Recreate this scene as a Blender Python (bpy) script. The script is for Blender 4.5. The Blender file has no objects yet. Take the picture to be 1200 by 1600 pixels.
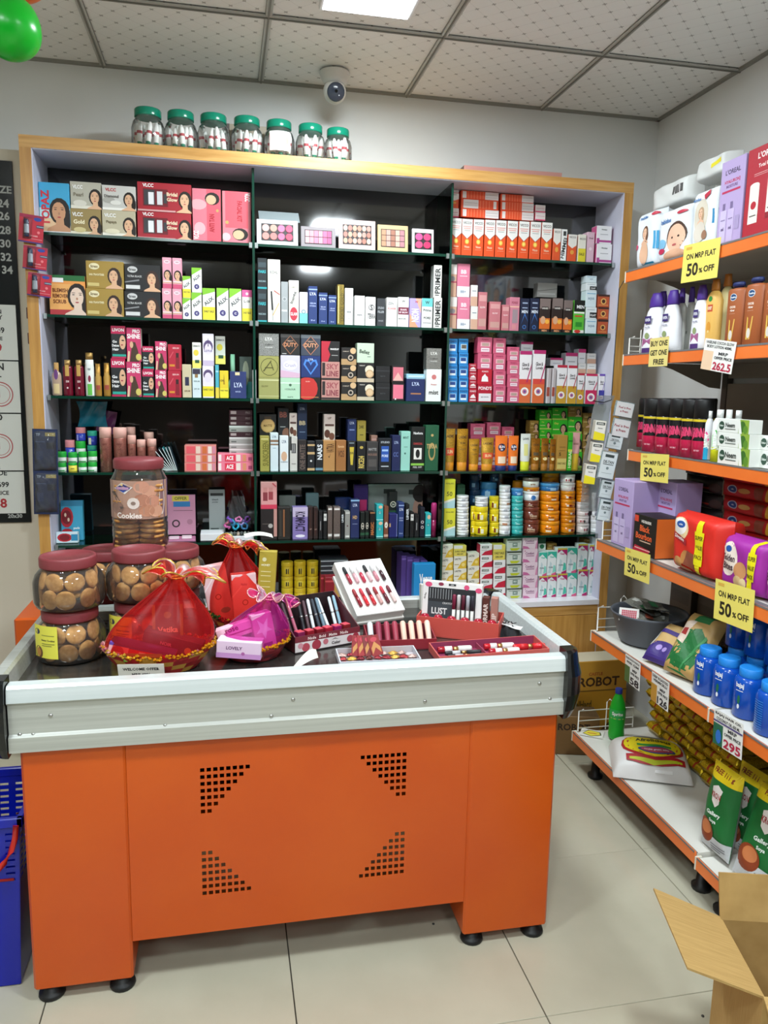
import bpy, bmesh, math, random
from mathutils import Vector, Matrix
random.seed(7)
C = bpy.context.scene.collection
PI = math.pi

# ---------------------------------------------------------------- camera, world, lamps, exposure
CAM = Vector((0.0, 0.0, 1.5)); FPX = 1201.33
_p, _y, _r = .1567, .2049, .0185
FW = Vector((math.sin(_y)*math.cos(_p), math.cos(_y)*math.cos(_p), -math.sin(_p)))
RI0 = Vector((math.cos(_y), -math.sin(_y), 0)); UP0 = RI0.cross(FW)
RI = math.cos(_r)*RI0 + math.sin(_r)*UP0
UP = -math.sin(_r)*RI0 + math.cos(_r)*UP0
cd = bpy.data.cameras.new('camera'); cam = bpy.data.objects.new('camera', cd); C.objects.link(cam)
cam.matrix_world = Matrix(((RI.x, UP.x, -FW.x, CAM.x), (RI.y, UP.y, -FW.y, CAM.y), (RI.z, UP.z, -FW.z, CAM.z), (0, 0, 0, 1)))
cd.sensor_fit = 'VERTICAL'; cd.sensor_height = 24.0; cd.lens = FPX/1600*24.0; cd.clip_start = 0.02
sc = bpy.context.scene
sc.camera = cam
w = bpy.data.worlds.new('world'); sc.world = w; w.use_nodes = True
w.node_tree.nodes['Background'].inputs[0].default_value = (.75, .82, .9, 1)
w.node_tree.nodes['Background'].inputs[1].default_value = 0.15
sc.view_settings.view_transform = 'Standard'; sc.view_settings.look = 'None'
sc.view_settings.gamma = 1.0; sc.view_settings.use_curve_mapping = False
sc.view_settings.exposure = 0.24
try:
    sc.cycles.use_denoising = True
    sc.cycles.max_bounces = 8; sc.cycles.transparent_max_bounces = 24
    sc.cycles.sample_clamp_indirect = 6
except Exception: pass
LIGHT_SPOTS = [(.46, 2.515, 23), (-.9, .9, 20), (.80, .8, 28), (-.35, -.3, 30), (.9, -1.2, 12), (-1.1, -1.9, 12)]

def P(u, v, x=None, y=None, z=None):
    """the point of the plane x=, y= or z= that the photo shows at u, v"""
    d = FW + RI*((u-600)/FPX) - UP*((v-800)/FPX)
    if x is not None: t = (x-CAM.x)/d.x
    elif y is not None: t = (y-CAM.y)/d.y
    else: t = (z-CAM.z)/d.z
    return CAM + d*t

# ---------------------------------------------------------------- materials
def lin(c): return c/12.92 if c <= .04045 else ((c+.055)/1.055)**2.4
def rgb(h): return tuple(lin(int(h[i:i+2], 16)/255) for i in (0, 2, 4)) + (1,)
_M = {}
def mat(key):
    """'e85a14' plain colour; suffixes: :g gloss, :m metal, :f foil, :r rough, :b bumpy cloth"""
    if not isinstance(key, str): return key
    if key in _M: return _M[key]
    h, _, s = key.partition(':')
    m = bpy.data.materials.new('paint_'+key.replace(':', '_')); m.use_nodes = True
    nt = m.node_tree; b = nt.nodes['Principled BSDF']
    b.inputs['Base Color'].default_value = rgb(h)
    b.inputs['Roughness'].default_value = {'': .5, 'g': .18, 'm': .3, 'f': .28, 'r': .85, 'b': .9}[s]
    b.inputs['Metallic'].default_value = {'m': .9, 'f': .65}.get(s, 0)
    n = nt.nodes.new('ShaderNodeTexNoise'); n.inputs['Scale'].default_value = 35 if s != 'b' else 400
    mr = nt.nodes.new('ShaderNodeMapRange')
    base = b.inputs['Roughness'].default_value
    mr.inputs['To Min'].default_value = base*.8; mr.inputs['To Max'].default_value = min(1, base*1.2)
    nt.links.new(n.outputs['Fac'], mr.inputs['Value']); nt.links.new(mr.outputs[0], b.inputs['Roughness'])
    if s in ('b', 'f'):
        bp = nt.nodes.new('ShaderNodeBump'); bp.inputs['Strength'].default_value = .3; bp.inputs['Distance'].default_value = .002
        nt.links.new(n.outputs['Fac'], bp.inputs['Height']); nt.links.new(bp.outputs[0], b.inputs['Normal'])
    _M[key] = m
    return m
def nodes_mat(name):
    m = bpy.data.materials.new(name); m.use_nodes = True
    return m, m.node_tree, m.node_tree.nodes['Principled BSDF']
def noise_color(name, c1, c2, scale, rough, bump=0, stretch=(1, 1, 1), detail=4, metallic=0, spec=.5):
    m, nt, b = nodes_mat(name)
    tc = nt.nodes.new('ShaderNodeTexCoord'); mp = nt.nodes.new('ShaderNodeMapping'); mp.inputs['Scale'].default_value = stretch
    n = nt.nodes.new('ShaderNodeTexNoise'); n.inputs['Scale'].default_value = scale; n.inputs['Detail'].default_value = detail
    r = nt.nodes.new('ShaderNodeValToRGB'); r.color_ramp.elements[0].position = .35; r.color_ramp.elements[1].position = .65
    r.color_ramp.elements[0].color = rgb(c1); r.color_ramp.elements[1].color = rgb(c2)
    nt.links.new(tc.outputs['Object'], mp.inputs[0]); nt.links.new(mp.outputs[0], n.inputs['Vector'])
    nt.links.new(n.outputs['Fac'], r.inputs[0]); nt.links.new(r.outputs[0], b.inputs['Base Color'])
    b.inputs['Roughness'].default_value = rough; b.inputs['Metallic'].default_value = metallic
    b.inputs['Specular IOR Level'].default_value = spec
    if bump:
        bp = nt.nodes.new('ShaderNodeBump'); bp.inputs['Strength'].default_value = bump; bp.inputs['Distance'].default_value = .003
        nt.links.new(n.outputs['Fac'], bp.inputs['Height']); nt.links.new(bp.outputs[0], b.inputs['Normal'])
    return m
def clear_mat(name, tint, body=0.0, bodycol='ffffff', rough=.03, ior=1.45, gloss=1.0):
    """thin clear sheet: see-through, mirrors a little, optionally a share of plain body colour"""
    m, nt, b = nodes_mat(name)
    out = nt.nodes['Material Output']
    tr = nt.nodes.new('ShaderNodeBsdfTransparent'); tr.inputs[0].default_value = rgb(tint)
    gl = nt.nodes.new('ShaderNodeBsdfGlossy'); gl.inputs['Roughness'].default_value = rough
    gl.inputs['Color'].default_value = (gloss, gloss, gloss, 1)
    fr = nt.nodes.new('ShaderNodeFresnel'); fr.inputs[0].default_value = ior
    mx = nt.nodes.new('ShaderNodeMixShader')
    nt.links.new(fr.outputs[0], mx.inputs[0]); nt.links.new(tr.outputs[0], mx.inputs[1]); nt.links.new(gl.outputs[0], mx.inputs[2])
    last = mx
    if body:
        b.inputs['Base Color'].default_value = rgb(bodycol); b.inputs['Roughness'].default_value = .4
        m2 = nt.nodes.new('ShaderNodeMixShader'); m2.inputs[0].default_value = body
        nt.links.new(mx.outputs[0], m2.inputs[1]); nt.links.new(b.outputs[0], m2.inputs[2]); last = m2
    nt.links.new(last.outputs[0], out.inputs['Surface'])
    return m
GLASS = clear_mat('shelf_glass', 'dcefe6')
PLASTIC = clear_mat('clear_plastic', 'fbfaf7', .03, 'ffffff', .05)
FILM = clear_mat('clear_film', 'f4f4f4', .08, 'e8eef0', .12)
GREYFILM = clear_mat('grey_film', 'd0d4d4', .45, 'b4b8b8', .15)
RED_NET = clear_mat('red_organza', 'ff9c90', .20, 'e81c24', .4, ior=1.15)
PINK_NET = clear_mat('pink_organza', 'f6b0e2', .20, 'd828a8', .4, ior=1.15)
GREEN_PET = clear_mat('green_bottle_plastic', '90ffa0', .62, '1ed83c', .05)
EDGE = mat('0b3a2c:g')
WOOD = noise_color('oak_laminate', 'b88440', 'cc9a52', 6, .35, 0, (12, 12, .8))
WOOD_H = noise_color('oak_laminate_across', 'c08c48', 'd8a864', 6, .35, 0, (.8, 12, 12))
LAV = noise_color('lavender_laminate', 'c6c6d8', 'd0d0e0', 3, .4)
WALL = noise_color('painted_wall', 'd9dad8', 'dfe0de', 2.2, .8, .08)
WALLP = noise_color('painted_pier', 'cfc6b4', 'd6cdbc', 2.2, .8, .08)
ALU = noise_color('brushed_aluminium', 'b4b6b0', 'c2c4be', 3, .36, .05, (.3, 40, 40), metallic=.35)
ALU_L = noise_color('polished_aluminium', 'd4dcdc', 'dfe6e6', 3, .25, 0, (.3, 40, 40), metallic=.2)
STEEL = noise_color('steel_bed', '5e5c58', '6e6c68', 4, .16, 0, (.3, 30, 30), metallic=.75)
ORANGE = noise_color('orange_powder_coat', 'c44c07', 'ca540a', 3, .3, .02)
RAIL = noise_color('orange_price_rail', 'e6702c', 'ee7c36', 5, .3)
TILE = noise_color('beige_floor_tile', 'b6b19d', 'c0bba7', 3.5, .16, 0, detail=8)
CARD = noise_color('brown_cardboard', 'a8864e', 'b8965c', 14, .85, .15, (1, 40, 1))
BACKGLASS, _nt, _b = nodes_mat('tinted_back_mirror')
_b.inputs['Base Color'].default_value = rgb('0a0c0d'); _b.inputs['Roughness'].default_value = .05; _b.inputs['IOR'].default_value = 1.9
_n = _nt.nodes.new('ShaderNodeTexNoise'); _n.inputs['Scale'].default_value = 1.5
_mr = _nt.nodes.new('ShaderNodeMapRange'); _mr.inputs['To Min'].default_value = .03; _mr.inputs['To Max'].default_value = .09
_nt.links.new(_n.outputs['Fac'], _mr.inputs['Value']); _nt.links.new(_mr.outputs[0], _b.inputs['Roughness'])
def emis(name, col, s):
    m, nt, b = nodes_mat(name)
    b.inputs['Emission Color'].default_value = rgb(col); b.inputs['Emission Strength'].default_value = s
    n = nt.nodes.new('ShaderNodeTexNoise'); mr = nt.nodes.new('ShaderNodeMapRange')
    mr.inputs['To Min'].default_value = s*.97; mr.inputs['To Max'].default_value = s*1.03
    nt.links.new(n.outputs['Fac'], mr.inputs['Value']); nt.links.new(mr.outputs[0], b.inputs['Emission Strength'])
    return m
LED = emis('lit_diffuser', 'eef6ff', 9)

# ---------------------------------------------------------------- mesh builder
_TX = {}
def text_geo(s, bold=True, res=2):
    if len(s) > 9 and res == 2: res = 1
    k = (s, bold, res)
    if k in _TX: return _TX[k]
    cu = bpy.data.curves.new('lettering', 'FONT'); cu.body = s; cu.size = 1; cu.resolution_u = res
    cu.offset = .030 if bold else .004
    o = bpy.data.objects.new('lettering', cu); C.objects.link(o)
    me = o.to_mesh()
    vs = [(v.co.x, v.co.y) for v in me.vertices]; fs = [tuple(p.vertices) for p in me.polygons]
    o.to_mesh_clear(); bpy.data.objects.remove(o); bpy.data.curves.remove(cu)
    if vs:
        x0 = min(v[0] for v in vs); x1 = max(v[0] for v in vs); y0 = min(v[1] for v in vs); y1 = max(v[1] for v in vs)
        hh = max(y1-y0, 1e-6); vs = [((v[0]-(x0+x1)/2)/hh, (v[1]-(y0+y1)/2)/hh) for v in vs]; wd = (x1-x0)/hh
    else: wd = 1
    _TX[k] = (vs, fs, wd); return _TX[k]

class MB:
    def __init__(s): s.v = []; s.f = []; s.m = []; s.ms = []; s.T = None; s.smooth = []
    def mi(s, m):
        m = mat(m)
        if m not in s.ms: s.ms.append(m)
        return s.ms.index(m)
    def add(s, vs, fs, m, smooth=False):
        b = len(s.v)
        s.v += [tuple(s.T @ Vector(v)) if s.T else tuple(v) for v in vs]
        i = s.mi(m) if not isinstance(m, list) else None
        for k, f in enumerate(fs):
            s.f.append(tuple(b+j for j in f)); s.m.append(i if i is not None else s.mi(m[k])); s.smooth.append(smooth)
        return s
    def box(s, x0, x1, y0, y1, z0, z1, m, bev=0):
        """m: one material or [bottom, top, front(-y), right, back, left]"""
        if not bev:
            vs = [(x0,y0,z0),(x1,y0,z0),(x1,y1,z0),(x0,y1,z0),(x0,y0,z1),(x1,y0,z1),(x1,y1,z1),(x0,y1,z1)]
            fs = [(0,3,2,1),(4,5,6,7),(0,1,5,4),(1,2,6,5),(2,3,7,6),(3,0,4,7)]
            return s.add(vs, fs, m)
        b = bev; vs = []; fs = []
        for z, e in ((z0, b), (z0+b, 0), (z1-b, 0), (z1, b)):
            for px_, py_, sx, sy in ((x0, y0, 1, 1), (x1, y0, -1, 1), (x1, y1, -1, -1), (x0, y1, 1, -1)):
                if e: vs += [(px_+sx*b, py_+sy*b, z)]*2
                elif (sx, sy) in ((1, 1), (-1, -1)): vs += [(px_, py_+sy*b, z), (px_+sx*b, py_, z)]
                else: vs += [(px_+sx*b, py_, z), (px_, py_+sy*b, z)]
        for r in range(3):
            for k in range(8): fs.append((r*8+k, r*8+(k+1) % 8, (r+1)*8+(k+1) % 8, (r+1)*8+k))
        fs += [(6, 4, 2, 0), (24, 26, 28, 30)]
        return s.add(vs, fs, m if not isinstance(m, list) else m[2])
    def lathe(s, prof, m, n=20, c=(0, 0), sy=1.0, cap=True, ripple=None):
        """prof: [(r, z, material?)...]"""
        vs = []; fs = []; ms = []
        for r, z, *_ in prof:
            for k in range(n):
                a = 2*PI*k/n; rr = r*(1+(ripple(a, z) if ripple else 0))
                vs.append((c[0]+rr*math.cos(a), c[1]+rr*sy*math.sin(a), z))
        for i in range(len(prof)-1):
            mm = prof[i][2] if len(prof[i]) > 2 else m
            for k in range(n):
                fs.append((i*n+k, i*n+(k+1) % n, (i+1)*n+(k+1) % n, (i+1)*n+k)); ms.append(mm)
        if cap:
            fs.append(tuple(range(n-1, -1, -1))); ms.append(m if len(prof[0]) < 3 else prof[0][2])
            fs.append(tuple((len(prof)-1)*n+k for k in range(n))); ms.append(m if len(prof[-1]) < 3 else prof[-1][2])
        b = len(s.v); s.add(vs, fs, ms)
        for j in range(len(fs) - (2 if cap else 0)): s.smooth[len(s.f)-len(fs)+j] = True
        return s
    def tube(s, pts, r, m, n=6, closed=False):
        pts = [Vector(p) for p in pts]; N = len(pts); vs = []; fs = []
        for i, p in enumerate(pts):
            a = pts[(i+1) % N] if (closed or i < N-1) else p; b = pts[i-1] if (closed or i > 0) else p
            t = (a-b).normalized(); q = Vector((0, 0, 1)) if abs(t.z) < .9 else Vector((1, 0, 0))
            e1 = t.cross(q).normalized(); e2 = t.cross(e1)
            for k in range(n):
                an = 2*PI*k/n; vs.append(tuple(p+(e1*math.cos(an)+e2*math.sin(an))*r))
        for i in range(N if closed else N-1):
            j = (i+1) % N
            for k in range(n): fs.append((i*n+k, i*n+(k+1) % n, j*n+(k+1) % n, j*n+k))
        if not closed: fs += [tuple(range(n)), tuple((N-1)*n+k for k in range(n-1, -1, -1))]
        return s.add(vs, fs, m, True)
    def sheet(s, fn, nu, nv, m, smooth=True, keep=None):
        vs = [fn(i/nu, j/nv) for j in range(nv+1) for i in range(nu+1)]
        fs = [(j*(nu+1)+i, j*(nu+1)+i+1, (j+1)*(nu+1)+i+1, (j+1)*(nu+1)+i) for j in range(nv) for i in range(nu) if keep is None or keep(i, j)]
        return s.add(vs, fs, m, smooth)
    def art(s, ops, w, h, fn):
        """flat print. fn(x, z, layer) -> point, x in [-w/2, w/2], z in [0, h]"""
        L = 1
        fn0 = fn
        def fn(x, z, L): return fn0(max(-w/2, min(w/2, x)), max(0, min(h, z)), L)
        fn.curved = getattr(fn0, 'curved', False); fn.grid = getattr(fn0, 'grid', False)
        grid = getattr(fn, 'grid', False)
        def seg(x0, y0, x1, y1, col, L):
            if grid:
                a_ = max(1, int(abs(x1-x0)*16)); c_ = max(1, int(abs(y1-y0)*20))
                s.add([fn((x0+(x1-x0)*i/a_-.5)*w, (y0+(y1-y0)*j/c_)*h, L) for j in range(c_+1) for i in range(a_+1)],
                      [(j*(a_+1)+i, j*(a_+1)+i+1, (j+1)*(a_+1)+i+1, (j+1)*(a_+1)+i) for j in range(c_) for i in range(a_)], col); return
            n = 1 if not getattr(fn, 'curved', False) else max(1, int(abs(x1-x0)*12))
            vs = []; fs = []
            for k in range(n+1):
                x = (x0+(x1-x0)*k/n-.5)*w; vs += [fn(x, y0*h, L), fn(x, y1*h, L)]
            for k in range(n): fs.append((2*k, 2*k+2, 2*k+3, 2*k+1))
            s.add(vs, fs, col)
        def ell(cx, cy, rx, ry, col, L, n=14):
            if grid:
                R_ = 5; vs = [fn((cx-.5)*w, cy*h, L)]; fs = []; n = 20
                for q in range(1, R_+1): vs += [fn((cx+rx*q/R_*math.cos(2*PI*k/n)-.5)*w, (cy+ry*q/R_*math.sin(2*PI*k/n))*h, L) for k in range(n)]
                fs += [(0, 1+k, 1+(k+1) % n) for k in range(n)]
                for q in range(R_-1): fs += [(1+q*n+k, 1+(q+1)*n+k, 1+(q+1)*n+(k+1) % n, 1+q*n+(k+1) % n) for k in range(n)]
                s.add(vs, fs, col); return
            vs = [fn((cx+rx*math.cos(2*PI*k/n)-.5)*w, (cy+ry*math.sin(2*PI*k/n))*h, L) for k in range(n)]
            s.add(vs, [tuple(range(n))], col)
        for op in ops:
            k = op[0]
            if k == 'r': seg(*op[1:6], L)
            elif k == 'e': ell(*op[1:6], L)
            elif k == 'c': # circle, radius as share of width
                ell(op[1], op[2], op[3], op[3]*w/h, op[4], L)
            elif k == 'p':
                if grid:
                    pp = op[1]; cx_ = sum(q[0] for q in pp)/len(pp); cy_ = sum(q[1] for q in pp)/len(pp); N_ = 5; vs = [fn((cx_-.5)*w, cy_*h, L)]; fs = []
                    ed = [(pp[i][0]+(pp[(i+1) % len(pp)][0]-pp[i][0])*t/4, pp[i][1]+(pp[(i+1) % len(pp)][1]-pp[i][1])*t/4) for i in range(len(pp)) for t in range(4)]; n = len(ed)
                    for q in range(1, N_+1): vs += [fn((cx_+(x-cx_)*q/N_-.5)*w, (cy_+(y-cy_)*q/N_)*h, L) for x, y in ed]
                    fs += [(0, 1+k_, 1+(k_+1) % n) for k_ in range(n)]
                    for q in range(N_-1): fs += [(1+q*n+k_, 1+(q+1)*n+k_, 1+(q+1)*n+(k_+1) % n, 1+q*n+(k_+1) % n) for k_ in range(n)]
                    s.add(vs, fs, op[2])
                else: s.add([fn((x-.5)*w, y*h, L) for x, y in op[1]], [tuple(range(len(op[1])))], op[2])
            elif k in ('t', 'T'):
                fit = k == 'T'
                _, tx, cx, cy, hh, col, *rest = op
                mw = rest[0] if rest else .9; rot = rest[1] if len(rest) > 1 else 0
                vs, fs, wd = text_geo(tx, res=3 if fit else 2)
                H_ = hh*h; sx = 1
                if abs(rot) > 45:
                    H_ = min(H_, .66*w); sx = min(1.25, mw*h/(wd*H_))
                elif wd*H_ > mw*w or fit: sx = mw*w/(wd*H_)
                ca, sa = math.cos(math.radians(rot)), math.sin(math.radians(rot)); pts = []
                for x, y in vs:
                    X, Y = x*H_*sx, y*H_
                    pts.append(fn((cx-.5)*w+X*ca-Y*sa, cy*h+X*sa+Y*ca, L))
                s.add(pts, fs, col)
            elif k == 'f': # portrait: cx, cy, size as share of height, hair colour, skin colour
                _, cx, cy, sz, hair, skin = op; q = h/w
                e = lambda dx, dy, rx, ry, c: (ell(cx+dx*sz*q, cy+dy*sz, rx*sz*q, ry*sz, c, L), None)
                e(0, .03, .25, .33, hair); L += 1
                e(.13, -.16, .17, .30, hair); L += 1
                s.add([fn((cx+x*sz*q-.5)*w, (cy+y*sz)*h, L) for x, y in ((-.34, -.5), (.34, -.5), (.3, -.4), (.1, -.3), (.09, -.12), (-.09, -.12), (-.1, -.3), (-.3, -.4))], [tuple(range(8))], skin); L += 1
                e(-.02, .01, .165, .245, skin); L += 1
                for dx in (-.1, .07): e(dx, .07, .034, .012, '3a2a22')
                for dx in (-.1, .07): e(dx, .115, .05, .008, '5a4034')
                e(-.015, -.03, .025, .035, 'b98468'); e(-.015, -.12, .045, .018, 'b8484a')
            L += 1
        return s
    def front(s, ops, w, h, y, z0=0, x0=0):
        """print on a face looking to -y"""
        return s.art(ops, w, h, lambda x, z, L: (x0+x, y-.00012*L, z0+z))
    def wrap(s, ops, w, h, r, z0=0, sy=1.0):
        def fn(x, z, L):
            a = x/r; rr = r+.0004+.00012*L
            return (rr*math.sin(a), -rr*sy*math.cos(a), z0+z)
        fn.curved = True
        return s.art(ops, w, h, fn)
    def mesh(s, name='mesh'):
        me = bpy.data.meshes.new(name); me.from_pydata(s.v, [], s.f)
        for m in s.ms: me.materials.append(m)
        me.polygons.foreach_set('material_index', s.m); me.polygons.foreach_set('use_smooth', s.smooth)
        me.update(); return me
    def obj(s, name, parent=None, loc=None, rot=None, kind=None):
        return place(s.mesh(name), name, parent, loc, rot, kind)
def place(me, name, parent=None, loc=None, rot=None, kind=None):
    o = bpy.data.objects.new(name, me); C.objects.link(o)
    if parent: o.parent = parent
    if loc is not None: o.location = loc
    if rot is not None: o.rotation_euler = rot if hasattr(rot, '__len__') else (0, 0, rot)
    if kind: o['kind'] = kind
    return o
def tag(o, label, cat, group=None):
    o['label'] = label; o['category'] = cat
    if group: o['group'] = group
    return o
def empty(name, label, cat, loc=(0, 0, 0), rot=None, group=None):
    o = bpy.data.objects.new(name, None); C.objects.link(o); o.location = loc; o.empty_display_size = .05
    if rot is not None: o.rotation_euler = rot if hasattr(rot, '__len__') else (0, 0, rot)
    return tag(o, label, cat, group)
def struct(b, name, **k):
    return b.obj(name, kind='structure', **k)

# ---------------------------------------------------------------- the room
ZC = 2.72; YB = 3.372; XR = 1.931; XL = -2.4; YF = -3.6
fl = struct(MB().box(XL-.1, XR+.1, YF-.1, YB+.1, -.12, -.010, mat('55524c:r')), 'floor')
tile_me = MB().box(.0015, .5985, .0015, .5985, -.010, 0, TILE, .0012).mesh('floor_tile')
for i in range(-6, 2):
    for j in range(-6, 3):
        x = 1.3486+.6*i-0.0; y = 2.14+.5985*j
        if x+.3 > XR: continue
        place(tile_me, 'floor_tile', fl, (x, y, 0))
edge_me = MB().box(.0015, XR-1.9486-.0+.0, .0015, .5985, -.010, 0, TILE).mesh('floor_tile') if XR > 1.95 else None
wb = struct(MB().box(XL, XR+.1, YB, YB+.1, 0, ZC+.1, WALL), 'wall_back')
struct(MB().box(XR, XR+.1, YF, YB, 0, ZC+.1, WALL), 'wall_right')
struct(MB().box(XL-.1, XL, YF, YB, 0, ZC+.1, noise_color('left_wall_paint', 'b8b4a8', 'c0bcb0', 2, .8)), 'wall_left')
struct(MB().box(XL, XR, YF-.1, YF, 0, ZC+.1, noise_color('shopfront_dark', '3a3028', '5a4a3c', 1.5, .4)), 'wall_front')
struct(MB().box(XL, -.706, 3.2, YB, 0, 2.345, WALLP), 'wall_pier')
# ceiling: backing slab, quilted vinyl tiles, T bars
ceil = struct(MB().box(XL-.1, XR+.1, YF-.1, YB+.1, ZC+.022, ZC+.12, mat('c8c6be:r')), 'ceiling')
QT, nt, b = nodes_mat('quilted_ceiling_tile')
tc = nt.nodes.new('ShaderNodeTexCoord'); sp = nt.nodes.new('ShaderNodeSeparateXYZ'); nt.links.new(tc.outputs['Object'], sp.inputs[0])
def mth(op, a, b_=None, c=None):
    n = nt.nodes.new('ShaderNodeMath'); n.operation = op
    for i, q in enumerate((a, b_, c)):
        if q is None: continue
        if isinstance(q, (int, float)): n.inputs[i].default_value = q
        else: nt.links.new(q, n.inputs[i])
    return n.outputs[0]
s_, d_ = mth('ADD', sp.outputs[0], sp.outputs[1]), mth('SUBTRACT', sp.outputs[0], sp.outputs[1])
ps, pd = mth('PINGPONG', s_, .0425), mth('PINGPONG', d_, .0425)
near_s, near_d = mth('LESS_THAN', ps, .0036), mth('LESS_THAN', pd, .0036)
arm_s, arm_d = mth('LESS_THAN', ps, .0105), mth('LESS_THAN', pd, .0105)
cross = mth('MAXIMUM', mth('MULTIPLY', near_s, arm_d), mth('MULTIPLY', near_d, arm_s))
line = mth('MAXIMUM', mth('LESS_THAN', ps, .0012), mth('LESS_THAN', pd, .0012))
fac = mth('ADD', mth('MULTIPLY', cross, .55), mth('MULTIPLY', line, .17))
mx = nt.nodes.new('ShaderNodeMix'); mx.data_type = 'RGBA'
mx.inputs[6].default_value = rgb('eaeae8'); mx.inputs[7].default_value = rgb('6a6862')
nt.links.new(fac, mx.inputs[0]); nt.links.new(mx.outputs[2], b.inputs['Base Color'])
bp = nt.nodes.new('ShaderNodeBump'); bp.inputs['Strength'].default_value = .25; bp.inputs['Distance'].default_value = .002
nt.links.new(mth('MULTIPLY', ps, 20), bp.inputs['Height']); nt.links.new(bp.outputs[0], b.inputs['Normal'])
b.inputs['Roughness'].default_value = .55
BAR = mat('b9b8b2:g')
xs = [.1605+.6035*k for k in range(-5, 3)] + [XR]; xs[-2] = 1.368
ys = [YB, 2.808] + [2.808-.5985*k for k in range(1, 12)]
for i in range(len(xs)-1):
    for j in range(len(ys)-1):
        if xs[i] < XL or ys[j+1] < YF: continue
        a, c_ = xs[i]+.012, xs[i+1]-.012; e, f_ = ys[j+1]+.012, ys[j]-.012
        MB().box(0, c_-a, 0, f_-e, 0, .012, QT).obj('ceiling_tile', ceil, (a, e, ZC+.006))
for x in xs[:-1]:
    if x > XL: MB().box(x-.011, x+.011, YF, YB, ZC-.002, ZC+.004, BAR).box(x-.003, x+.003, YF, YB, ZC-.006, ZC-.002, mat('77766f')).obj('grid_bar', ceil)
for y in ys[1:]:
    if y > YF: MB().box(XL, XR, y-.011, y+.011, ZC-.003, ZC+.003, BAR).box(XL, XR, y-.003, y+.003, ZC-.007, ZC-.003, mat('77766f')).obj('grid_bar', ceil)
MB().box(XL, XR, YB-.016, YB, ZC-.004, ZC+.01, mat('8a8982')).box(XR-.016, XR, YF, YB, ZC-.004, ZC+.01, mat('8a8982')).obj('edge_trim', ceil)
for n_, (x, y, e) in enumerate(LIGHT_SPOTS):
    l = empty('ceiling_light', 'square white LED panel glowing on the ceiling above the counter' if n_ == 0 else
              ['', 'LED ceiling panel left of the counter, outside the view', 'LED ceiling panel right of and in front of the counter', 'LED ceiling panel overhead, nearest the viewer', 'LED ceiling panel behind the viewer to the right', 'LED ceiling panel behind the viewer to the left'][n_], 'light', (x, y, ZC-.008))
    MB().box(-.15, .15, -.15, .15, -.018, 0, mat('e8e8e8'), .003).obj('frame', l)
    MB().box(-.138, .138, -.138, .138, -.0195, -.0185, LED).obj('diffuser', l)
    ld = bpy.data.lights.new('lamp', 'AREA'); ld.energy = e; ld.size = .27; ld.color = (.87, .965, 1.0)
    lo = bpy.data.objects.new('lamp', ld); C.objects.link(lo); lo.parent = l; lo.location = (0, 0, -.022)

# ---------------------------------------------------------------- the wall cabinet
ZS = {1: 2.0526, 2: 1.7584, 3: 1.4578, 4: 1.1652, 5: .8793, 6: .5868}
CX0, CX1, CY0, CY1, CZ = -.703, 1.682, 3.10, 3.362, 2.373
D1, D2 = .1173, .9088
cab = empty('display_cabinet', 'tall oak-framed wall cabinet with glass shelves and dark mirrored back', 'cabinet', (0, 0, 0))
MB().box(CX0, CX0+.040, CY0, CY1, 0, CZ-.042, [WOOD, WOOD, WOOD, LAV, WOOD, WOOD]).obj('side_panel', cab)
MB().box(CX1-.040, CX1, CY0, CY1, 0, CZ-.042, [WOOD, WOOD, WOOD, WOOD, WOOD, LAV]).obj('side_panel', cab)
MB().box(CX0, CX1, CY0, CY1, CZ-.042, CZ, [LAV, WOOD_H, WOOD_H, WOOD, WOOD, WOOD]).obj('top_panel', cab)
# pale liner set behind the frame edge
MB().box(CX0+.040, CX0+.043, CY0+.004, CY1-.01, .58, CZ-.042, LAV).box(CX1-.043, CX1-.040, CY0+.004, CY1-.01, .58, CZ-.042, LAV)\
    .box(CX0+.043, CX1-.043, CY0+.004, CY1-.01, CZ-.045, CZ-.042, LAV).obj('liner', cab)
MB().box(CX0+.043, CX1-.043, CY1-.014, CY1-.004, .5, CZ-.045, BACKGLASS).obj('back_panel', cab)
MB().box(CX0+.040, CX1-.040, CY0-.004, CY1, ZS[6]-.022, ZS[6], mat('eceaf0:g')).obj('bottom_board', cab)
MB().box(CX0+.040, CX1-.040, CY0+.006, CY0+.024, ZS[6]-.068, ZS[6]-.022, WOOD_H).obj('rail', cab)
dx = [CX0+.040, -.28, .14, .55, .98, 1.335, CX1-.040]
for i in range(6):
    d = MB().box(dx[i]+.0015, dx[i+1]-.0015, CY0+.004, CY0+.022, .09, ZS[6]-.071, WOOD, .001).obj('door', cab)
    MB().tube([(dx[i]+.03, CY0+.004, .42), (dx[i]+.03, CY0-.02, .42), (dx[i]+.03, CY0-.02, .34), (dx[i]+.03, CY0+.004, .34)], .004, 'a8a8a8:m').obj('handle', d)
MB().box(CX0+.04, CX1-.04, CY0+.03, CY0+.05, 0, .09, mat('4a3a28')).obj('plinth', cab)
bays = [(CX0+.046, D1-.005), (D1+.005, D2-.005), (D2+.005, CX1-.046)]
SF = CY0+.038
for k in range(1, 6):
    for (a, c_) in bays:
        MB().box(a, c_, SF, CY1-.016, ZS[k]-.010, ZS[k], [GLASS, GLASS, EDGE, EDGE, EDGE, EDGE]).obj('glass_shelf', cab)
        for xx in (a+.006, c_-.006):
            MB().box(xx-.006, xx+.006, SF+.004, SF+.018, ZS[k]-.017, ZS[k]-.0102, 'a9b0ae:m').box(xx-.006, xx+.006, SF-.0015, SF+.004, ZS[k]-.017, ZS[k]+.003, 'a9b0ae:m').obj('shelf_clip', cab)
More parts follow.
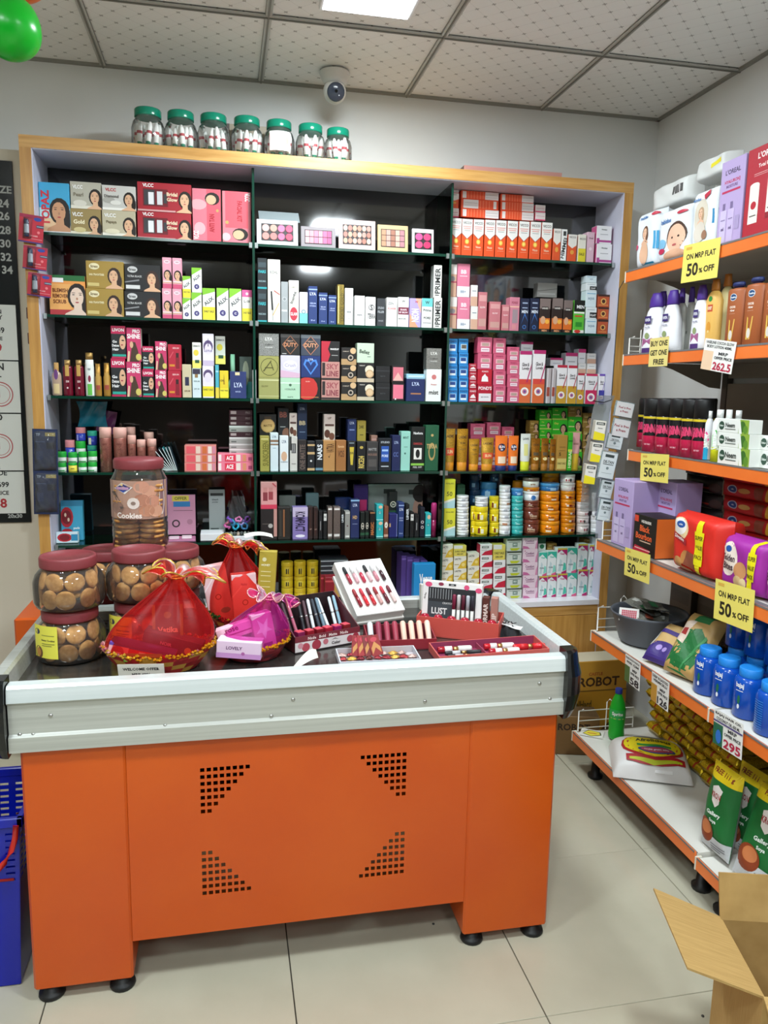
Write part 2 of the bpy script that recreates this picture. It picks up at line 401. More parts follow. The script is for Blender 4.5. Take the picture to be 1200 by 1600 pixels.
for x in (D1, D2):
    MB().box(x-.0045, x+.0045, SF-.004, CY1-.016, ZS[6], CZ-.046, [EDGE, EDGE, EDGE, GLASS, EDGE, GLASS]).obj('glass_divider', cab)

# ---------------------------------------------------------------- packaged goods: one builder per kind of pack
_K = {}
def kind(key, name, cat, desc, builder): _K[key] = (name, cat, desc, builder, {})
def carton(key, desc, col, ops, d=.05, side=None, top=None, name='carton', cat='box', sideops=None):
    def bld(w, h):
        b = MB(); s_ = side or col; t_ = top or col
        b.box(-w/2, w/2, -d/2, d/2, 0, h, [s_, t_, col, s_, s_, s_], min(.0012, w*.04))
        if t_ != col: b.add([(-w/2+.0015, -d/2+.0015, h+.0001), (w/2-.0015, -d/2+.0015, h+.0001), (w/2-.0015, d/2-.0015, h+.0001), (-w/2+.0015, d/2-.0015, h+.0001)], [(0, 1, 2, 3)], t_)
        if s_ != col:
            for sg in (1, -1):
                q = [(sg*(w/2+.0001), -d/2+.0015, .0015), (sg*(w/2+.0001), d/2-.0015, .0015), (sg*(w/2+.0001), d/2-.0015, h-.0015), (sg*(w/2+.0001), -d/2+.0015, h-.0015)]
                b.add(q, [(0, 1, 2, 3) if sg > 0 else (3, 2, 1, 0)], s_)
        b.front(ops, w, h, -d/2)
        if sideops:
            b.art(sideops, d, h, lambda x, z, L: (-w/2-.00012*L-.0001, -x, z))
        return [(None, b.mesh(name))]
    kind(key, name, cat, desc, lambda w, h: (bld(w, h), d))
def tubek(key, desc, body, cap, ops, caph=.16, name='tube', cat='tube', crimp=None):
    def bld(w, h):
        r = w/2; d = min(r*1.4, .042); zc = h*caph; b = MB(); n = 18
        lv = [(zc, r*.86, .85), (zc+h*.04, r*.92, .8), (h*.5, r*.96, .6), (h*.8, r, .3), (h*.94, r, .06), (h, r, .03)]
        vs = []; fs = []
        for z, rr, sy in lv:
            for k in range(n): a = 2*PI*k/n; vs.append((rr*math.cos(a), d/2*sy*math.sin(a)*1.1, z))
        for i in range(len(lv)-1):
            for k in range(n): fs.append((i*n+k, i*n+(k+1) % n, (i+1)*n+(k+1) % n, (i+1)*n+k))
        b.add(vs, fs, body, True); b.add([vs[(len(lv)-1)*n+k] for k in range(n)], [tuple(range(n))], body)
        def fn(x, z, L):
            zz = min(max(z, zc), h)
            for i in range(len(lv)-1):
                if zz <= lv[i+1][0]: break
            t = (zz-lv[i][0])/(lv[i+1][0]-lv[i][0]); rr = lv[i][1]+(lv[i+1][1]-lv[i][1])*t; sy = lv[i][2]+(lv[i+1][2]-lv[i][2])*t
            q = max(0, 1-(x/rr)**2)**.5
            return (x, -d/2*sy*1.1*q-.0004-.00012*L, z)
        fn.curved = True
        b.art(ops, w, h, fn)
        c = MB().lathe([(r*.8, 0), (r*.84, .002), (r*.86, zc-.001), (r*.8, zc)], cap, 16, sy=min(1, d/(2*r)*1.05))
        return [(None, b.mesh(name)), ('cap', c.mesh('cap'))]
    kind(key, name, cat, desc, lambda w, h: (bld(w, h), min(w, .042)))
def jark(key, desc, body, lid, ops=(), lidh=.35, name='cream_jar', cat='jar', foot=.97, lidops=()):
    def bld(w, h):
        r = w/2; zl = h*(1-lidh)
        b = MB().lathe([(r*foot*.94, 0), (r*foot, h*.06), (r*foot, zl)], body, 20); b.wrap(ops, w*1.5, zl, r*foot)
        l = MB().lathe([(r*.985, zl), (r, zl+h*.02), (r, h-h*.05), (r*.95, h)], lid, 20)
        if lidops: l.wrap(lidops, w*1.5, h-zl, r, zl)
        return [(None, b.mesh(name)), ('lid', l.mesh('lid'))]
    kind(key, name, cat, desc, lambda w, h: (bld(w, h), w))
def bottlek(key, desc, body, cap, ops=(), prof=None, capprof=None, name='bottle', cat='bottle', sy=.75, capname='cap', n=20):
    """prof / capprof: [(r share of half width, z share of height, mat?)]"""
    prof = prof or [(.9, 0), (1, .03), (1, .6), (.85, .68), (.42, .74), (.4, .76)]
    capprof = capprof or [(.48, .74), (.5, .75), (.5, .98), (.44, 1)]
    def bld(w, h):
        r = w/2; S = lambda pr: [tuple([q[0]*r, q[1]*h]+list(q[2:])) for q in pr]
        b = MB().lathe(S(prof), body, n, sy=sy)
        b.wrap(ops, w*1.5, h, r*max(q[0] for q in prof), sy=sy)
        c = MB().lathe(S(capprof), cap, n, sy=sy)
        return [(None, b.mesh(name)), (capname, c.mesh(capname))]
    kind(key, name, cat, desc, lambda w, h: (bld(w, h), w*sy))

def make(key, w, h, loc, rz=0, label=None, group=None):
    name, cat, desc, builder, cache = _K[key]
    q = (round(w, 3), round(h, 3))
    if q not in cache: cache[q] = builder(*q)
    parts, d = cache[q]
    root = place(parts[0][1], name, None, loc, rz)
    for nm, me in parts[1:]: place(me, nm, root)
    root['category'] = cat
    if label: root['label'] = label
    if group: root['group'] = group
    return root, d
ORD = ['', 'first', 'second', 'third', 'fourth', 'fifth', 'sixth', 'seventh', 'eighth', 'ninth', 'tenth', 'eleventh', 'twelfth', 'thirteenth', 'fourteenth', 'fifteenth', 'sixteenth']
LEVN = {2: ['lower', 'upper'], 3: ['bottom', 'middle', 'top'], 4: ['bottom', 'second up', 'third up', 'top'], 5: ['bottom', 'second up', 'third up', 'fourth up', 'top']}
def levname(n, i): return LEVN[n][i] if n in LEVN else ('bottom' if i == 0 else 'top' if i == n-1 else ORD[i+1]+' up')
_REG = []
def finish_labels():
    by = {}
    for r in _REG: by.setdefault((r['desc'], r['where']), []).append(r)
    for (desc, where), rs in by.items():
        cols = sorted({round(r['u'], 1): 1 for r in rs}); many = len(cols)
        for r in rs:
            same = sorted([q for q in rs if round(q['u'], 1) == round(r['u'], 1)], key=lambda q: q['z'])
            s_ = desc
            if many > 1: s_ += ', ' + (ORD[cols.index(round(r['u'], 1))+1]+' from left' if cols.index(round(r['u'], 1))+1 < many else 'rightmost')
            if len(same) > 1: s_ += ', ' + levname(len(same), same.index(r))
            r['o']['label'] = s_ + (', ' if s_[-1] != ',' else ' ') + where
            if len(rs) > 1: r['o']['group'] = desc + ' ' + where
def reg(o, desc, where, u, z): _REG.append(dict(o=o, desc=desc, where=where, u=u, z=z))

def row(where, z, cols, yf=3.165):
    """cols: (u0, u1, [(kind, v_top), ...] from the shelf up, extra y, z of foot) measured on the photo, on the plane y = yf"""
    zcap = ([ZS[k]-.0115 for k in (1, 2, 3, 4, 5) if ZS[k] > z+.02] or [CZ-.047])[-1]
    for c in cols:
        u0, u1, st = c[:3]; dy = c[3] if len(c) > 3 else 0; foot = c[4] if len(c) > 4 else None
        y = yf+dy; zz = z if foot is None else P((u0+u1)/2, foot, y=y).z
        zz += .0004
        jy = random.uniform(-.003, .003)
        for lev, (key, vt) in enumerate(st):
            zt = P((u0+u1)/2, vt, y=y).z; vm = 0
            x0 = P(u0, vt+8, y=y).x; x1 = P(u1, vt+8, y=y).x
            for lo_, hi_ in ((CX0+.0445, D1-.0062), (D1+.0062, D2-.0062), (D2+.0062, CX1-.0445)):
                if lo_-.03 < (x0+x1)/2 < hi_+.0062: x0 = max(x0, lo_); x1 = min(x1, hi_)
            wd = x1-x0-.0012
            zt = min(zt, zcap); 
            if zt-zz < .009: continue
            h = zt-zz; wd = x1-x0-.0012
            name, cat, desc, builder, cache = _K[key]
            d = builder(round(wd, 3), round(h, 3))[1] if (round(wd, 3), round(h, 3)) not in cache else cache[(round(wd, 3), round(h, 3))][1]
            o, d = make(key, wd, h-.0006, ((x0+x1)/2, y+d/2+jy, zz), random.uniform(-.012, .012) if len(st) == 1 else 0)
            if cat == 'jar': o.rotation_euler.z = random.uniform(-.5, .5)
            reg(o, desc, where, u0, zz)
            zz = o.location.z+round(h-.0006, 3)+.0003

# ---------------------------------------------------------------- packs of the left bay
HB, SK, SK2 = '1c120e', 'e2b490', 'd09a74'
carton('topaz', 'blue fair-skin bleach carton with woman', '3fa9d8', [('r', 0, 0, 1, .42, 'e8c49a'), ('r', 0, .3, 1, .5, 'bfe0e4'), ('f', .66, .42, .8, HB, SK2), ('t', 'TOPAZ', .2, .5, .16, 'd02838', .7, 90), ('r', 0, 0, 1, .04, 'e8eef0')])
carton('vlcc_silver', 'silver grey facial kit carton with woman', 'b9b5a6', [('r', 0, 0, 1, .12, 'e6e2d4'), ('f', .8, .42, .95, HB, SK), ('t', 'VLCC', .24, .8, .14, 'ffffff', .32), ('t', 'Pearl', .26, .52, .14, '7c7462', .4), ('e', .3, .2, .22, .12, 'dcd8cc')])
carton('vlcc_gold', 'gold brown facial kit carton with woman', '9a8450', [('r', 0, 0, 1, .14, 'efe8d0'), ('f', .78, .42, .95, HB, SK), ('t', 'VLCC', .24, .78, .15, 'ffffff', .34), ('t', 'Gold', .28, .5, .16, 'fff4d0', .4), ('e', .3, .2, .2, .1, 'd8c890')])
carton('vlcc_grey', 'pale marbled facial kit carton with woman', 'cfcdc8', [('r', 0, 0, 1, .1, 'f2f0ea'), ('f', .8, .42, .95, HB, SK), ('t', 'VLCC', .26, .82, .13, 'c03038', .4), ('e', .2, .4, .18, .12, 'aeaca6'), ('e', .4, .3, .16, .1, 'e4e2dc'), ('t', 'Diamond', .28, .56, .12, '686460', .46)])
carton('vlcc_cream', 'beige facial kit carton with woman', 'c0b79c', [('r', 0, 0, 1, .14, 'f4efe0'), ('f', .8, .42, .95, HB, SK), ('t', 'VLCC', .24, .8, .14, 'ffffff', .34), ('t', 'Papaya', .28, .54, .14, '6e6244', .42), ('e', .3, .2, .22, .1, 'e4dcc0')])
carton('vlcc_red', 'crimson bridal kit carton with cream jars window', 'a8202e', [('r', .1, .18, .56, .78, '6e1620'), ('r', .12, .22, .32, .74, '3c3c40'), ('r', .2, .24, .3, .66, 'e8e8ec'), ('r', .36, .24, .46, .7, 'd8d8dc'), ('r', .48, .3, .54, .62, '3a3a3e'), ('f', .88, .42, .95, HB, SK), ('t', 'VLCC', .2, .89, .12, 'ffffff', .2), ('t', 'Bridal', .64, .62, .13, 'f8e0c0', .2), ('t', 'Glow', .64, .44, .13, 'f8e0c0', .2), ('r', 0, 0, .7, .06, 'd8a0a0')])
carton('vlcc_pink', 'pink facial kit carton standing upright', 'd87888', [('r', .5, 0, 1, 1, 'e05a6a'), ('e', .7, .82, .26, .12, HB), ('e', .66, .8, .18, .09, SK), ('e', .2, .7, .3, .1, 'e8a8b0'), ('e', .25, .25, .2, .12, 'e8b0b8'), ('t', 'VLCC', .12, .12, .1, 'ffffff', .16, 90), ('t', 'ANTI TAN', .68, .36, .1, 'b02030', .34, 90), ('c', .88, .6, .05, 'c0a060')])
carton('vlcc_pink2', 'rose facial kit carton, woman at its foot', 'e0808c', [('r', .1, .3, .9, 1, 'e65a68'), ('e', .62, .18, .28, .12, HB), ('e', .56, .17, .2, .09, SK), ('t', 'VLCC', .88, .9, .1, 'ffffff', .16, -90), ('t', 'FACIAL KIT', .6, .62, .1, 'b02030', .4, -90), ('c', .16, .4, .06, 'c0a060'), ('e', .12, .12, .16, .08, 'f0c0c4')])
carton('damus', 'orange face scrub carton, woman with closed eyes', 'f0a050', [('r', 0, .86, 1, 1, '1e6a34'), ('r', 0, .1, .6, .78, 'f4b468'), ('r', 0, 0, .62, .14, 'b8343a'), ('t', 'BLEMISH', .3, .62, .1, '7a3a18', .42), ('t', 'REMOVER', .3, .48, .1, '7a3a18', .42), ('t', 'SCRUB', .28, .34, .1, '7a3a18', .36), ('r', .1, .82, .4, .93, 'f4f4f4'), ('f', .78, .45, 1.0, HB, 'ecd2c0')])
carton('hair_gold', 'gold hair straightener carton with woman', 'a98a3c', [('f', .74, .44, .95, '2e1a12', SK), ('e', .22, .8, .14, .12, 'efe4bc'), ('t', 'Streax', .22, .8, .1, '6e5420', .2), ('t', 'HAIR STRAIGHTENER', .28, .5, .08, 'f4e8b8', .4), ('r', .03, .08, .34, .2, 'd8c47c')])
carton('hair_black', 'black hair straightener carton with woman', '1e1e20', [('f', .76, .44, .95, '3a2016', SK), ('e', .22, .8, .14, .12, 'cfcfcf'), ('t', 'Streax', .22, .8, .1, '303030', .2), ('t', 'ULTRA BLACK', .28, .55, .08, 'c8c8c8', .4), ('r', .03, .08, .42, .22, 'dcdcdc'), ('p', [(0, .3), (.4, .38), (.4, .44), (0, .34)], '8c8c90')])
carton('pink_narrow', 'narrow pink hair removal carton', 'eda6ba', [('r', 0, 0, 1, .14, 'd4547a'), ('e', .5, .86, .34, .06, 'f8d8e0'), ('t', 'Aybn', .5, .86, .05, '903050', .6), ('f', .55, .42, .5, HB, SK), ('r', .05, .2, .95, .24, 'f8dce4')], d=.04)
for k, de, st in (('alix', 'narrow green white serum carton', 0), ('alix_y', 'white serum carton with yellow foot band', 1)):
    carton(k, de, 'f2f3ee', [('p', [(0, .78), (1, .9), (1, 1), (0, 1)] if st else [(0, .7), (1, .95), (1, 1), (0, 1)], '86c832'), ('t', 'ALIX', .5, .6, .12, '44484c', 1.2, 40)] + ([('r', 0, .02, 1, .42, 'f2e23c'), ('t', 'DAILY SALE', .5, .28, .07, '3a3a30', .8)] if st else [('c', .5, .24, .26, '4a3f7e'), ('t', 'C', .5, .24, .07, 'ffffff')]), d=.045, side='e4e6e0')
carton('alix_pink', 'white carton with pink head, yellow foot', 'f3efe6', [('r', 0, .78, 1, 1, 'e8619e'), ('c', .5, .88, .14, 'fbe0ec'), ('t', 'L-18', .5, .64, .08, '44484c', .7), ('r', 0, .02, 1, .42, 'f2e23c'), ('t', 'DAILY SALE', .5, .28, .07, '3a3a30', .8)], d=.045)
bottlek('toner_bottle', 'clear amber toner bottle with purple badge', 'b79c86:g', 'c79a58', [('e', .5, .64, .14, .16, '6a3a78'), ('r', .3, .06, .7, .36, 'd8c08c')])
bottlek('maroon_bottle', 'maroon hair serum bottle with gold cap', '6c0f26:g', 'c9a468:f', [('r', .37, .55, .63, .86, 'c9a050'), ('c', .5, .22, .06, 'f0e0e0'), ('t', 'SERUM', .5, .4, .06, 'f0d0d0', .2)], prof=[(.96, 0), (1, .03), (1, .78), (.9, .82), (.5, .84)], capprof=[(.6, .84), (.6, 1)])
bottlek('white_green_bottle', 'white mist bottle with green foot', 'ebeeea', 'b08c50:f', [('r', .34, .02, .66, .28, '67c24e'), ('e', .5, .4, .1, .08, '8e2a48'), ('t', 'FACE MIST', .5, .62, .05, '607078', .2)], prof=[(.94, 0), (1, .03), (1, .66), (.9, .72), (.86, .84)], capprof=[(.8, .84), (.8, 1)])
bottlek('gold_bottle', 'small gold serum bottle', 'a87c34:g', 'c49448:f', [('r', .3, .2, .7, .7, 'c89c4c'), ('r', .3, .2, .7, .34, 'a84a3a')], prof=[(.96, 0), (1, .03), (1, .58), (.8, .64)], capprof=[(.74, .64), (.78, .66), (.7, 1)])
carton('livon', 'black pink hair serum carton', '1c1f22', [('r', 0, .76, 1, 1, 'c41e54'), ('t', 'LIVON', .5, .88, .1, 'ffffff', .8), ('e', .78, .5, .22, .22, SK), ('e', .8, .56, .1, .02, '20140f'), ('e', .74, .42, .08, .02, 'b03a4c'), ('t', 'Go', .24, .52, .08, 'ffffff'), ('t', 'Detox', .3, .4, .08, 'ffffff', .5), ('t', 'Hair', .3, .28, .08, 'ffffff', .5), ('r', .06, .06, 1, .13, '2aa898'), ('r', 0, 0, 1, .05, 'c41e54')])
carton('shine', 'pink hair serum carton with long-haired woman', 'd0386c', [('t', 'PRO', .68, .9, .11, 'ffffff', .5), ('t', 'SHINE', .5, .75, .14, 'ffffff', .9), ('p', [(.2, 0), (.85, 0), (.8, .3), (.6, .58), (.4, .58), (.3, .3)], '4a3422'), ('e', .34, .5, .12, .1, SK), ('p', [(0, 0), (.16, 0), (.22, .3), (.1, .32)], 'e8c4a4'), ('e', .82, .14, .2, .1, 'd8c86a')], side='f0e8dc')
carton('shine_red', 'crimson hair oil carton', 'ba1f3a', [('t', 'SERUM', .6, .86, .06, 'f4c8c8', .6), ('r', .58, .08, .86, .5, '8a1428'), ('r', .6, .5, .82, .68, '3a1418'), ('p', [(.1, .5), (.4, .74), (.42, .7), (.14, .46)], 'd85a68'), ('r', .1, .16, .5, .24, 'dc9030')])
carton('beige_serum', 'beige carton with navy patch', 'd3c7a4', [('r', .3, .36, .74, .62, '2a2c4a'), ('t', 'SERUM', .52, .2, .05, '705c38', .6)])
carton('daisy', 'white yellow vitamin serum carton', 'f0efe6', [('r', 0, 0, 1, .3, 'f4ea72'), ('t', 'DERMACO', .5, .86, .07, '505850', .8), ('e', .44, .6, .3, .12, 'f0d84a'), ('r', .3, .2, .8, .32, '2e5a3c')])
carton('lilac_floral', 'white lilac floral cream carton', 'ede6f2', [('r', 0, 0, 1, .16, 'cfc0dc'), ('e', .5, .6, .42, .2, '5c4a76'), ('e', .5, .52, .32, .18, 'e8dff0'), ('p', [(.46, .6), (.54, .6), (.52, .85), (.48, .85)], '4a3a66'), ('t', 'LOTUS', .5, .46, .07, '6a5a90', .7)])
carton('lilac_sale', 'lilac floral cream carton, yellow foot', 'ede6f2', [('r', 0, .04, 1, .36, 'f0de34'), ('t', 'DAILY SALE', .5, .26, .06, '3a3a30', .85), ('e', .5, .72, .42, .16, '5c4a76'), ('e', .5, .64, .32, .15, 'e8dff0')])
carton('pale_blue_chart', 'pale blue serum carton, dark head', 'd9e9ee', [('r', .06, .8, .94, .98, '3a3448'), ('r', .3, .68, .66, .8, '9a7a4a'), ('t', 'SERUM', .5, .56, .05, '7a9098', .7), ('t', 'SPF 30', .5, .3, .05, '7a9098', .7)])
carton('teal_yellow', 'teal and yellow carton', '4fb2c4', [('r', 0, 0, 1, .32, 'e8d046'), ('t', 'AQUA', .5, .8, .06, 'eafcff', .8)])
carton('yellow_leaf', 'yellow oil carton with leaf print', 'e8cf30', [('p', [(.4, .5), (.5, .9), (.6, .5)], 'b08a1c'), ('r', 0, .04, 1, .36, 'f4e23a'), ('t', 'DAILY SALE', .5, .28, .06, '3a3a30', .85), ('t', 'OIL', .3, .64, .07, '6a5410')])
bottlek('green_flask', 'green glass flask bottle', '8fd2a4:g', 'a6e0c0', [], prof=[(.8, 0), (1, .08), (1, .3), (.6, .4), (.38, .46)], capprof=[(.36, .46), (.34, 1)])
carton('navy_pouch', 'navy blue face mask pouch', '27356e', [('t', 'LYA', .5, .5, .18, 'c8d4f0', .5), ('r', .32, .86, .6, .97, 'e8d8a8'), ('t', 'MASK', .5, .25, .06, 'a8b8e0', .5)], name='pouch', cat='pouch', d=.03)
carton('white_chart', 'white carton with brown emblem', 'eef1f2', [('r', .06, .76, .94, .97, '3a3844'), ('r', .3, .68, .66, .76, '9a6a34'), ('t', 'LA SHIELD', .45, .5, .05, '505860', .8), ('t', 'CREAM', .45, .34, .05, '505860', .7)])
carton('teal_boxset', 'clear boxed jar with teal foot', '5c6c66', [('r', 0, 0, 1, .4, '48b0ac'), ('e', .5, .6, .26, .3, 'c2ccb4')])
jark('green_jar', 'tiny balm jar with green lid', 'dfe8df', '1fae3c', [('r', .2, .1, .8, .9, 'eef2ee'), ('r', .2, .1, .8, .35, '3a9c50')], lidh=.5, name='balm_jar')
jark('yellow_jar', 'tiny balm jar wrapped in yellow label', 'ecd94a', '1fae3c', [('t', 'SALE', .5, .5, .2, '3a3a20', .25)], lidh=.3, name='balm_jar')
jark('blue_jar', 'blue balm jar with teal lid', '2c3ea6:g', '2aa28c', [('r', .4, .1, .6, .8, 'e8e4c0')], lidh=.35, name='balm_jar')
jark('blue_jar_pink', 'blue balm jar with salmon pink lid', '3444b0:g', 'e08a90', [('r', .4, .1, .52, .8, 'a8b0f0')], lidh=.42, name='balm_jar')
bottlek('rose_can', 'tall rose gold hair spray can', 'b4766a:f', 'f2bcb0', [('t', 'HAIR SPRAY', .5, .62, .05, '7a3c34', .26), ('t', 'SET', .5, .5, .04, '7a3c34', .2)], prof=[(1, 0), (1, .75), (.98, .76)], capprof=[(1, .76), (1, .985), (.92, 1)], name='spray_can', cat='can', sy=1)
carton('pinkstack', 'flat pink and orange soap carton', 'e08880', [('r', .06, .1, .34, .9, 'e85a64'), ('r', .36, .1, .5, .9, 'ecd0c0'), ('r', .56, .1, .7, .9, 'd8703c'), ('r', .74, .1, .86, .9, 'f0dcd4'), ('r', .88, .1, .97, .9, 'd88aa0')], d=.09)
carton('pinkstack2', 'flat bright pink soap carton', 'f08098', [('r', .02, .1, .1, .9, 'fce8e8'), ('r', .2, .1, .5, .9, 'e8304e'), ('t', 'ACE', .34, .5, .5, 'ffffff', .2), ('r', .52, .1, .64, .9, 'f4e0d8'), ('r', .7, .1, .8, .9, 'e0906a'), ('r', .86, .2, .96, .6, 'b0406a')], d=.09)
carton('maroonstack', 'flat maroon palette carton', '3c1620', [('r', .06, .3, .3, .8, 'b8a8a8'), ('t', 'PRO', .8, .55, .4, '8c7c7c', .2)], d=.08)
carton('silverstack', 'flat silver palette carton', 'a8aaa6', [('r', 0, .7, 1, 1, 'dcdedc'), ('r', .08, .2, .3, .4, '606460')], d=.08)
carton('white_set', 'low white carton', 'e8eaee', [('r', 0, 0, 1, .12, '20242c')], d=.1)

# ---------------------------------------------------------------- packs of the middle bay
carton('black_teal', 'black mascara carton with teal stripe', '1b2226', [('t', 'FARS', .5, .56, .1, '32b4bc', .8), ('r', 0, 0, 1, .06, '2aa0a8'), ('t', 'MASCARA', .5, .25, .06, '8ca4a8', .8), ('r', .1, .7, .9, .86, '3a4a50')], d=.035)
carton('white_pencil', 'tall white carton with pencil print', 'efe9e0', [('p', [(.3, .2), (.45, .2), (.35, .5), (.22, .5)], '222222'), ('r', .36, .03, .42, .2, '999999'), ('p', [(.4, .1), (.9, .3), (.9, .33), (.4, .13)], 'd8b060'), ('p', [(.5, .5), (.95, .44), (.95, .46), (.5, .52)], 'c05a50'), ('t', 'KOHL', .5, .8, .05, '888888', .6)], d=.04)
carton('silver_slim', 'slim silver primer carton', 'a4a9ab', [('c', .5, .58, .3, 'c8cccc'), ('c', .5, .58, .22, '8c9294'), ('t', 'PRIMER', .5, .3, .05, 'e8eaea', .8)])
carton('white_stamp', 'white carton with red stamp', 'f0ece4', [('e', .5, .22, .4, .16, 'c8384a'), ('t', 'GLAM', .5, .22, .08, 'f4e0e0', .7), ('t', 'Insight', .5, .6, .09, '3a3a3a', .7, 70), ('t', 'COSMETICS', .5, .84, .04, 'a09888', .7)])
carton('white_teal', 'lilac white carton with teal foot', 'e8dff0', [('r', 0, 0, 1, .34, '7cd0cc'), ('c', .5, .4, .34, 'f4c8d8'), ('c', .5, .38, .26, '3e8a98'), ('c', .5, .38, .18, 'c8ece8')])
carton('navy', 'slim navy serum carton', '253b76', [('r', 0, .9, 1, .93, '9cb4e0'), ('t', 'LYA', .5, .8, .08, 'dce4f8', .7), ('t', 'SERUM', .5, .55, .04, 'b0bce4', .7), ('t', 'HYDRA', .5, .48, .04, 'b0bce4', .7), ('t', '30 ml', .5, .1, .04, 'b0bce4', .6)])
carton('gold_slim', 'slim gold carton with dark edges', 'a08a44:f', [('r', .1, .04, .24, .96, 'e4d38c'), ('r', .5, .04, .56, .96, '4a4430'), ('t', 'LIQUID GOLD', .78, .45, .2, '5a4c20', .7, 90)])
carton('white_plain', 'plain white skincare carton', 'f2f2f0', [('t', 'aqua', .5, .35, .07, '5a5a5a', .5), ('r', .4, .18, .6, .2, 'b0b0b0')])
carton('white_swirl', 'white carton with black swirl print', 'f4f2f0', [('c', .6, .64, .3, '2a2a2a'), ('c', .6, .64, .24, 'f4f2f0'), ('t', 'S', .6, .64, .16, '2a2a2a'), ('t', 'TERRA', .6, .34, .18, '2a2a2a', .75)])
carton('grey_fill', 'dark grey primer carton', '34363a', [('t', 'STUDIO', .5, .66, .08, 'a8acb0', .8), ('t', 'FILLER', .5, .52, .08, 'a8acb0', .8), ('t', 'BASE', .5, .2, .06, '8c9094', .6)])
carton('white_red', 'white carton with red word', 'f4f2ee', [('t', 'ZEN', .4, .8, .08, '707070', .6), ('t', 'POWER', .5, .62, .08, 'e0484c', .8)])
carton('white_maroon', 'white carton with maroon patch', 'f3f2f0', [('t', 'W', .5, .86, .08, '404040'), ('r', .02, .42, .98, .66, '7a1e3c'), ('t', 'SHAPE', .5, .58, .06, 'f4e4ea', .8), ('t', 'MY BROW', .5, .49, .06, 'f4e4ea', .8), ('t', 'BROW GEL', .4, .28, .04, '606060', .7)])
carton('neon', 'lilac and peach foundation carton', 'b4a2e0', [('p', [(0, 0), (.8, 0), (0, .5)], 'f0a07c'), ('p', [(1, .5), (1, 1), (.5, 1)], 'f4b098'), ('t', 'NEON', .5, .42, .3, 'f4f0ff', .45, 90), ('t', 'W', .6, .88, .08, 'c04a3c')])
carton('mint_print', 'white carton with mint head', 'f1f3f0', [('r', 0, .72, 1, 1, '6cc8c8'), ('t', 'W', .5, .86, .1, '2a4a4a'), ('t', 'Prime', .5, .6, .09, '4a5454', .8), ('t', 'PORE', .5, .34, .08, '2a2a2a', .7), ('r', .1, .16, .9, .18, '888888')])
carton('primer', 'white upright primer carton', 'f1f0ea', [('t', 'PRIMER', .5, .52, .42, '2c2c2c', .8, 90), ('r', .2, .06, .7, .09, '2c2c2c')], side='9a9c98')
carton('lya_silver', 'square silver compact carton', '9c9c98:f', [('t', 'LYA', .5, .76, .14, 'e8e8e4', .5), ('t', 'COMPACT', .5, .5, .06, '3c3c3c', .6), ('t', 'POWDER', .5, .38, .06, 'd4d4d0', .5)])
carton('olive_ring', 'square olive carton with ring print', 'a3a05a', [('c', .52, .5, .44, '4c4a1c'), ('c', .52, .5, .41, 'a3a05a'), ('p', [(.2, .3), (.6, .8), (.64, .78), (.26, .28)], '4c4a1c'), ('p', [(.6, .75), (.75, .35), (.71, .34), (.56, .74)], '4c4a1c'), ('r', .3, .44, .72, .48, '4c4a1c')])
carton('olive_plain', 'square olive carton, pale stripe', 'a0a060', [('r', 0, .86, 1, .92, 'd4d4a0'), ('r', 0, .12, 1, .15, 'c8c890'), ('t', 'GLOW', .3, .6, .08, '6e6c34', .4)])
carton('duty', 'square black carton with bronze diamond', '1e1d1e', [('r', 0, .84, 1, 1, '4a4848'), ('p', [(.5, .04), (.92, .5), (.5, .94), (.08, .5)], 'a06848'), ('p', [(.5, .08), (.87, .5), (.5, .9), (.13, .5)], '1e1d1e'), ('t', 'DUTY', .5, .5, .2, 'd08c64', .64), ('t', 'HEAVY', .5, .68, .07, 'c8a088', .4), ('r', .08, .06, .3, .09, 'd8d8d8')])
carton('duty_navy', 'square slate carton with copper diamond', '3c4454', [('r', 0, .84, 1, 1, '707880'), ('p', [(.5, .04), (.92, .5), (.5, .94), (.08, .5)], 'c08060'), ('p', [(.5, .08), (.87, .5), (.5, .9), (.13, .5)], '2c3038'), ('t', 'DUTY', .5, .5, .2, 'e0a078', .64), ('t', 'HEAVY', .5, .68, .07, 'c8a088', .4)])
carton('lilac_sq', 'square lilac white carton', 'd6d0e6', [('p', [(0, 0), (1, 0), (1, .2), (0, .34)], 'd8b4cc'), ('e', .5, .56, .36, .22, 'eeeaf6'), ('t', 'Crush', .5, .56, .16, 'b8b0cc', .7)])
carton('mint_sq', 'square mint green carton', 'b4d9bc', [('c', .5, .66, .07, '446a50'), ('t', 'I COLOUR', .5, .46, .08, '446a50', .6), ('r', 0, .72, 1, .78, 'd8f0dc'), ('t', 'PALETTE', .5, .1, .05, '446a50', .5)])
carton('heart', 'square navy carton with blue heart', '18306e', [('p', [(.5, .12), (.88, .6), (.78, .84), (.6, .82), (.5, .68), (.4, .82), (.22, .84), (.12, .6)], '4a86d8'), ('p', [(.5, .22), (.78, .6), (.72, .74), (.6, .72), (.5, .56), (.4, .72), (.28, .74), (.22, .6)], '18306e'), ('t', 'LYA', .5, .84, .1, 'd0dcf4', .4)])
carton('red_moon', 'square red black blusher carton', '141414', [('e', .3, .5, .56, .56, 'c8322e'), ('r', 0, .1, .9, .12, 'e0a060'), ('t', 'BLUSH', .35, .82, .05, 'f0c0b0', .4)])
carton('red_face', 'black carton with red shape', '1a1718', [('p', [(0, 0), (.36, 0), (.48, .35), (.36, .62), (.5, 1), (0, 1)], 'c0283c'), ('t', 'MAKEUP', .72, .62, .09, 'f4f0f0', .46), ('r', .56, .3, .9, .33, 'b0b0b0')])
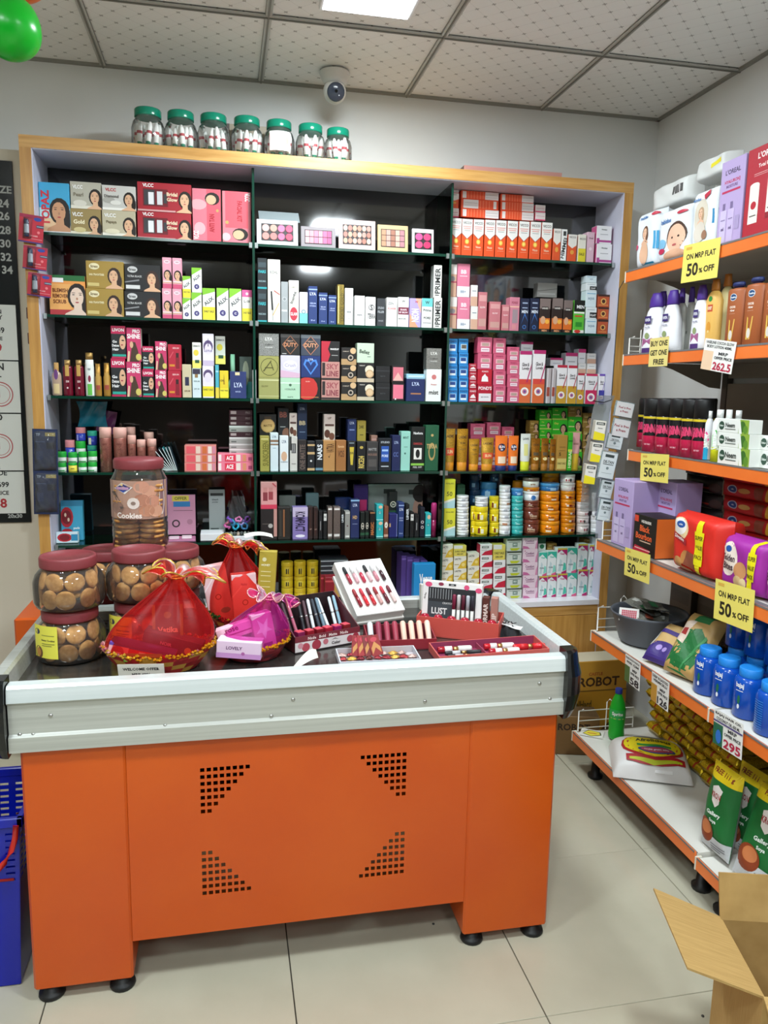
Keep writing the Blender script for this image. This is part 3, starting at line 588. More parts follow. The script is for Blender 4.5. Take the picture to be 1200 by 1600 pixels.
carton('skyline', 'pink and black eyeliner carton', 'c28c84', [('r', .04, .24, .2, .94, '2c2424'), ('t', 'SKY', .6, .74, .3, 'a05058', .66), ('t', 'LINE', .6, .36, .3, '8a3c48', .66), ('r', 0, .02, 1, .12, '2c2424')])
carton('compact_a', 'black tan compact carton, dark compact', '201c1a', [('r', 0, 0, 1, .34, 'b89468'), ('c', .78, .82, .2, 'd8b488'), ('c', .62, .42, .26, '0e0c0c'), ('c', .62, .42, .18, 'b8a898'), ('c', .62, .42, .1, '0e0c0c'), ('t', 'COMPACT', .3, .78, .06, 'c8b8a8', .5)])
carton('compact_b', 'black carton with beige compact', '1c1a1a', [('r', 0, 0, 1, .2, 'c8b8a0'), ('c', .72, .64, .26, 'e8dcc4'), ('c', .74, .44, .24, 'c8a47c'), ('c', .74, .44, .17, 'e0c098'), ('t', 'INSIGHT', .3, .86, .06, 'd0c8c0', .5)])
carton('mint_logo', 'square pale mint carton, black logo', 'c9ddc4', [('t', 'Bellez', .44, .56, .2, '2a3a2c', .6, -8), ('r', .6, .3, .8, .33, '5a6a5c')])
carton('black_sq', 'square black carton', '161618', [('r', 0, .7, 1, .74, '3c3c40'), ('t', 'MATTE', .5, .4, .07, '4c4c50', .6)])
carton('pink_sq', 'black framed pink blusher carton', '1c1416', [('r', .1, .12, .92, .9, 'd87484'), ('p', [(.1, .12), (.92, .12), (.5, .6)], 'f0b4ac')])
carton('pink_sq2', 'black framed bright pink blusher carton', '1c1416', [('r', .1, .12, .92, .9, 'e87890'), ('c', .3, .1, .06, 'ffffff')])
carton('navy_lid', 'navy carton with copper line', '1d2a5e', [('t', 'LYA', .5, .76, .16, 'c4d0f0', .4), ('r', .24, .3, .8, .36, 'b07850'), ('r', 0, .98, 1, 1, 'a8d8f0')])
carton('ice_flat', 'flat ice blue carton', '9ed0e6', [('r', .1, .3, .9, .6, 'd4ecf6')])
carton('mist', 'white mist carton', 'f0f2f0', [('t', 'mist', .5, .28, .13, '1e1e1e', .8), ('c', .5, .76, .16, 'd07878'), ('t', 'Priming', .5, .52, .06, 'c04848', .6)])
carton('blackdisc', 'black carton with gold compact disc', '15130f', [('c', .5, .5, .42, 'c89c5c'), ('c', .5, .5, .36, 'd8b070'), ('r', .3, .78, .7, .9, '3c2c18'), ('t', 'MATTE', .5, .5, .1, '7a5420', .5)])
carton('rosebox', 'small rose pink carton', 'b88478', [('r', .1, .2, .9, .5, 'd0a098')])
carton('olive_tall', 'olive yellow upright carton', 'a49c4a', [('t', 'SUNSCREEN', .6, .5, .3, '6c6820', .7, 90), ('r', .1, .9, .9, .93, 'd8d490')])
carton('iceblue', 'pale blue upright carton', 'd6e6ec', [('r', 0, .76, 1, .82, '8a6a50'), ('r', 0, .68, 1, .72, '8a6a50'), ('t', 'LYA', .5, .9, .06, '4a6a80', .5), ('r', .3, .6, .7, .61, '7a9aac')])
carton('lya_white', 'pale carton with beige oval', 'e2ebee', [('t', 'LYA', .5, .84, .09, '3a5a78', .5), ('e', .5, .42, .34, .14, 'd8b090'), ('t', 'FOUNDATION', .5, .26, .04, '6a8090', .8)])
carton('barcode', 'black white carton with barcode', 'cfcdc6', [('r', 0, .6, .2, 1, '1a1a1a'), ('r', .2, .52, .8, .8, '3a3a3a'), ('r', .3, .54, .34, .78, 'e8e8e8'), ('r', .5, .54, .54, .78, 'e8e8e8'), ('r', .64, .54, .66, .78, 'e8e8e8'), ('r', .2, .2, .8, .22, '80807c')])
carton('black_brown', 'slim black brown carton', '241e1e', [('t', 'ONE MATTE', .5, .45, .3, '6c5c54', .8, 90)])
carton('black_beige', 'black carton with beige bands', '1a1c20', [('r', 0, .84, 1, .9, 'c8a878'), ('r', 0, .56, 1, .64, 'c8a878'), ('r', 0, .02, 1, .1, 'c8a878'), ('c', .5, .34, .14, 'e0e0e0')])
carton('nars', 'black carton with white letters', '15181c', [('t', 'NARS', .56, .62, .36, 'e8ecf0', .5, 90), ('r', 0, .02, 1, .1, '64889c')])
carton('bb_black', 'black BB cream carton', '14161a', [('t', 'BB', .5, .76, .2, '8c4a3c', .7), ('e', .8, .1, .4, .2, '8a5c48'), ('r', .2, .32, .7, .35, 'a8a8a8')])
carton('choco', 'white cocoa print carton', 'ecdcd4', [('e', .3, .25, .26, .16, '5c3428'), ('e', .7, .15, .26, .14, '7a4a38'), ('r', .1, .54, .9, .62, '604038'), ('t', 'LIP', .5, .85, .08, '806058', .6)])
carton('bb_navy', 'tall navy BB carton', '172a4c', [('t', 'BB', .5, .46, .12, 'd8c8a0', .7), ('t', 'LYA', .5, .85, .07, 'b8c4dc', .5), ('r', .2, .2, .8, .22, '8090b0')])
carton('tan_v', 'tan carton with black tick', 'b98850', [('p', [(.4, .5), (.5, .42), (.66, .6), (.5, .47)], '2a1a10'), ('t', 'VATIKA', .6, .75, .3, '5c3c1c', .3, 90)])
carton('tan_k', 'brown tan carton with gold script', 'a26c3a', [('t', 'VO5', .5, .56, .22, '5c3418', .6), ('t', 'Keratin', .5, .8, .08, 'e0b480', .6)])
carton('black_tube', 'black carton with yellow tube print', '14171b', [('p', [(.26, .8), (.8, .8), (.66, .18), (.4, .18)], 'd0b83c'), ('r', .4, .1, .64, .2, '222222'), ('r', .2, .92, .8, .95, '90a0a8'), ('t', 'SUN', .52, .6, .08, '3a3a20', .4)])
carton('navy_sm', 'small navy serum carton', '1e2f66', [('t', 'LYA', .5, .84, .12, 'c8d4f0', .5), ('r', .2, .5, .8, .56, '8090c8')])
carton('gold_sm', 'small mustard serum carton', 'b49c40', [('t', '24K', .5, .7, .16, '5a4a14', .6), ('r', .3, .3, .7, .34, '5a4a14')])
carton('black24', 'black carton with gold numerals', '121416', [('t', 'RICE24', .5, .3, .36, 'd8c060', .42, 90), ('e', .5, .8, .2, .05, 'c0a850')])
carton('smoke', 'smoky grey foundation carton', '3a3838', [('t', 'MATTE', .5, .74, .09, 'a0a0a0', .7), ('t', 'MOUSSE', .5, .56, .08, '8c6c60', .8), ('r', .15, .14, .85, .4, '54504e')])
carton('black_blue', 'black carton with blue panel', '10151e', [('r', .2, .28, .8, .76, '2c58b0'), ('r', .26, .6, .74, .66, 'a8c8f0'), ('t', 'PORE', .5, .46, .08, 'd8e8ff', .5), ('t', 'STUDIO', .5, .88, .06, 'c0c8d0', .7), ('r', .2, .12, .8, .15, 'c8d0d8')])
carton('cc', 'navy CC cream carton', '1a2452', [('t', 'LYA', .5, .8, .08, 'a8b8dc', .5), ('t', 'CC', .45, .46, .13, '5a6ca8', .6)])
carton('mint_tall', 'mint green upright carton', '9bd6c8', [('t', 'MINT', .5, .84, .06, '3a6a60', .6), ('c', .44, .44, .1, '3a6a60'), ('r', .3, .6, .7, .61, '3a6a60')])
carton('charcoal', 'black charcoal mask carton, white panel', '111412', [('t', 'Nawhora', .5, .86, .06, 'f0f0f0', .7), ('t', 'CHARCOAL', .5, .62, .05, 'c04040', .7), ('r', .2, .26, .8, .52, 'eceae4'), ('e', .5, .39, .16, .1, '1c1c1c'), ('r', 0, .12, 1, .17, '8cc850'), ('t', 'PEEL OFF', .5, .08, .04, 'c8c8c8', .7)])
carton('hunter', 'dark green gold print carton', '1e5a3c', [('e', .5, .42, .26, .2, 'b89c60'), ('e', .5, .42, .18, .14, '1e5a3c'), ('t', 'TERRA', .5, .54, .1, 'c8ac70', .8), ('c', .5, .78, .1, 'c8ac70')])
carton('pink_twin', 'pink lipstick duo carton', 'e2a0a0', [('r', .14, .3, .42, .62, '8c3840'), ('r', .48, .34, .76, .64, '9c4048'), ('r', .16, .62, .4, .8, 'd4908c'), ('r', .5, .64, .74, .8, 'd4908c'), ('r', 0, 0, 1, .16, 'd8405c'), ('p', [(.7, .94), (.95, .8), (.95, .86), (.74, .98)], 'c84858')])
carton('dark_set', 'dark windowed makeup set', '241d1e', [('r', .8, .1, 1, 1, 'c8948c'), ('c', .6, .45, .14, 'b8b4b0'), ('r', .1, .5, .5, .53, '5c5450')])
carton('dark_bronze', 'dark carton with bronze pen', '24201c', [('r', .42, .08, .54, .92, '94603c'), ('r', .12, .1, .3, .9, '3c3630')])
carton('dark_plain', 'slim dark brown carton', '2c1a18', [('r', .3, .1, .5, .9, '48281f'), ('t', 'LIP', .5, .3, .04, 'b89c90', .5)])
carton('orly', 'purple carton with bold letters', '8a7ab8', [('r', 0, .7, 1, 1, 'c8bcdc'), ('t', 'KOMPACT', .5, .55, .42, '241a3c', .62, -90), ('e', .5, .1, .32, .045, 'f4f0ff')])
carton('grey_bronze', 'slim grey bronze metallic carton', '8c7e78:f', [('r', .1, .06, .9, .14, 'e0dcd8'), ('r', .1, .9, .9, .96, 'e8e4e0')])
carton('black_writ', 'slim black carton, white letters', '101418', [('t', 'LINER', .5, .7, .5, 'dce4e8', .4, 90)])
carton('grey_writ', 'slim grey lip carton', '989894', [('c', .5, .46, .16, '604040'), ('r', .1, .04, .9, .1, 'e8e8e4'), ('r', .1, .92, .9, .97, 'd8d8d4')])
carton('navy_hd', 'navy HD foundation carton', '202c5c', [('t', 'LYA', .5, .86, .08, 'c8d4f0', .5), ('t', 'HD', .5, .54, .09, 'd8b070', .5), ('r', .2, .36, .8, .37, '9aa8d0'), ('r', 0, .96, 1, 1, '8cb8e0')])
carton('badge', 'black carton with white badge', '0f1a16', [('e', .5, .46, .36, .13, 'e8e0d0'), ('e', .5, .46, .28, .1, '2c3c34'), ('t', '24', .5, .46, .08, 'e8e0d0', .5), ('r', 0, .1, 1, .2, '28583c')])
carton('mag_orange', 'black carton with orange letters', '18120f', [('t', 'MAGIC', .5, .35, .5, 'c87840', .5, 90), ('r', 0, .94, 1, 1, 'a06c44')])
carton('teal_sm', 'small turquoise carton', '2cb0b4', [('e', .6, .84, .3, .1, 'e8c0a0'), ('c', .5, .5, .2, 'a8e8e8'), ('t', 'EYE', .5, .5, .12, '0e5c60', .5), ('r', 0, .02, 1, .08, 'a0f0ec')])
carton('brown_badge', 'brown carton with white badge', '7c4a34', [('e', .5, .4, .4, .1, 'ece4d8'), ('p', [(.3, .4), (.5, .36), (.8, .46), (.5, .39)], '2a1a10'), ('r', 0, .02, 1, .1, 'c8a090')])
carton('navy_gem', 'navy carton with gold square', '1c2268', [('r', .02, .44, .2, .6, 'c8a470'), ('r', .94, .02, 1, 1, '8c98d8')])
carton('blackpen', 'slim black liner carton', '101114', [('r', .4, .3, .52, .8, 'c8c8c8'), ('r', .3, .64, .7, .84, '2c2c30')])
carton('blackpen_w', 'black liner carton with white label', '111214', [('r', .1, .66, .9, .92, 'dcdcd8'), ('t', 'KAJAL', .5, .8, .07, '303030', .6)])
carton('blackpen_c', 'slim black carton, two pale rings', '141828', [('c', .5, .5, .34, 'e0e0e0'), ('c', .5, .5, .22, '401c1c'), ('c', .5, .32, .34, 'e0e0e0'), ('c', .5, .32, .22, '401c1c')])
bottlek('magenta_tube', 'slim magenta mascara', '8e2050:g', 'b03070:g', [], prof=[(.9, 0), (.9, .5)], capprof=[(1, .5), (1, .94), (.7, 1)], name='mascara', cat='mascara', sy=1)
jark('gold_tin', 'yellow hair wax tin', 'c8a814', 'd0b020', [('r', .4, .3, .56, .8, '1a1810')], lidh=.3, name='wax_tin', cat='tin')
carton('grey_tray', 'flat dark tray carton with pale rim', '26282e', [('r', 0, .62, 1, .82, 'b0b4bc')], d=.09)
carton('purple_box', 'purple razor carton standing edgeways', '543c84', [('r', .1, .9, .9, .94, '7c64b0')], d=.1)
carton('venus', 'bright blue razor carton', '1e8ccc', [('t', 'Venus', .55, .62, .26, 'ffffff', .6), ('t', 'simply', .5, .34, .1, 'd8f0ff', .6)], d=.04)
carton('red_flat', 'dark red carton with gold pack beside', '8c1c28', [('r', .4, .1, .9, .8, 'c09850'), ('r', 0, .84, 1, .9, 'c84c50')], d=.05)

# ---------------------------------------------------------------- packs of the right bay
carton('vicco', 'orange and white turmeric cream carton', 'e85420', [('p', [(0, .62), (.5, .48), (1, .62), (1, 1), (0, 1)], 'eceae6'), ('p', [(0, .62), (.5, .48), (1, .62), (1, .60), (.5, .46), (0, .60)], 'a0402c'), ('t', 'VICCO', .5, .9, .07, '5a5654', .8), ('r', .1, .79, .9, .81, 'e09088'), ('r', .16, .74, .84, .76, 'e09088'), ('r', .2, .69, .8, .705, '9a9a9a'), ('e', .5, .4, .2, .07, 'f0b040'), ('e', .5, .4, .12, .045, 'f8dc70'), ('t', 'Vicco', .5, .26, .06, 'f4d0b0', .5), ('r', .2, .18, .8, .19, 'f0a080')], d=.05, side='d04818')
carton('vicco_s', 'small orange and white turmeric carton', 'dc5426', [('p', [(0, .62), (.5, .5), (1, .62), (1, 1), (0, 1)], 'e4e0da'), ('t', 'VICCO', .5, .9, .07, '5a5654', .8), ('e', .5, .36, .22, .08, 'e0a040')])
carton('white_black', 'white carton with black tilted letters', 'eeeeec', [('t', 'HIMMEL', .5, .45, .5, '303434', .7, 80), ('r', .3, .8, .8, .94, '303434')])
carton('yell_white', 'small yellow white cream carton', 'e4e0d4', [('r', 0, 0, 1, .5, 'dccc30'), ('t', 'SALE', .5, .3, .1, '5a5420', .7), ('t', 'VICCO', .5, .84, .07, '606060', .8)])
carton('pink_slim', 'slim lilac pink carton', 'd8b4c4', [('c', .5, .46, .2, 'e8d4dc'), ('t', 'Vivel', .5, .8, .06, '7a5a68', .6)])
carton('hima', 'white carton with magenta foot', 'ecebee', [('r', .02, .08, 1, .2, 'b04890'), ('r', .02, 0, .2, .3, 'b04890'), ('t', 'Himalaya', .5, .78, .09, '404448', .6), ('r', .24, .5, .76, .53, 'a0a0a8')], side='d06090')
carton('paste_b', 'orange tube bundle, white right end', 'e6542a', [('r', .64, .04, 1, .96, 'e4e4e2'), ('r', .66, .3, .98, .34, 'b0b0b0'), ('r', .66, .6, .98, .64, 'b0b0b0'), ('r', .04, .1, .14, .9, 'e8e8e4')] + [('r', .18+.08*k, .06, .195+.08*k, .94, 'f08a60') for k in range(6)], d=.1)
carton('paste_c', 'orange tube bundle, white left end', 'e6542a', [('r', .06, .04, .46, .96, 'e4e4e2'), ('r', .1, .3, .44, .34, 'b0b0b0'), ('r', .1, .6, .44, .64, 'b0b0b0'), ('r', .86, .1, .94, .9, 'e8e8e4')] + [('r', .5+.08*k, .06, .515+.08*k, .94, 'f08a60') for k in range(4)], d=.1)
carton('small_pw', 'small pink and white end carton', 'e8e2e0', [('r', 0, 0, 1, .16, 'd04870'), ('r', .1, .5, .9, .56, 'c08898'), ('r', .1, .3, .9, .34, 'c0b0b0')], side='d84860')
carton('beige_bb', 'beige and silver cream carton', 'd0a48c', [('r', 0, .7, 1, 1, 'e4dcd8'), ('e', .4, .56, .4, .08, '8c8488'), ('r', 0, .44, 1, .48, 'b03058')])
carton('pink_bb', 'pink BB cream carton', 'dc7c98', [('t', 'BB', .5, .76, .12, 'f4e0e8', .6), ('r', .2, .62, .8, .64, 'f4e0e8'), ('r', 0, 0, 1, .32, 'eceaf0'), ('t', 'BB+', .5, .16, .08, '7c8ca0', .5)])
carton('white_small', 'white beige cream carton', 'e6e2de', [('r', 0, 0, 1, .45, 'd4a890'), ('r', .2, .7, .8, .74, '8c98a0')])
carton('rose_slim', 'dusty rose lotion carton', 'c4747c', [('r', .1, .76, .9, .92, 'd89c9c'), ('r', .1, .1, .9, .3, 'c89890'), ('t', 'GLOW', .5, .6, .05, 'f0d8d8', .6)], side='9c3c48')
carton('rose_wide', 'wide rose carton with grey window', 'cc7c90', [('r', 0, .7, .96, .74, 'e8b4a0'), ('r', .3, .24, .84, .64, '9c8890'), ('r', .3, .06, .7, .2, 'd48c90'), ('t', 'PONDS', .5, .84, .07, 'a04058', .6)])
carton('men_navy', 'navy mens face cream carton', '141c38', [('t', 'MEN', .5, .6, .09, 'dce4f0', .7), ('r', .2, .84, .8, .88, '9cacc8'), ('r', .2, .7, .8, .73, '9cacc8'), ('p', [(.1, .2), (.5, .5), (.9, .3), (.5, .56)], '3c78c8'), ('c', .5, .14, .22, '3c6cb0'), ('c', .5, .14, .14, '141c38')])
carton('man_orange', 'black and orange mens cream carton', '2c1c18', [('r', 0, .7, 1, 1, '7c6c68'), ('r', 0, .1, 1, .42, 'd86a20'), ('r', .2, .66, .8, .76, '14100e'), ('t', 'GARNIER', .5, .71, .05, 'e8e0d8', .55), ('e', .34, .36, .24, .12, 'd8a480'), ('c', .74, .32, .2, 'f0b040'), ('t', 'MEN', .5, .05, .06, 'e8a070', .5)])
carton('man_green', 'green and black MEN carton', '5cb83a', [('r', 0, .66, 1, 1, '10140f'), ('t', 'MEN', .6, .8, .1, 'f0f0f0', .7), ('r', 0, .6, 1, .65, 'f0f0e8'), ('r', .1, .5, .8, .54, 'd83828'), ('r', .2, .2, .8, .34, '2c8a28'), ('r', 0, 0, 1, .1, 'e0e0d8'), ('e', .4, .06, .3, .05, 'c83028')])
carton('olay', 'white carton with black OLAY band', 'dfe5e8', [('r', .36, .1, 1, .56, '14161a'), ('t', 'OLAY', .68, .32, .2, 'f0f0f0', .56), ('r', .1, .76, .8, .82, 'a8b4bc')])
carton('ice_small', 'small pale blue cream carton', 'd4e2e8', [('t', 'aqua', .5, .5, .2, '88a0b0', .6), ('r', .1, .8, .9, .85, '70a8c8')])
carton('saffron', 'orange brown jar carton', 'b8522c', [('r', 0, .84, 1, 1, '3a1a10'), ('c', .5, .46, .24, 'e0b060'), ('c', .5, .46, .15, '4a2010'), ('r', .1, .12, .9, .2, 'd88848')])
carton('grey_lying', 'grey speckled carton lying flat', '8e8c88', [('p', [(0, .4), (1, .6), (1, .64), (0, .44)], '5a5854'), ('r', .1, .2, .9, .3, 'a8a6a2')])
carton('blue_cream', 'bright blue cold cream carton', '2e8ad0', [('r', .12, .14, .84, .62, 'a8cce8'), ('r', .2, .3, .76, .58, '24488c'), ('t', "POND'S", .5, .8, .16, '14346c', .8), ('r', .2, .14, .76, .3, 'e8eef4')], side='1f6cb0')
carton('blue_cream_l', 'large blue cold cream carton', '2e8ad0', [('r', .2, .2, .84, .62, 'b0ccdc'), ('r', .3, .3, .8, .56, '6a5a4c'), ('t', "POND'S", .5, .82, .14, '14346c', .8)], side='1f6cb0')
carton('red_narrow', 'narrow red and white cream carton', 'b01c34', [('t', "POND'S", .5, .8, .14, 'f0d8dc', .8), ('p', [(.1, .3), (.9, .3), (.6, .6), (.3, .5)], 'f0e8e8'), ('r', .1, .1, .9, .2, 'e8d0d4')])
carton('ponds_red', 'red anti-ageing cream carton, white jar', 'c01830', [('t', "POND'S", .5, .86, .1, 'f4dce0', .6), ('p', [(.26, .2), (.74, .2), (.7, .5), (.56, .6), (.5, .72), (.4, .6), (.3, .5)], 'f4f0f0')])
carton('ponds_red2', 'crimson cream carton with white foot', 'b41430', [('t', "POND'S", .5, .8, .2, 'f4e8ec', .9), ('r', .08, .06, .92, .5, 'e8e4e8'), ('t', 'age miracle', .5, .3, .1, '5a5060', .7)])
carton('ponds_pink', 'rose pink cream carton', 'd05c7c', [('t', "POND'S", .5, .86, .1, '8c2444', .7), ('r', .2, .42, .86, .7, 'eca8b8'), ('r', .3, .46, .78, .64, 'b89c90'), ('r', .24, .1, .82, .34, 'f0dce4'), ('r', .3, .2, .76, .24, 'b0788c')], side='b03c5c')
for k, de, c1, c2, c3 in (('glow_tall', 'tall pink and white fairness carton', 'd8483c', 'b4286a', 'd86a3a'), ('glow_gold', 'white and gold fairness carton', 'c89830', 'b82840', 'c89830'), ('glow_pink', 'white and magenta fairness carton', 'cc2c5c', 'cc2c5c', 'cc2c5c'), ('glow_blue', 'white and violet fairness carton', '3c3c98', '6c4cb0', '3c3c98')):
    carton(k, de, 'ece8ea', [('r', 0, 0, 1, .46, c3), ('r', 0, .36, 1, .46, c1), ('r', 0, .93, 1, 1, c2), ('t', 'Glow &', .5, .74, .07, '50484c', .6), ('t', 'Lovely', .52, .66, .07, '50484c', .6), ('p', [(.6, .4), (.7, .4), (.98, .68), (.98, .76)], c2), ('c', .5, .22, .34, 'f4f0ea'), ('c', .5, .22, .2, 'c87890'), ('c', .5, .22, .1, '6a4a90')], d=.04)
carton('glow_side', 'silver edged fairness carton seen edgeways', 'b8aeb0', [('r', .1, 0, .3, 1, 'd8d4d8'), ('r', .1, .2, .8, .46, 'a04838')])
carton('white_pk_cap', 'short white carton with magenta top', 'ece8ec', [('r', 0, .74, 1, 1, 'c03070'), ('r', .2, .3, .8, .36, 'a0a0a8')], side='c8c4cc')
tubek('lakme_gold', 'golden sun cream tube', 'd09a30:f', 'd88c1c', [('t', 'LAKME', .5, .8, .07, '5a3c14', .7), ('t', 'SUN', .5, .66, .05, '5a3c14', .5), ('r', .22, .5, .78, .52, '8c6420')], caph=.2)
tubek('lakme_red', 'golden sun cream tube with red band', 'd8a840:f', 'd88c1c', [('t', 'LAKME', .5, .82, .07, '5a3c14', .7), ('r', .1, .36, .9, .54, 'e0542c'), ('t', 'SUN', .5, .45, .09, 'fcd8a0', .5)], caph=.2)
tubek('orange_sun', 'orange sun care tube with navy cap', 'ec7418', '182a6c', [('c', .5, .66, .3, '142048'), ('t', 'SUN', .5, .68, .07, 'f0f4ff', .5), ('t', '50', .5, .6, .05, 'f0f4ff', .3), ('r', .2, .2, .8, .4, 'f4dcc0')], caph=.14)
tubek('pale_tube', 'pale tube with lime yellow foot', 'dfe4dc', 'd8dc28', [('t', 'LAWS', .5, .86, .06, '404440', .6), ('r', .3, .4, .7, .72, 'e4e08c')], caph=.24)
tubek('bronze_tube', 'bronze gold face cream tube', 'b87824:f', 'a86c1c', [('r', .2, .46, .8, .56, '5c4c34'), ('t', 'LAKME', .5, .8, .06, '5c3c10', .7), ('e', .5, .36, .3, .05, 'f0dc9c')], caph=.2)
carton('gold_five', 'gold carton with yellow label', 'b4883c', [('r', .04, .04, .96, .34, 'd8c470'), ('t', '5', .3, .46, .1, '4a3814'), ('t', 'DAILY SALE', .5, .2, .06, '6a5a20', .8), ('r', .2, .56, .8, .57, '6a5020'), ('r', .2, .66, .8, .67, '6a5020')])
carton('green_column', 'narrow bright green carton', '3cb428', [('r', 0, .5, 1, .56, 'd0e04c'), ('r', 0, .76, 1, .8, '1e7a20'), ('t', 'HERBAL', .5, .3, .3, 'f0f4c0', .7, 90)])
tubek('pink_yellow', 'pink topped yellow tube', 'e0a4a0', 'e0b82c', [('t', 'GOLD', .5, .7, .05, '8c5c50', .6)], caph=.44)
carton('green_bleach', 'bright green bleach carton with woman', '38c428', [('f', .74, .44, .9, HB, SK), ('t', 'Oxy', .26, .78, .16, 'e8f060', .3), ('r', .04, .4, .46, .46, 'f0f4a0'), ('r', 0, 0, 1, .14, 'b8e060')])
carton('gold_bleach', 'old gold bleach carton with woman', 'a07c34', [('f', .74, .44, .9, HB, SK), ('t', 'Gold', .28, .74, .16, 'ecd48c', .36), ('r', .04, .36, .46, .42, 'd8bc70')])
carton('spf_yellow', 'yellow and white SPF carton', 'e4e03c', [('t', '50', .5, .5, .16, '6a6a30', .7), ('t', 'HYALURO', .5, .86, .05, '6a6a30', .7), ('p', [(0, 0), (1, 0), (1, .3), (0, .16)], 'b4dce0'), ('p', [(0, .16), (1, .3), (1, .36), (0, .24)], 'f4f4e4')])
jark('j_white', 'small white cream jar', 'e9ebee:g', 'eff0f2:g', [('r', .4, .2, .62, .8, 'b0b4bc')], lidh=.5)
jark('j_yellow', 'yellow cream jar with maroon print', 'e0c81c:g', 'ecd424:g', [('r', .34, .2, .46, .8, '7a3018'), ('r', .5, .2, .64, .7, 'f4f0d0')], lidh=.35)
jark('j_white_pr', 'white cream jar with brown print', 'e6e4e0:g', 'eceae8:g', [('r', .36, .2, .66, .7, 'c08868')], lidh=.4)
jark('j_teal', 'turquoise cream jar', '34a8a4:g', '4cbcb8:g', [('t', 'Himalaya', .5, .5, .3, 'd0f4f0', .3)], lidh=.45)
jark('j_blue', 'blue cream jar', '3478b8:g', '4c94cc:g', [('r', .4, .2, .6, .8, 'a0c8e8')], lidh=.4)
jark('j_maroon', 'large cocoa brown cream jar', '6c3426:g', '7a3c2c:g', [('t', 'Nivea', .5, .5, .28, 'e8c8a8', .3), ('r', .36, .2, .64, .3, 'b88868')], lidh=.3)
jark('j_orange', 'orange skin cream jar', 'e28812:g', 'ea941c:g', [('r', .36, .3, .46, .7, 'f4f0e0'), ('r', .48, .3, .6, .7, '8c2018'), ('c', .66, .5, .02, '403010')], lidh=.4)
jark('j_orange_w', 'wide orange skin cream jar', 'e8860e:g', 'f09a20:g', [('t', 'vitamin', .5, .6, .2, '7a3808', .3), ('r', .42, .2, .6, .4, 'f4e0c0')], lidh=.3)
jark('j_white_blue', 'white cream jar with blue oval', 'eceef0:g', 'f0f0ee:g', [('e', .56, .5, .1, .36, '3070b8')], lidh=.3)
jark('j_white_pink', 'white cream jar with pink print', 'e8dcd8:g', 'ece4e0:g', [('r', .4, .3, .56, .7, 'c04050'), ('e', .62, .5, .04, .3, '202020')], lidh=.3)
jark('j_dark', 'dark blue cream jar at the back', '203c5c:g', '18304c:g', [('r', .4, .3, .6, .7, '7098b8')], lidh=.35)
jark('j_white_dark', 'white and dark cream jar', 'e8e4dc:g', '6a5a50:g', [('t', 'argan', .5, .5, .3, '9a6a3c', .2)], lidh=.35)
carton('green_logo', 'dark green and white carton', '24543c', [('r', 0, 0, 1, .6, 'e4ece4'), ('c', .5, .4, .3, '2c7c54')])
carton('soap_yellow', 'white and yellow face cream carton', 'e8e4d4', [('p', [(.3, 0), (1, 0), (1, .7), (.6, .5)], 'e0b838'), ('c', .76, .3, .14, 'f0d880'), ('t', 'LACTO', .32, .78, .16, '4a4a44', .5), ('r', .06, .3, .4, .36, 'b09848')], side='c8b878')
carton('soap_red', 'white and red face cream carton', 'ecebea', [('p', [(.1, 0), (1, 0), (1, .5), (.4, .34)], 'c8203c'), ('r', .12, .64, .7, .82, '3c4440'), ('t', 'GARNIER', .41, .73, .1, 'e8f0e8', .5), ('r', .1, .46, .56, .5, 'b0a8a8')], side='c83850')
carton('soap_gold', 'yellow promotional face cream carton', 'e4d260', [('r', 0, .7, .7, 1, 'e8e8e4'), ('t', 'DAILY SALE', .5, .45, .16, '54502c', .8), ('t', '50% OFF', .5, .2, .12, '54502c', .6)])
carton('neem_soap', 'grey green aloe gel carton', 'ccd4ca', [('r', 0, .88, 1, 1, '3a4434'), ('r', .38, .36, .72, .7, '7c9084'), ('t', 'BIO', .55, .56, .12, 'e8f0e8', .3), ('p', [(.3, .06), (.7, .06), (.92, .26), (.2, .26)], 'c0c828'), ('r', .1, .74, .9, .78, '5c6c60')])
carton('comfort', 'pale pink sanitary care carton', 'ead0dc', [('t', 'Comfort', .46, .66, .2, '7c3c6c', .6), ('r', .2, .44, .76, .5, '9c6484'), ('p', [(0, 0), (.5, 0), (.3, .2), (0, .26)], 'c86c9c'), ('p', [(1, 0), (1, .8), (.88, .4), (.84, 0)], 'd88cb0'), ('t', '+', .12, .84, .1, 'b04878')])
for k, de, c1, c2 in (('veet_teal', 'white and teal hair removal carton', '3cb8a0', '8cd8c8'), ('veet_mag', 'white and magenta hair removal carton', 'b8246c', '4cc0a8')):
    carton(k, de, 'e9eeee', [('p', [(0, .8), (.4, .92), (1, .7), (1, 1), (0, 1)], c1), ('t', 'Veet', .5, .78, .08, c1, .5), ('p', [(.1, .1), (.4, .1), (.5, .5), (.3, .6), (.2, .3)], 'c8d8dc'), ('p', [(.6, .1), (1, .16), (.9, .4), (.7, .44)], c2), ('p', [(.5, 0), (1, 0), (1, .14), (.5, .06)], c1 if c1 != '3cb8a0' else 'e0608c'), ('t', 'PURE', .4, .34, .06, '6a7c80', .6)] + ([('r', 0, .94, 1, 1, 'd8c440')] if c1 != '3cb8a0' else []), d=.04)

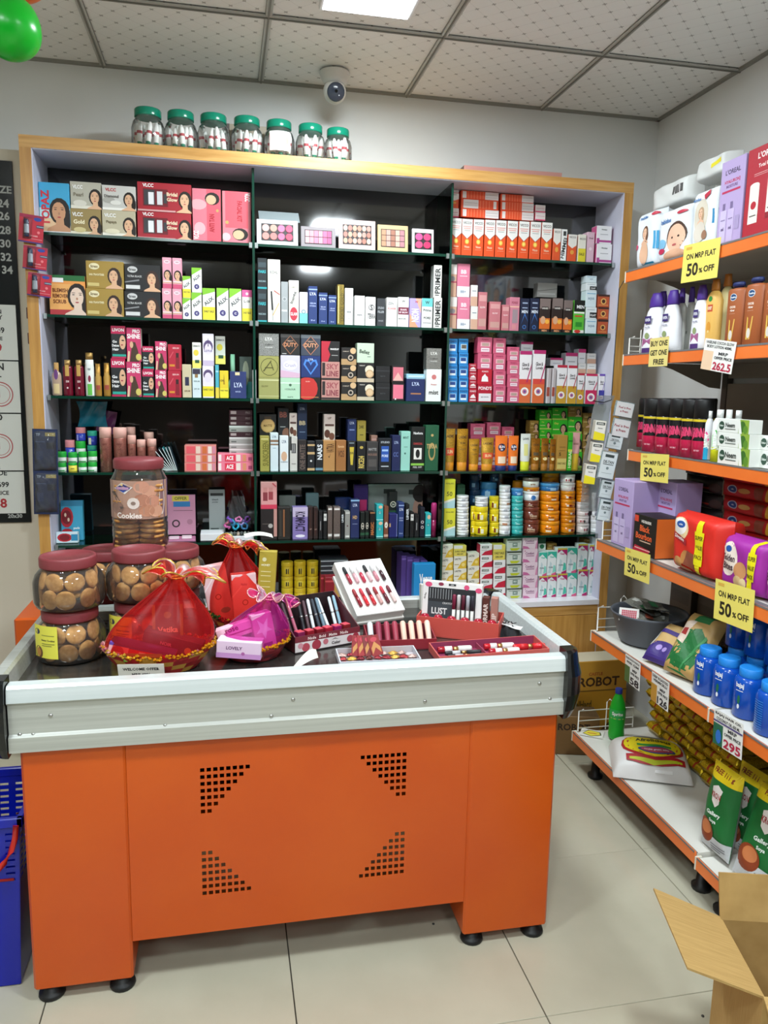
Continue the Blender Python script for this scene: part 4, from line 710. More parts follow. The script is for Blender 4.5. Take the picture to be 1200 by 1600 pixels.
# ---------------------------------------------------------------- the rows: left bay
W = 'top shelf, left bay'
row(W, ZS[1], [
 (54, 108, [('topaz', 285)]), (109, 158, [('vlcc_gold', 326), ('vlcc_silver', 284)]),
 (159, 212, [('vlcc_cream', 329), ('vlcc_grey', 290)]), (214, 299, [('vlcc_red', 331), ('vlcc_red', 286)]),
 (300, 345, [('vlcc_pink', 295)]), (347, 392, [('vlcc_pink2', 299)])])
W = 'second shelf, left bay'
row(W, ZS[2], [
 (76, 133, [('damus', 430)]), (134, 193, [('hair_gold', 451), ('hair_gold', 408)]), (194, 251, [('hair_black', 455), ('hair_black', 413)]),
 (253, 268, [('pink_narrow', 450), ('pink_narrow', 402)]), (269, 284, [('pink_narrow', 451), ('pink_narrow', 403)]),
 (285, 298, [('alix', 466), ('alix_y', 431)]), (299, 315, [('alix', 457), ('alix', 418)]), (316, 336, [('alix_y', 450)]), (338, 357, [('alix', 450)]), (358, 377, [('alix', 451)]), (378, 396, [('alix_pink', 453)])])
W = 'third shelf, left bay'
row(W, ZS[3], [
 (79, 95, [('toner_bottle', 566)]), (96, 112, [('maroon_bottle', 562)]), (114, 130, [('maroon_bottle', 562)]), (131, 146, [('white_green_bottle', 551)]),
 (147, 158, [('gold_bottle', 568)]), (160, 172, [('gold_bottle', 567)]),
 (173, 196, [('livon', 560), ('livon', 509)]), (197, 220, [('shine', 565), ('shine', 512)]), (222, 240, [('livon', 578), ('livon', 541)]), (242, 260, [('shine', 578), ('shine', 533)]),
 (262, 283, [('shine_red', 579), ('shine_red', 538)]), (284, 299, [('beige_serum', 569)]), (300, 314, [('pale_blue_chart', 575), ('daisy', 535)]),
 (316, 334, [('lilac_sale', 571), ('lilac_floral', 521)]), (336, 342, [('teal_yellow', 570)]), (343, 357, [('yellow_leaf', 579)]), (359, 385, [('navy_pouch', 580)]), (386, 398, [('white_chart', 578)]),
 (336, 352, [('daisy', 525)], .06, 569), (353, 374, [('green_flask', 553)], .07), (374, 397, [('teal_boxset', 557)], .08)])
W = 'fourth shelf, left bay'
row(W, ZS[4], [
 (88, 103, [('green_jar', 723), ('green_jar', 706)]), (105, 120, [('yellow_jar', 723), ('green_jar', 707)]), (121, 135, [('green_jar', 723), ('green_jar', 706)]), (136, 151, [('green_jar', 722), ('green_jar', 705)]),
 (100, 116, [('blue_jar_pink', 715), ('blue_jar_pink', 688)], .05), (117, 133, [('blue_jar', 712), ('green_jar', 689), ('blue_jar_pink', 668)], .05), (135, 151, [('blue_jar', 716), ('blue_jar', 696), ('blue_jar', 673)], .05),
 (153, 173, [('rose_can', 668)]), (175, 197, [('rose_can', 668)]), (198, 212, [('rose_can', 680)]), (213, 227, [('rose_can', 687)]), (229, 244, [('rose_can', 686)]),
 (196, 211, [('rose_can', 667)], .07), (224, 240, [('rose_can', 675)], .07),
 (288, 338, [('pinkstack', 723), ('pinkstack', 710), ('pinkstack', 696)]), (340, 398, [('pinkstack2', 722), ('pinkstack2', 709)]),
 (358, 396, [('silverstack', 701), ('silverstack', 693), ('silverstack', 683), ('maroonstack', 675), ('silverstack', 665), ('maroonstack', 658), ('maroonstack', 650), ('maroonstack', 640)], .05, 709)])
W = 'fifth shelf, left bay'
row(W, ZS[5], [(313, 350, [('white_set', 845), ('white_set', 834)], -.01), (352, 398, [('white_set', 838)], -.01)])
# ---------------------------------------------------------------- middle bay
W = 'second shelf, middle bay'
row(W, ZS[2], [
 (402, 417, [('black_teal', 451), ('black_teal', 403)]), (418, 438, [('white_pencil', 405)]), (439, 450, [('silver_slim', 440)]), (451, 467, [('white_stamp', 438)]), (468, 481, [('white_teal', 456)]),
 (482, 496, [('navy', 447)]), (498, 512, [('navy', 457)]), (513, 526, [('navy', 461)]), (527, 538, [('gold_slim', 444)]), (539, 552, [('white_plain', 450)]), (554, 570, [('white_plain', 462)]), (571, 587, [('white_swirl', 464)]),
 (589, 602, [('grey_fill', 466)]), (604, 621, [('white_red', 465)]), (622, 639, [('white_maroon', 464)]), (640, 658, [('neon', 466)]), (659, 676, [('mint_print', 466)]), (678, 691, [('primer', 465), ('primer', 414)])])
W = 'third shelf, middle bay'
row(W, ZS[3], [
 (404, 436, [('olive_plain', 590), ('olive_ring', 556), ('lya_silver', 521)]), (438, 469, [('mint_sq', 590), ('lilac_sq', 555), ('duty', 522)]), (470, 501, [('red_moon', 590), ('heart', 556), ('duty_navy', 523)]),
 (502, 531, [('skyline', 594), ('skyline', 565), ('red_face', 533)]), (533, 557, [('compact_a', 597), ('compact_a', 570), ('compact_a', 543)]), (558, 585, [('compact_b', 597), ('compact_b', 567), ('mint_logo', 536)]),
 (587, 610, [('black_sq', 598), ('black_sq', 572)]), (612, 632, [('pink_sq2', 598), ('pink_sq', 571)]), (635, 664, [('navy_lid', 591), ('ice_flat', 584)]), (666, 690, [('mist', 577), ('lya_silver', 544)])])
W = 'fourth shelf, middle bay'
row(W, ZS[4], [
 (406, 421, [('olive_tall', 681)]), (422, 435, [('iceblue', 676)]), (437, 451, [('lya_white', 681)]), (453, 465, [('barcode', 682)]), (466, 479, [('black_brown', 687)]), (480, 492, [('black_beige', 689)]), (493, 505, [('nars', 688)]),
 (505, 524, [('tan_v', 688)]), (525, 541, [('tan_k', 688)]), (543, 556, [('black_tube', 689)]), (558, 572, [('black24', 690)]), (573, 591, [('smoke', 690)]), (592, 612, [('black_blue', 685)]), (613, 626, [('cc', 680)]), (627, 642, [('mint_tall', 674)]), (643, 664, [('charcoal', 667)]), (665, 686, [('hunter', 664)]),
 (405, 432, [('blackdisc', 647)], .06, 683), (434, 451, [('bb_black', 637)], .06, 682), (452, 464, [('choco', 645)], .06, 682), (465, 480, [('bb_navy', 630)], .06, 687), (506, 524, [('choco', 647)], .06, 688), (543, 557, [('navy_sm', 655)], .06, 690), (558, 572, [('gold_sm', 657)], .06, 690), (580, 590, [('rosebox', 680)], .06, 690)])
W = 'fifth shelf, middle bay'
row(W, ZS[5], [
 (407, 433, [('dark_set', 795), ('pink_twin', 753)]), (434, 454, [('dark_bronze', 792)]), (457, 481, [('orly', 792)]), (482, 489, [('dark_plain', 792)]), (490, 497, [('dark_plain', 793)]), (498, 504, [('blackpen', 798)]), (505, 511, [('blackpen_w', 799)]),
 (512, 520, [('grey_bronze', 792)]), (521, 532, [('grey_bronze', 792)]), (533, 538, [('black_writ', 796)]), (539, 547, [('grey_writ', 799)]), (548, 562, [('navy_hd', 781)]), (563, 570, [('badge', 800)]), (571, 577, [('badge', 800)]), (578, 586, [('mag_orange', 800)]),
 (588, 599, [('teal_sm', 813), ('teal_sm', 788)]), (600, 607, [('brown_badge', 791)]), (608, 621, [('navy_gem', 803)]), (623, 632, [('navy', 785)]), (634, 640, [('black_writ', 788)]), (641, 647, [('blackpen_w', 800)]), (648, 655, [('blackpen', 804)]), (657, 664, [('blackpen_c', 793)]), (665, 674, [('teal_sm', 802)]), (675, 684, [('magenta_tube', 786)]),
 (608, 621, [('badge', 768)], .06, 805)])
W = 'bottom shelf, middle bay'
row(W, ZS[6], [
 (440, 459, [('gold_tin', 920), ('gold_tin', 902), ('gold_tin', 879)], .06), (460, 479, [('gold_tin', 920), ('gold_tin', 902), ('gold_tin', 878)], .06), (480, 499, [('gold_tin', 920), ('gold_tin', 902), ('gold_tin', 878)], .06),
 (501, 544, [('red_flat', 897), ('grey_tray', 889), ('grey_tray', 882), ('grey_tray', 874)], .03), (508, 544, [('red_flat', 902)], -.02),
 (627, 636, [('purple_box', 868)], .08), (636, 646, [('purple_box', 870)], .06), (646, 656, [('purple_box', 873)], .04), (657, 668, [('purple_box', 876)], .03), (647, 681, [('venus', 881)], -.02)])
# ---------------------------------------------------------------- right bay
W = 'top shelf, right bay'
row(W, ZS[1], [(u, u+16.5, [('vicco', 341+i*.8)]) for i, u in enumerate((705, 722.5, 740, 757.5, 775, 793, 811, 829, 847))] + [
 (865, 877, [('vicco_s', 357)]), (878, 887, [('white_black', 358)]), (888, 902, [('vicco_s', 366)]), (904, 916, [('yell_white', 366)]), (918, 930, [('pink_slim', 362)]), (932, 956, [('hima', 381), ('hima', 353)])])
row('top shelf, right bay', ZS[1], [
 (720, 779, [('paste_b', 327), ('paste_c', 312), ('paste_b', 299), ('paste_b', 286)], .06, 341), (782, 834, [('paste_b', 330), ('paste_b', 316), ('paste_b', 304), ('paste_b', 290)], .06, 344), (836, 852, [('small_pw', 332), ('small_pw', 320)], .06, 345), (703, 717, [('small_pw', 325), ('vicco_s', 302), ('small_pw', 288)], .06, 340)])
W = 'second shelf, right bay'
row(W, ZS[2], [
 (702, 714, [('beige_bb', 464), ('beige_bb', 413)]), (715, 735, [('pink_bb', 464), ('pink_bb', 412)]), (736, 747, [('white_small', 478), ('white_small', 445)]), (748, 762, [('rose_slim', 456)]), (765, 783, [('rose_slim', 471)]), (784, 796, [('rose_slim', 476)]), (797, 813, [('rose_wide', 464)]),
 (814, 828, [('men_navy', 466)]), (829, 843, [('men_navy', 466)]), (844, 861, [('man_orange', 466)]), (863, 880, [('man_orange', 466)]), (881, 895, [('man_orange', 469)]), (897, 914, [('man_green', 469)]), (915, 932, [('ice_small', 498), ('olay', 480), ('ice_small', 454), ('olay', 442), ('ice_small', 431)]), (934, 957, [('saffron', 499), ('saffron', 480), ('saffron', 460)]),
 (840, 871, [('grey_lying', 442)], .07, 465)])
W = 'third shelf, right bay'
row(W, ZS[3], [
 (700, 715, [('blue_cream', 607), ('blue_cream', 589), ('blue_cream', 570), ('blue_cream', 551), ('blue_cream', 529)]), (717, 732, [('blue_cream', 607), ('blue_cream', 589), ('blue_cream', 570), ('blue_cream', 551), ('blue_cream_l', 529)]),
 (733, 745, [('red_narrow', 607), ('red_narrow', 594), ('red_narrow', 581), ('red_narrow', 568)]), (746, 769, [('ponds_red2', 601), ('ponds_red', 577), ('ponds_pink', 552), ('ponds_pink', 527)]), (771, 791, [('ponds_pink', 602), ('ponds_pink', 579), ('ponds_pink', 553), ('ponds_pink', 528)]),
 (793, 812, [('ponds_pink', 605), ('ponds_pink', 585), ('ponds_pink', 564), ('ponds_pink', 542)]), (813, 832, [('glow_tall', 548)]), (834, 853, [('glow_tall', 547)]), (855, 862, [('glow_side', 575)]), (863, 869, [('glow_side', 575)]), (871, 887, [('glow_gold', 570)]), (888, 902, [('glow_gold', 571)]), (903, 914, [('glow_gold', 583)]), (916, 934, [('glow_pink', 584)]), (936, 953, [('glow_blue', 584)]),
 (814, 833, [('white_pk_cap', 534)], .06, 549), (860, 880, [('white_pk_cap', 559)], .06, 572), (884, 903, [('white_pk_cap', 551)], .06, 572), (904, 916, [('white_small', 567), ('white_pk_cap', 545)], .06, 584), (917, 931, [('white_small', 568), ('white_small', 552)], .06, 584)])
W = 'fourth shelf, right bay'
row(W, ZS[4], [
 (696, 714, [('lakme_red', 670)]), (716, 734, [('lakme_gold', 670)]), (735, 752, [('lakme_gold', 686)]), (754, 774, [('lakme_red', 684)]), (776, 796, [('orange_sun', 681)]), (797, 813, [('orange_sun', 681)]), (816, 832, [('pale_tube', 678)]), (833, 847, [('bronze_tube', 685)]), (848, 860, [('bronze_tube', 685)]), (861, 870, [('bronze_tube', 686)]), (871, 887, [('gold_five', 680)]), (888, 895, [('green_column', 676)]), (896, 910, [('pink_yellow', 676)]),
 (735, 758, [('ponds_pink', 680), ('ponds_pink', 662)], .09), (761, 783, [('ponds_pink', 680), ('ponds_pink', 660)], .09), (784, 803, [('ponds_pink', 686), ('ponds_pink', 667)], .09),
 (828, 842, [('gold_bleach', 688), ('gold_bleach', 675), ('gold_bleach', 657)], .09), (843, 862, [('gold_bleach', 705), ('green_bleach', 687), ('green_bleach', 671), ('green_bleach', 656), ('green_bleach', 640)], .09), (863, 887, [('green_bleach', 706), ('green_bleach', 682), ('green_bleach', 656), ('green_bleach', 637)], .09), (888, 910, [('green_bleach', 706), ('green_bleach', 678), ('green_bleach', 651), ('gold_bleach', 634)], .09), (911, 928, [('gold_bleach', 700), ('gold_bleach', 668), ('gold_bleach', 645)], .09)])
W = 'fifth shelf, right bay'
row(W, ZS[5], [
 (694, 712, [('spf_yellow', 794), ('spf_yellow', 749)]),
 (716, 735, [('j_white', 829), ('j_white', 820), ('j_white', 811), ('j_white', 802), ('j_white', 793), ('j_white', 784), ('j_white', 775)]),
 (745, 765, [('j_yellow', 815), ('j_yellow', 792), ('j_white', 784), ('j_white', 777)]), (736, 744, [('j_yellow', 814), ('j_yellow', 791)], .03),
 (767, 782, [('j_yellow', 817), ('j_yellow', 796), ('j_yellow', 776)], .02), (783, 800, [('j_white', 822), ('j_white_pr', 811), ('j_white', 800), ('j_white', 790), ('j_white_pr', 780), ('j_white', 770), ('j_white', 759)]),
 (802, 820, [('j_teal', 822), ('j_teal', 811), ('j_teal', 799), ('j_teal', 787), ('j_teal', 775), ('j_blue', 764)]),
 (822, 847, [('j_maroon', 813), ('j_maroon', 793), ('j_maroon', 783), ('j_white_blue', 768), ('j_orange', 762), ('j_white_dark', 747)]),
 (849, 879, [('j_orange_w', 815), ('j_orange_w', 799), ('j_orange_w', 784), ('j_orange_w', 768), ('j_blue', 756)]),
 (881, 903, [('j_orange', 818), ('j_orange', 806), ('j_orange', 794), ('j_orange', 781), ('j_orange', 768), ('j_white_pink', 755), ('j_white_pink', 742)]),
 (905, 924, [('j_white_pink', 819), ('j_white_pink', 807), ('j_white_pink', 796), ('j_white_pink', 785), ('j_orange', 774), ('j_orange', 763), ('j_orange', 752)]),
 (926, 941, [('j_white', 818), ('j_white', 806), ('j_white', 794), ('j_white', 782), ('j_white', 770)]),
 (714, 727, [('green_logo', 757)], .09), (736, 752, [('j_dark', 790), ('j_dark', 766), ('j_dark', 742)], .09), (754, 780, [('j_dark', 780), ('j_blue', 754)], .1), (768, 782, [('j_dark', 741)], .1, 754), (804, 820, [('j_orange', 782), ('j_orange', 752)], .09), (852, 878, [('j_orange_w', 760), ('j_orange_w', 740)], .085)])
W = 'bottom shelf, right bay'
row(W, ZS[6], [
 (690, 708, [('soap_yellow', 911), ('soap_yellow', 891), ('soap_yellow', 871), ('soap_yellow', 850)]), (709, 729, [('soap_yellow', 906), ('soap_yellow', 888), ('soap_yellow', 869), ('soap_gold', 852)]), (731, 749, [('soap_yellow', 923), ('soap_yellow', 904), ('soap_yellow', 884), ('soap_yellow', 864)]),
 (750, 769, [('soap_red', 921), ('soap_red', 904), ('soap_red', 886), ('soap_red', 867), ('soap_red', 850)]), (771, 790, [('soap_red', 918), ('soap_red', 896), ('soap_red', 875), ('soap_gold', 851)]), (792, 815, [('neem_soap', 919), ('neem_soap', 900), ('neem_soap', 881), ('neem_soap', 861), ('neem_soap', 842)]),
 (817, 840, [('comfort', 918), ('comfort', 898), ('comfort', 878), ('comfort', 857), ('comfort', 837)]), (842, 855, [('veet_mag', 900), ('veet_teal', 863)]), (856, 870, [('veet_mag', 899), ('veet_teal', 862)]), (871, 886, [('veet_mag', 896), ('veet_mag', 856)]), (887, 902, [('veet_teal', 895), ('veet_teal', 856)]), (904, 919, [('veet_mag', 890), ('veet_mag', 850)]), (921, 936, [('veet_mag', 890), ('veet_mag', 851)]),
 (841, 853, [('green_logo', 840)], .05, 863), (855, 870, [('gold_bleach', 849)], .05, 862), (912, 935, [('gold_bleach', 842)], .05, 852)])

# ---------------------------------------------------------------- checkout counter
ZB = .790
KX0, KX1, KY0, KY1 = -.500, .868, 1.785, 2.44
ct = empty('checkout_counter', 'orange steel checkout counter with perforated front and aluminium rim', 'counter', (0, 0, 0))
def rail_x(x0, x1, y, s, name='front_rail'):
    pr = [(0, .664), (0, .700), (.008, .706), (.008, .776), (-.001, .784), (.004, .816), (.010, .822), (.040, .822), (.044, .818), (.044, .664)]
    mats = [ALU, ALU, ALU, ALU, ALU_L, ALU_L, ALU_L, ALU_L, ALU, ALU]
    b = MB(); n = len(pr)
    vs = [(x0, y+s*p, z) for p, z in pr]+[(x1, y+s*p, z) for p, z in pr]
    fs = [(i, (i+1) % n, n+(i+1) % n, n+i) if s < 0 else (i, n+i, n+(i+1) % n, (i+1) % n) for i in range(n)]
    b.add(vs, fs, mats); b.add(vs[:n], [tuple(range(n))], ALU); b.add(vs[n:], [tuple(range(n))], ALU)
    return b.obj(name, ct)
fr = rail_x(KX0+.006, KX1-.004, KY0, 1)
rail_x(KX0+.006, KX1-.004, KY1, -1, 'back_rail')
def side_rail(x, s, name):
    b = MB(); pr = [(0, .664), (0, .70), (.008, .706), (.008, .776), (0, .784), (.005, .828), (.012, .836), (.034, .836), (.040, .828), (.046, .79), (.046, .664)]; n = len(pr)
    y0, y1 = KY0+.05, KY1-.05
    vs = [(x-s*p, y0, z) for p, z in pr]+[(x-s*p, y1, z) for p, z in pr]
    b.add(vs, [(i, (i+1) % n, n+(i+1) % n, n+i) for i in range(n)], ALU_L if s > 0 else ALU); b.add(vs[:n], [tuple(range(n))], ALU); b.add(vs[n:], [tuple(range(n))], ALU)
    return b.obj(name, ct)
side_rail(KX1+.045, 1, 'side_rail'); side_rail(KX0-.045, -1, 'side_rail')
for sx, x in ((1, KX1), (-1, KX0)):
    for sy, y in ((1, KY0), (-1, KY1)):
        # moulded black corner: quarter-round column, fatter in the middle
        b = MB(); vs = []; fs = []; n = 8
        lv = [(.650, .036), (.675, .050), (.72, .060), (.77, .060), (.80, .052), (.832, .046), (.838, .036)]
        for z, r in lv:
            ring = [(x-sx*.004, y+sy*.044)]
            for k in range(n+1):
                a = PI/2*k/n
                ring.append((x-sx*.004+sx*r*math.sin(a), y+sy*.044-sy*(r*.82+.012)*math.cos(a)))
            vs += [(px_, py_, z) for px_, py_ in ring]
        m_ = n+2
        for i in range(len(lv)-1):
            for k in range(m_): fs.append((i*m_+k, i*m_+(k+1) % m_, (i+1)*m_+(k+1) % m_, (i+1)*m_+k))
        fs += [tuple(range(m_)), tuple((len(lv)-1)*m_+k for k in range(m_))]
        b.add(vs, fs, mat('121416:g')); b.obj('corner_cap', ct)
MB().box(KX0-.04, KX1+.04, KY0+.04, KY1-.04, ZB-.012, ZB, STEEL).obj('bed', ct)
for u, v in ((79, 1118), (52, 1148), (258, 1134), (458, 1093), (424, 1119), (664, 1096), (843, 1068), (859, 1092), (31, 1148)):
    p = P(u, v, y=KY0+.008)
    if p.x < KX0+.012: p.x = KX0+.016
    MB().lathe([(.0052, 0), (.0048, .0015), (.003, .003), (.0008, .0035)], 'b4b4b0:m', 10).obj('rivet', ct, p, (PI/2, 0, 0))
# pedestals
FY = 1.803
for x0, x1 in ((-.476, -.243), (.616, .859)):
    bx_ = MB().box(x0, x1, FY, 2.40, .034, .664, ORANGE, .006)
    bx_.obj('pedestal', ct)
    for xx in (x0+.035, x1-.03):
        for yy in (FY+.03, 2.36):
            MB().lathe([(.030, 0), (.032, .004), (.030, .012), (.022, .016), (.020, .026), (.012, .028), (.012, .036)], '111214', 18, (xx, yy)).obj('foot', ct)
# perforated panel
px0, px1, pz0, pz1, py = -.2425, .6155, .136, .666, 1.809
def XZ(u, v): q = P(u, v, y=py); return q.x, q.z
hx = []; hz = []
xl0, ztop = XZ(316, 1203); xl1, _ = XZ(387, 1197); pit = (xl1-xl0)/7; hs = .0052
xr1, zr = XZ(632, 1176)
zt0 = ztop; pv = .0182
_, zb_ = XZ(321, 1395); zb0 = zb_
colsL = [xl0+pit*k for k in range(8)]; colsR = [xr1-pit*(7-k) for k in range(8)]
rowsT = [zt0-pv*k for k in range(7)]; rowsB = [zb0+pv*k for k in range(7)]
holes = set()
for r in range(7):
    for k in range(8-r):
        holes.add((colsL[k], rowsT[r])); holes.add((colsL[k], rowsB[r])); holes.add((colsR[7-k], rowsT[r])); holes.add((colsR[7-k], rowsB[r]))
gx = sorted([px0, px1]+[c+s_*hs for c in colsL+colsR for s_ in (-1, 1)]); gz = sorted([pz0, pz1]+[c+s_*hs for c in rowsT+rowsB for s_ in (-1, 1)])
hk = {(round(a, 4), round(b_, 4)) for a, b_ in holes}
vs = [(x, py, z) for z in gz for x in gx]; fs = []; nx = len(gx)
for j in range(len(gz)-1):
    for i in range(nx-1):
        if (round((gx[i]+gx[i+1])/2, 4), round((gz[j]+gz[j+1])/2, 4)) in hk: continue
        fs.append((j*nx+i, j*nx+i+1, (j+1)*nx+i+1, (j+1)*nx+i))
pan = MB().add(vs, fs, ORANGE).obj('perforated_panel', ct)
md = pan.modifiers.new('thickness', 'SOLIDIFY'); md.thickness = .0016; md.offset = 1
MB().box(px0, px1, py+.002, py+.02, pz0-.001, pz0+.004, ORANGE).obj('panel_flange', ct)
MB().box(-.243, .616, 2.38, 2.40, .12, .664, ORANGE).obj('rear_panel', ct)
MB().box(-.243, .616, 1.9, 2.38, .395, .405, ORANGE).obj('inner_shelf', ct)

# ---------------------------------------------------------------- cookie jars on the counter
def cookie_mesh(r, t, col):
    return MB().lathe([(r*.86, 0), (r, t*.35), (r*.98, t*.7), (r*.7, t), (0.001, t*1.02)], col, 16, ripple=lambda a, z: .02*math.sin(a*9)).mesh('cookie')
COOK = noise_color('baked_cookie', 'b8803e', 'd8a462', 60, .8, .4)
COOK2 = noise_color('ribbed_cookie', 'ac7236', 'd09a56', 50, .8, .5)
ck = cookie_mesh(.0255, .010, COOK)
def squat_jar(x, y, z, label, where, r=.088, h=.111, lid=.025, label_art=False, cookies=True):
    j = empty('cookie_jar', label, 'jar', (x, y, z), group='squat cookie jars with maroon lids')
    pr = [(r*.80, 0), (r*.93, .004), (r, .018), (r, h*.62), (r*.93, h*.78), (r*.80, h*.90), (r*.74, h*.94), (r*.74, h)]
    MB().lathe(pr, PLASTIC, 32, cap=False).add([(r*.8*math.cos(2*PI*k/24), r*.8*math.sin(2*PI*k/24), .001) for k in range(24)], [tuple(range(24))], PLASTIC).obj('jar_body', j)
    MB().lathe([(r*.79, h-.004), (r*.80, h), (r*.80, h+lid-.006), (r*.775, h+lid-.001), (r*.70, h+lid-.001), (r*.69, h+lid-.004), (.001, h+lid-.004)], mat('82343a'), 32).obj('lid', j)
    if label_art:
        b = MB(); b.wrap([('r', .0, .0, 1, 1, 'e4dc50'), ('e', .2, .8, .14, .09, '3c3c50'), ('e', .24, .16, .2, .2, '6a4428'), ('e', .24, .17, .12, .13, 'b88040'), ('t', 'Butter Cookies', .66, .56, .06, '3a3a20', .5), ('r', .42, .44, .9, .46, '6a6a30'), ('r', .42, .38, .8, .40, '6a6a30'), ('r', .42, .70, .9, .72, '8c8c40')], .078, .085, r+.0006)
        b.obj('paper_label', j, (0, 0, .022), (0, 0, -.62))
    if cookies:
        n = 0
        for lay, (zz, rr, nn, a0) in enumerate(((.029*h/.111, .060, 8, .1), (.075*h/.111, .058, 8, .45), (.025, .018, 3, 0), (.070*h/.111, .02, 3, 1))):
            for k in range(nn):
                layer = 'upper' if zz > .05*h/.111 else 'lower'
                a = a0+2*PI*k/nn+random.uniform(-.08, .08)
                c = place(ck, 'cookie', None, (x+rr*math.cos(a), y+rr*math.sin(a), z+zz), None)
                if rr > .05: e = Matrix.Rotation(a, 4, 'Z') @ Matrix.Rotation(PI/2+random.uniform(-.35, .2), 4, 'Y') @ Matrix.Rotation(random.random()*6, 4, 'Z')
                else: e = Matrix.Rotation(random.random()*6, 4, 'Z') @ Matrix.Rotation(random.uniform(-.4, .4), 4, 'X')
                c.rotation_euler = e.to_euler()
                tag(c, 'round golden cookie, '+layer+' layer, '+where, 'cookie', 'cookies in '+layer+' layer, '+where)
    return j
# stacks: front left, front right, behind left, behind right
HJ = .111+.025; HK = .096+.025
squat_jar(-.405, 2.075, ZB+.001, 'lower cookie jar of the leftmost counter stack, yellow label', 'lower jar of the leftmost stack', label_art=True)
squat_jar(-.404, 2.075, ZB+.001+HJ+.003, 'upper cookie jar of the leftmost counter stack', 'upper jar of the leftmost stack')
squat_jar(-.232, 2.132, ZB+.001, 'lower cookie jar with yellow label behind the red basket', 'lower jar behind the red basket', label_art=True)
squat_jar(-.234, 2.132, ZB+.001+HJ+.003, 'upper cookie jar in front of the tall cookie jar', 'upper jar in front of the tall jar')
squat_jar(-.340, 2.305, ZB+.001, 'hidden lower cookie jar of the back left stack', 'lower jar of the back left stack', cookies=False, h=.096)
squat_jar(-.340, 2.305, ZB+.001+HK+.002, 'upper cookie jar half hidden between the two front stacks', 'upper jar between the front stacks', h=.096)
squat_jar(-.152, 2.305, ZB+.001, 'hidden lower cookie jar of the back right stack', 'lower jar of the back right stack', cookies=False, h=.096)
squat_jar(-.151, 2.305, ZB+.001+HK+.002, 'upper cookie jar at the right behind the red net', 'upper jar behind the red net', h=.096)
# tall jar standing on the rear stacks
tx, ty, tz = -.245, 2.300, ZB+2*HK+.006
tj = empty('tall_cookie_jar', 'tall clear jar of ribbed cookies with printed band and maroon lid', 'jar', (tx, ty, tz))
TR, TH = .0775, .232
MB().lathe([(TR*.9, 0), (TR, .008), (TR, .070), (TR*.975, .077), (TR, .084), (TR, TH*.86), (TR*.86, TH*.95), (TR*.84, TH)], PLASTIC, 32, cap=False).add([(TR*.9*math.cos(2*PI*k/24), TR*.9*math.sin(2*PI*k/24), .001) for k in range(24)], [tuple(range(24))], PLASTIC).obj('jar_body', tj)
MB().lathe([(TR*.88, TH-.003), (TR*.9, TH), (TR*.9, TH+.020), (TR*.86, TH+.026), (.001, TH+.026)], mat('82343a'), 32).obj('lid', tj)
b = MB(); Lw, Lh = .225, .108
b.wrap([('r', 0, 0, 1, 1, 'b08a78'), ('r', 0, 0, .12, 1, '5a4a70'), ('r', .88, 0, 1, 1, '4a3474'), ('e', .84, .5, .05, .42, 'd8c8c0'), ('e', .84, .5, .035, .34, '8a6a70')] +
       [('e', cx, cy, .10, .16, c) for cx, cy, c in ((.56, .84, 'c89078'), (.66, .72, 'd09a80'), (.56, .5, 'b47c64'), (.7, .46, 'c68c74'), (.62, .22, 'bc8468'), (.74, .2, 'd09c80'), (.34, .16, 'a88070'), (.24, .3, '8c6c60'))] +
       [('e', .46, .42, .075, .15, 'ddd0c8'), ('e', .46, .42, .03, .05, '8a7468'), ('p', [(.2, .8), (.32, .96), (.46, .84), (.36, .66)], 'e4dcd8'), ('p', [(.22, .8), (.33, .92), (.43, .82), (.34, .70)], '2c4494'), ('r', .24, .77, .41, .84, 'b890b0'), ('e', .32, .9, .02, .03, 'e8c890'), ('p', [(.14, .7), (.2, .72), (.34, .3), (.3, .26)], '5a4c48'), ('t', 'Cookies', .40, .1, .15, 'f4e8e0', .4)],
       Lw, Lh, TR+.0006); b.obj('printed_band', tj, (0, 0, .092))
ck2 = MB().lathe([(.026, 0), (.0335, .004), (.0335, .009), (.025, .0135), (.001, .012)], COOK2, 18, ripple=lambda a, z: .045*math.sin(a*11)).mesh('cookie')
for ci, (dx_, dy_) in enumerate(((-.034, -.030), (.035, -.030), (0, .036))):
    for k in range(13):
        c = place(ck2, 'cookie', None, (tx+dx_+random.uniform(-.002, .002), ty+dy_+random.uniform(-.002, .002), tz+.003+k*.0146), (random.uniform(-.06, .06), random.uniform(-.06, .06), random.random()*6))
        tag(c, 'ribbed brown cookie in tall jar, '+['front left', 'front right', 'rear'][ci]+' column, '+(ORD[k+1]+' from bottom' if k < 12 else 'topmost'), 'cookie', 'ribbed cookies inside the tall jar')

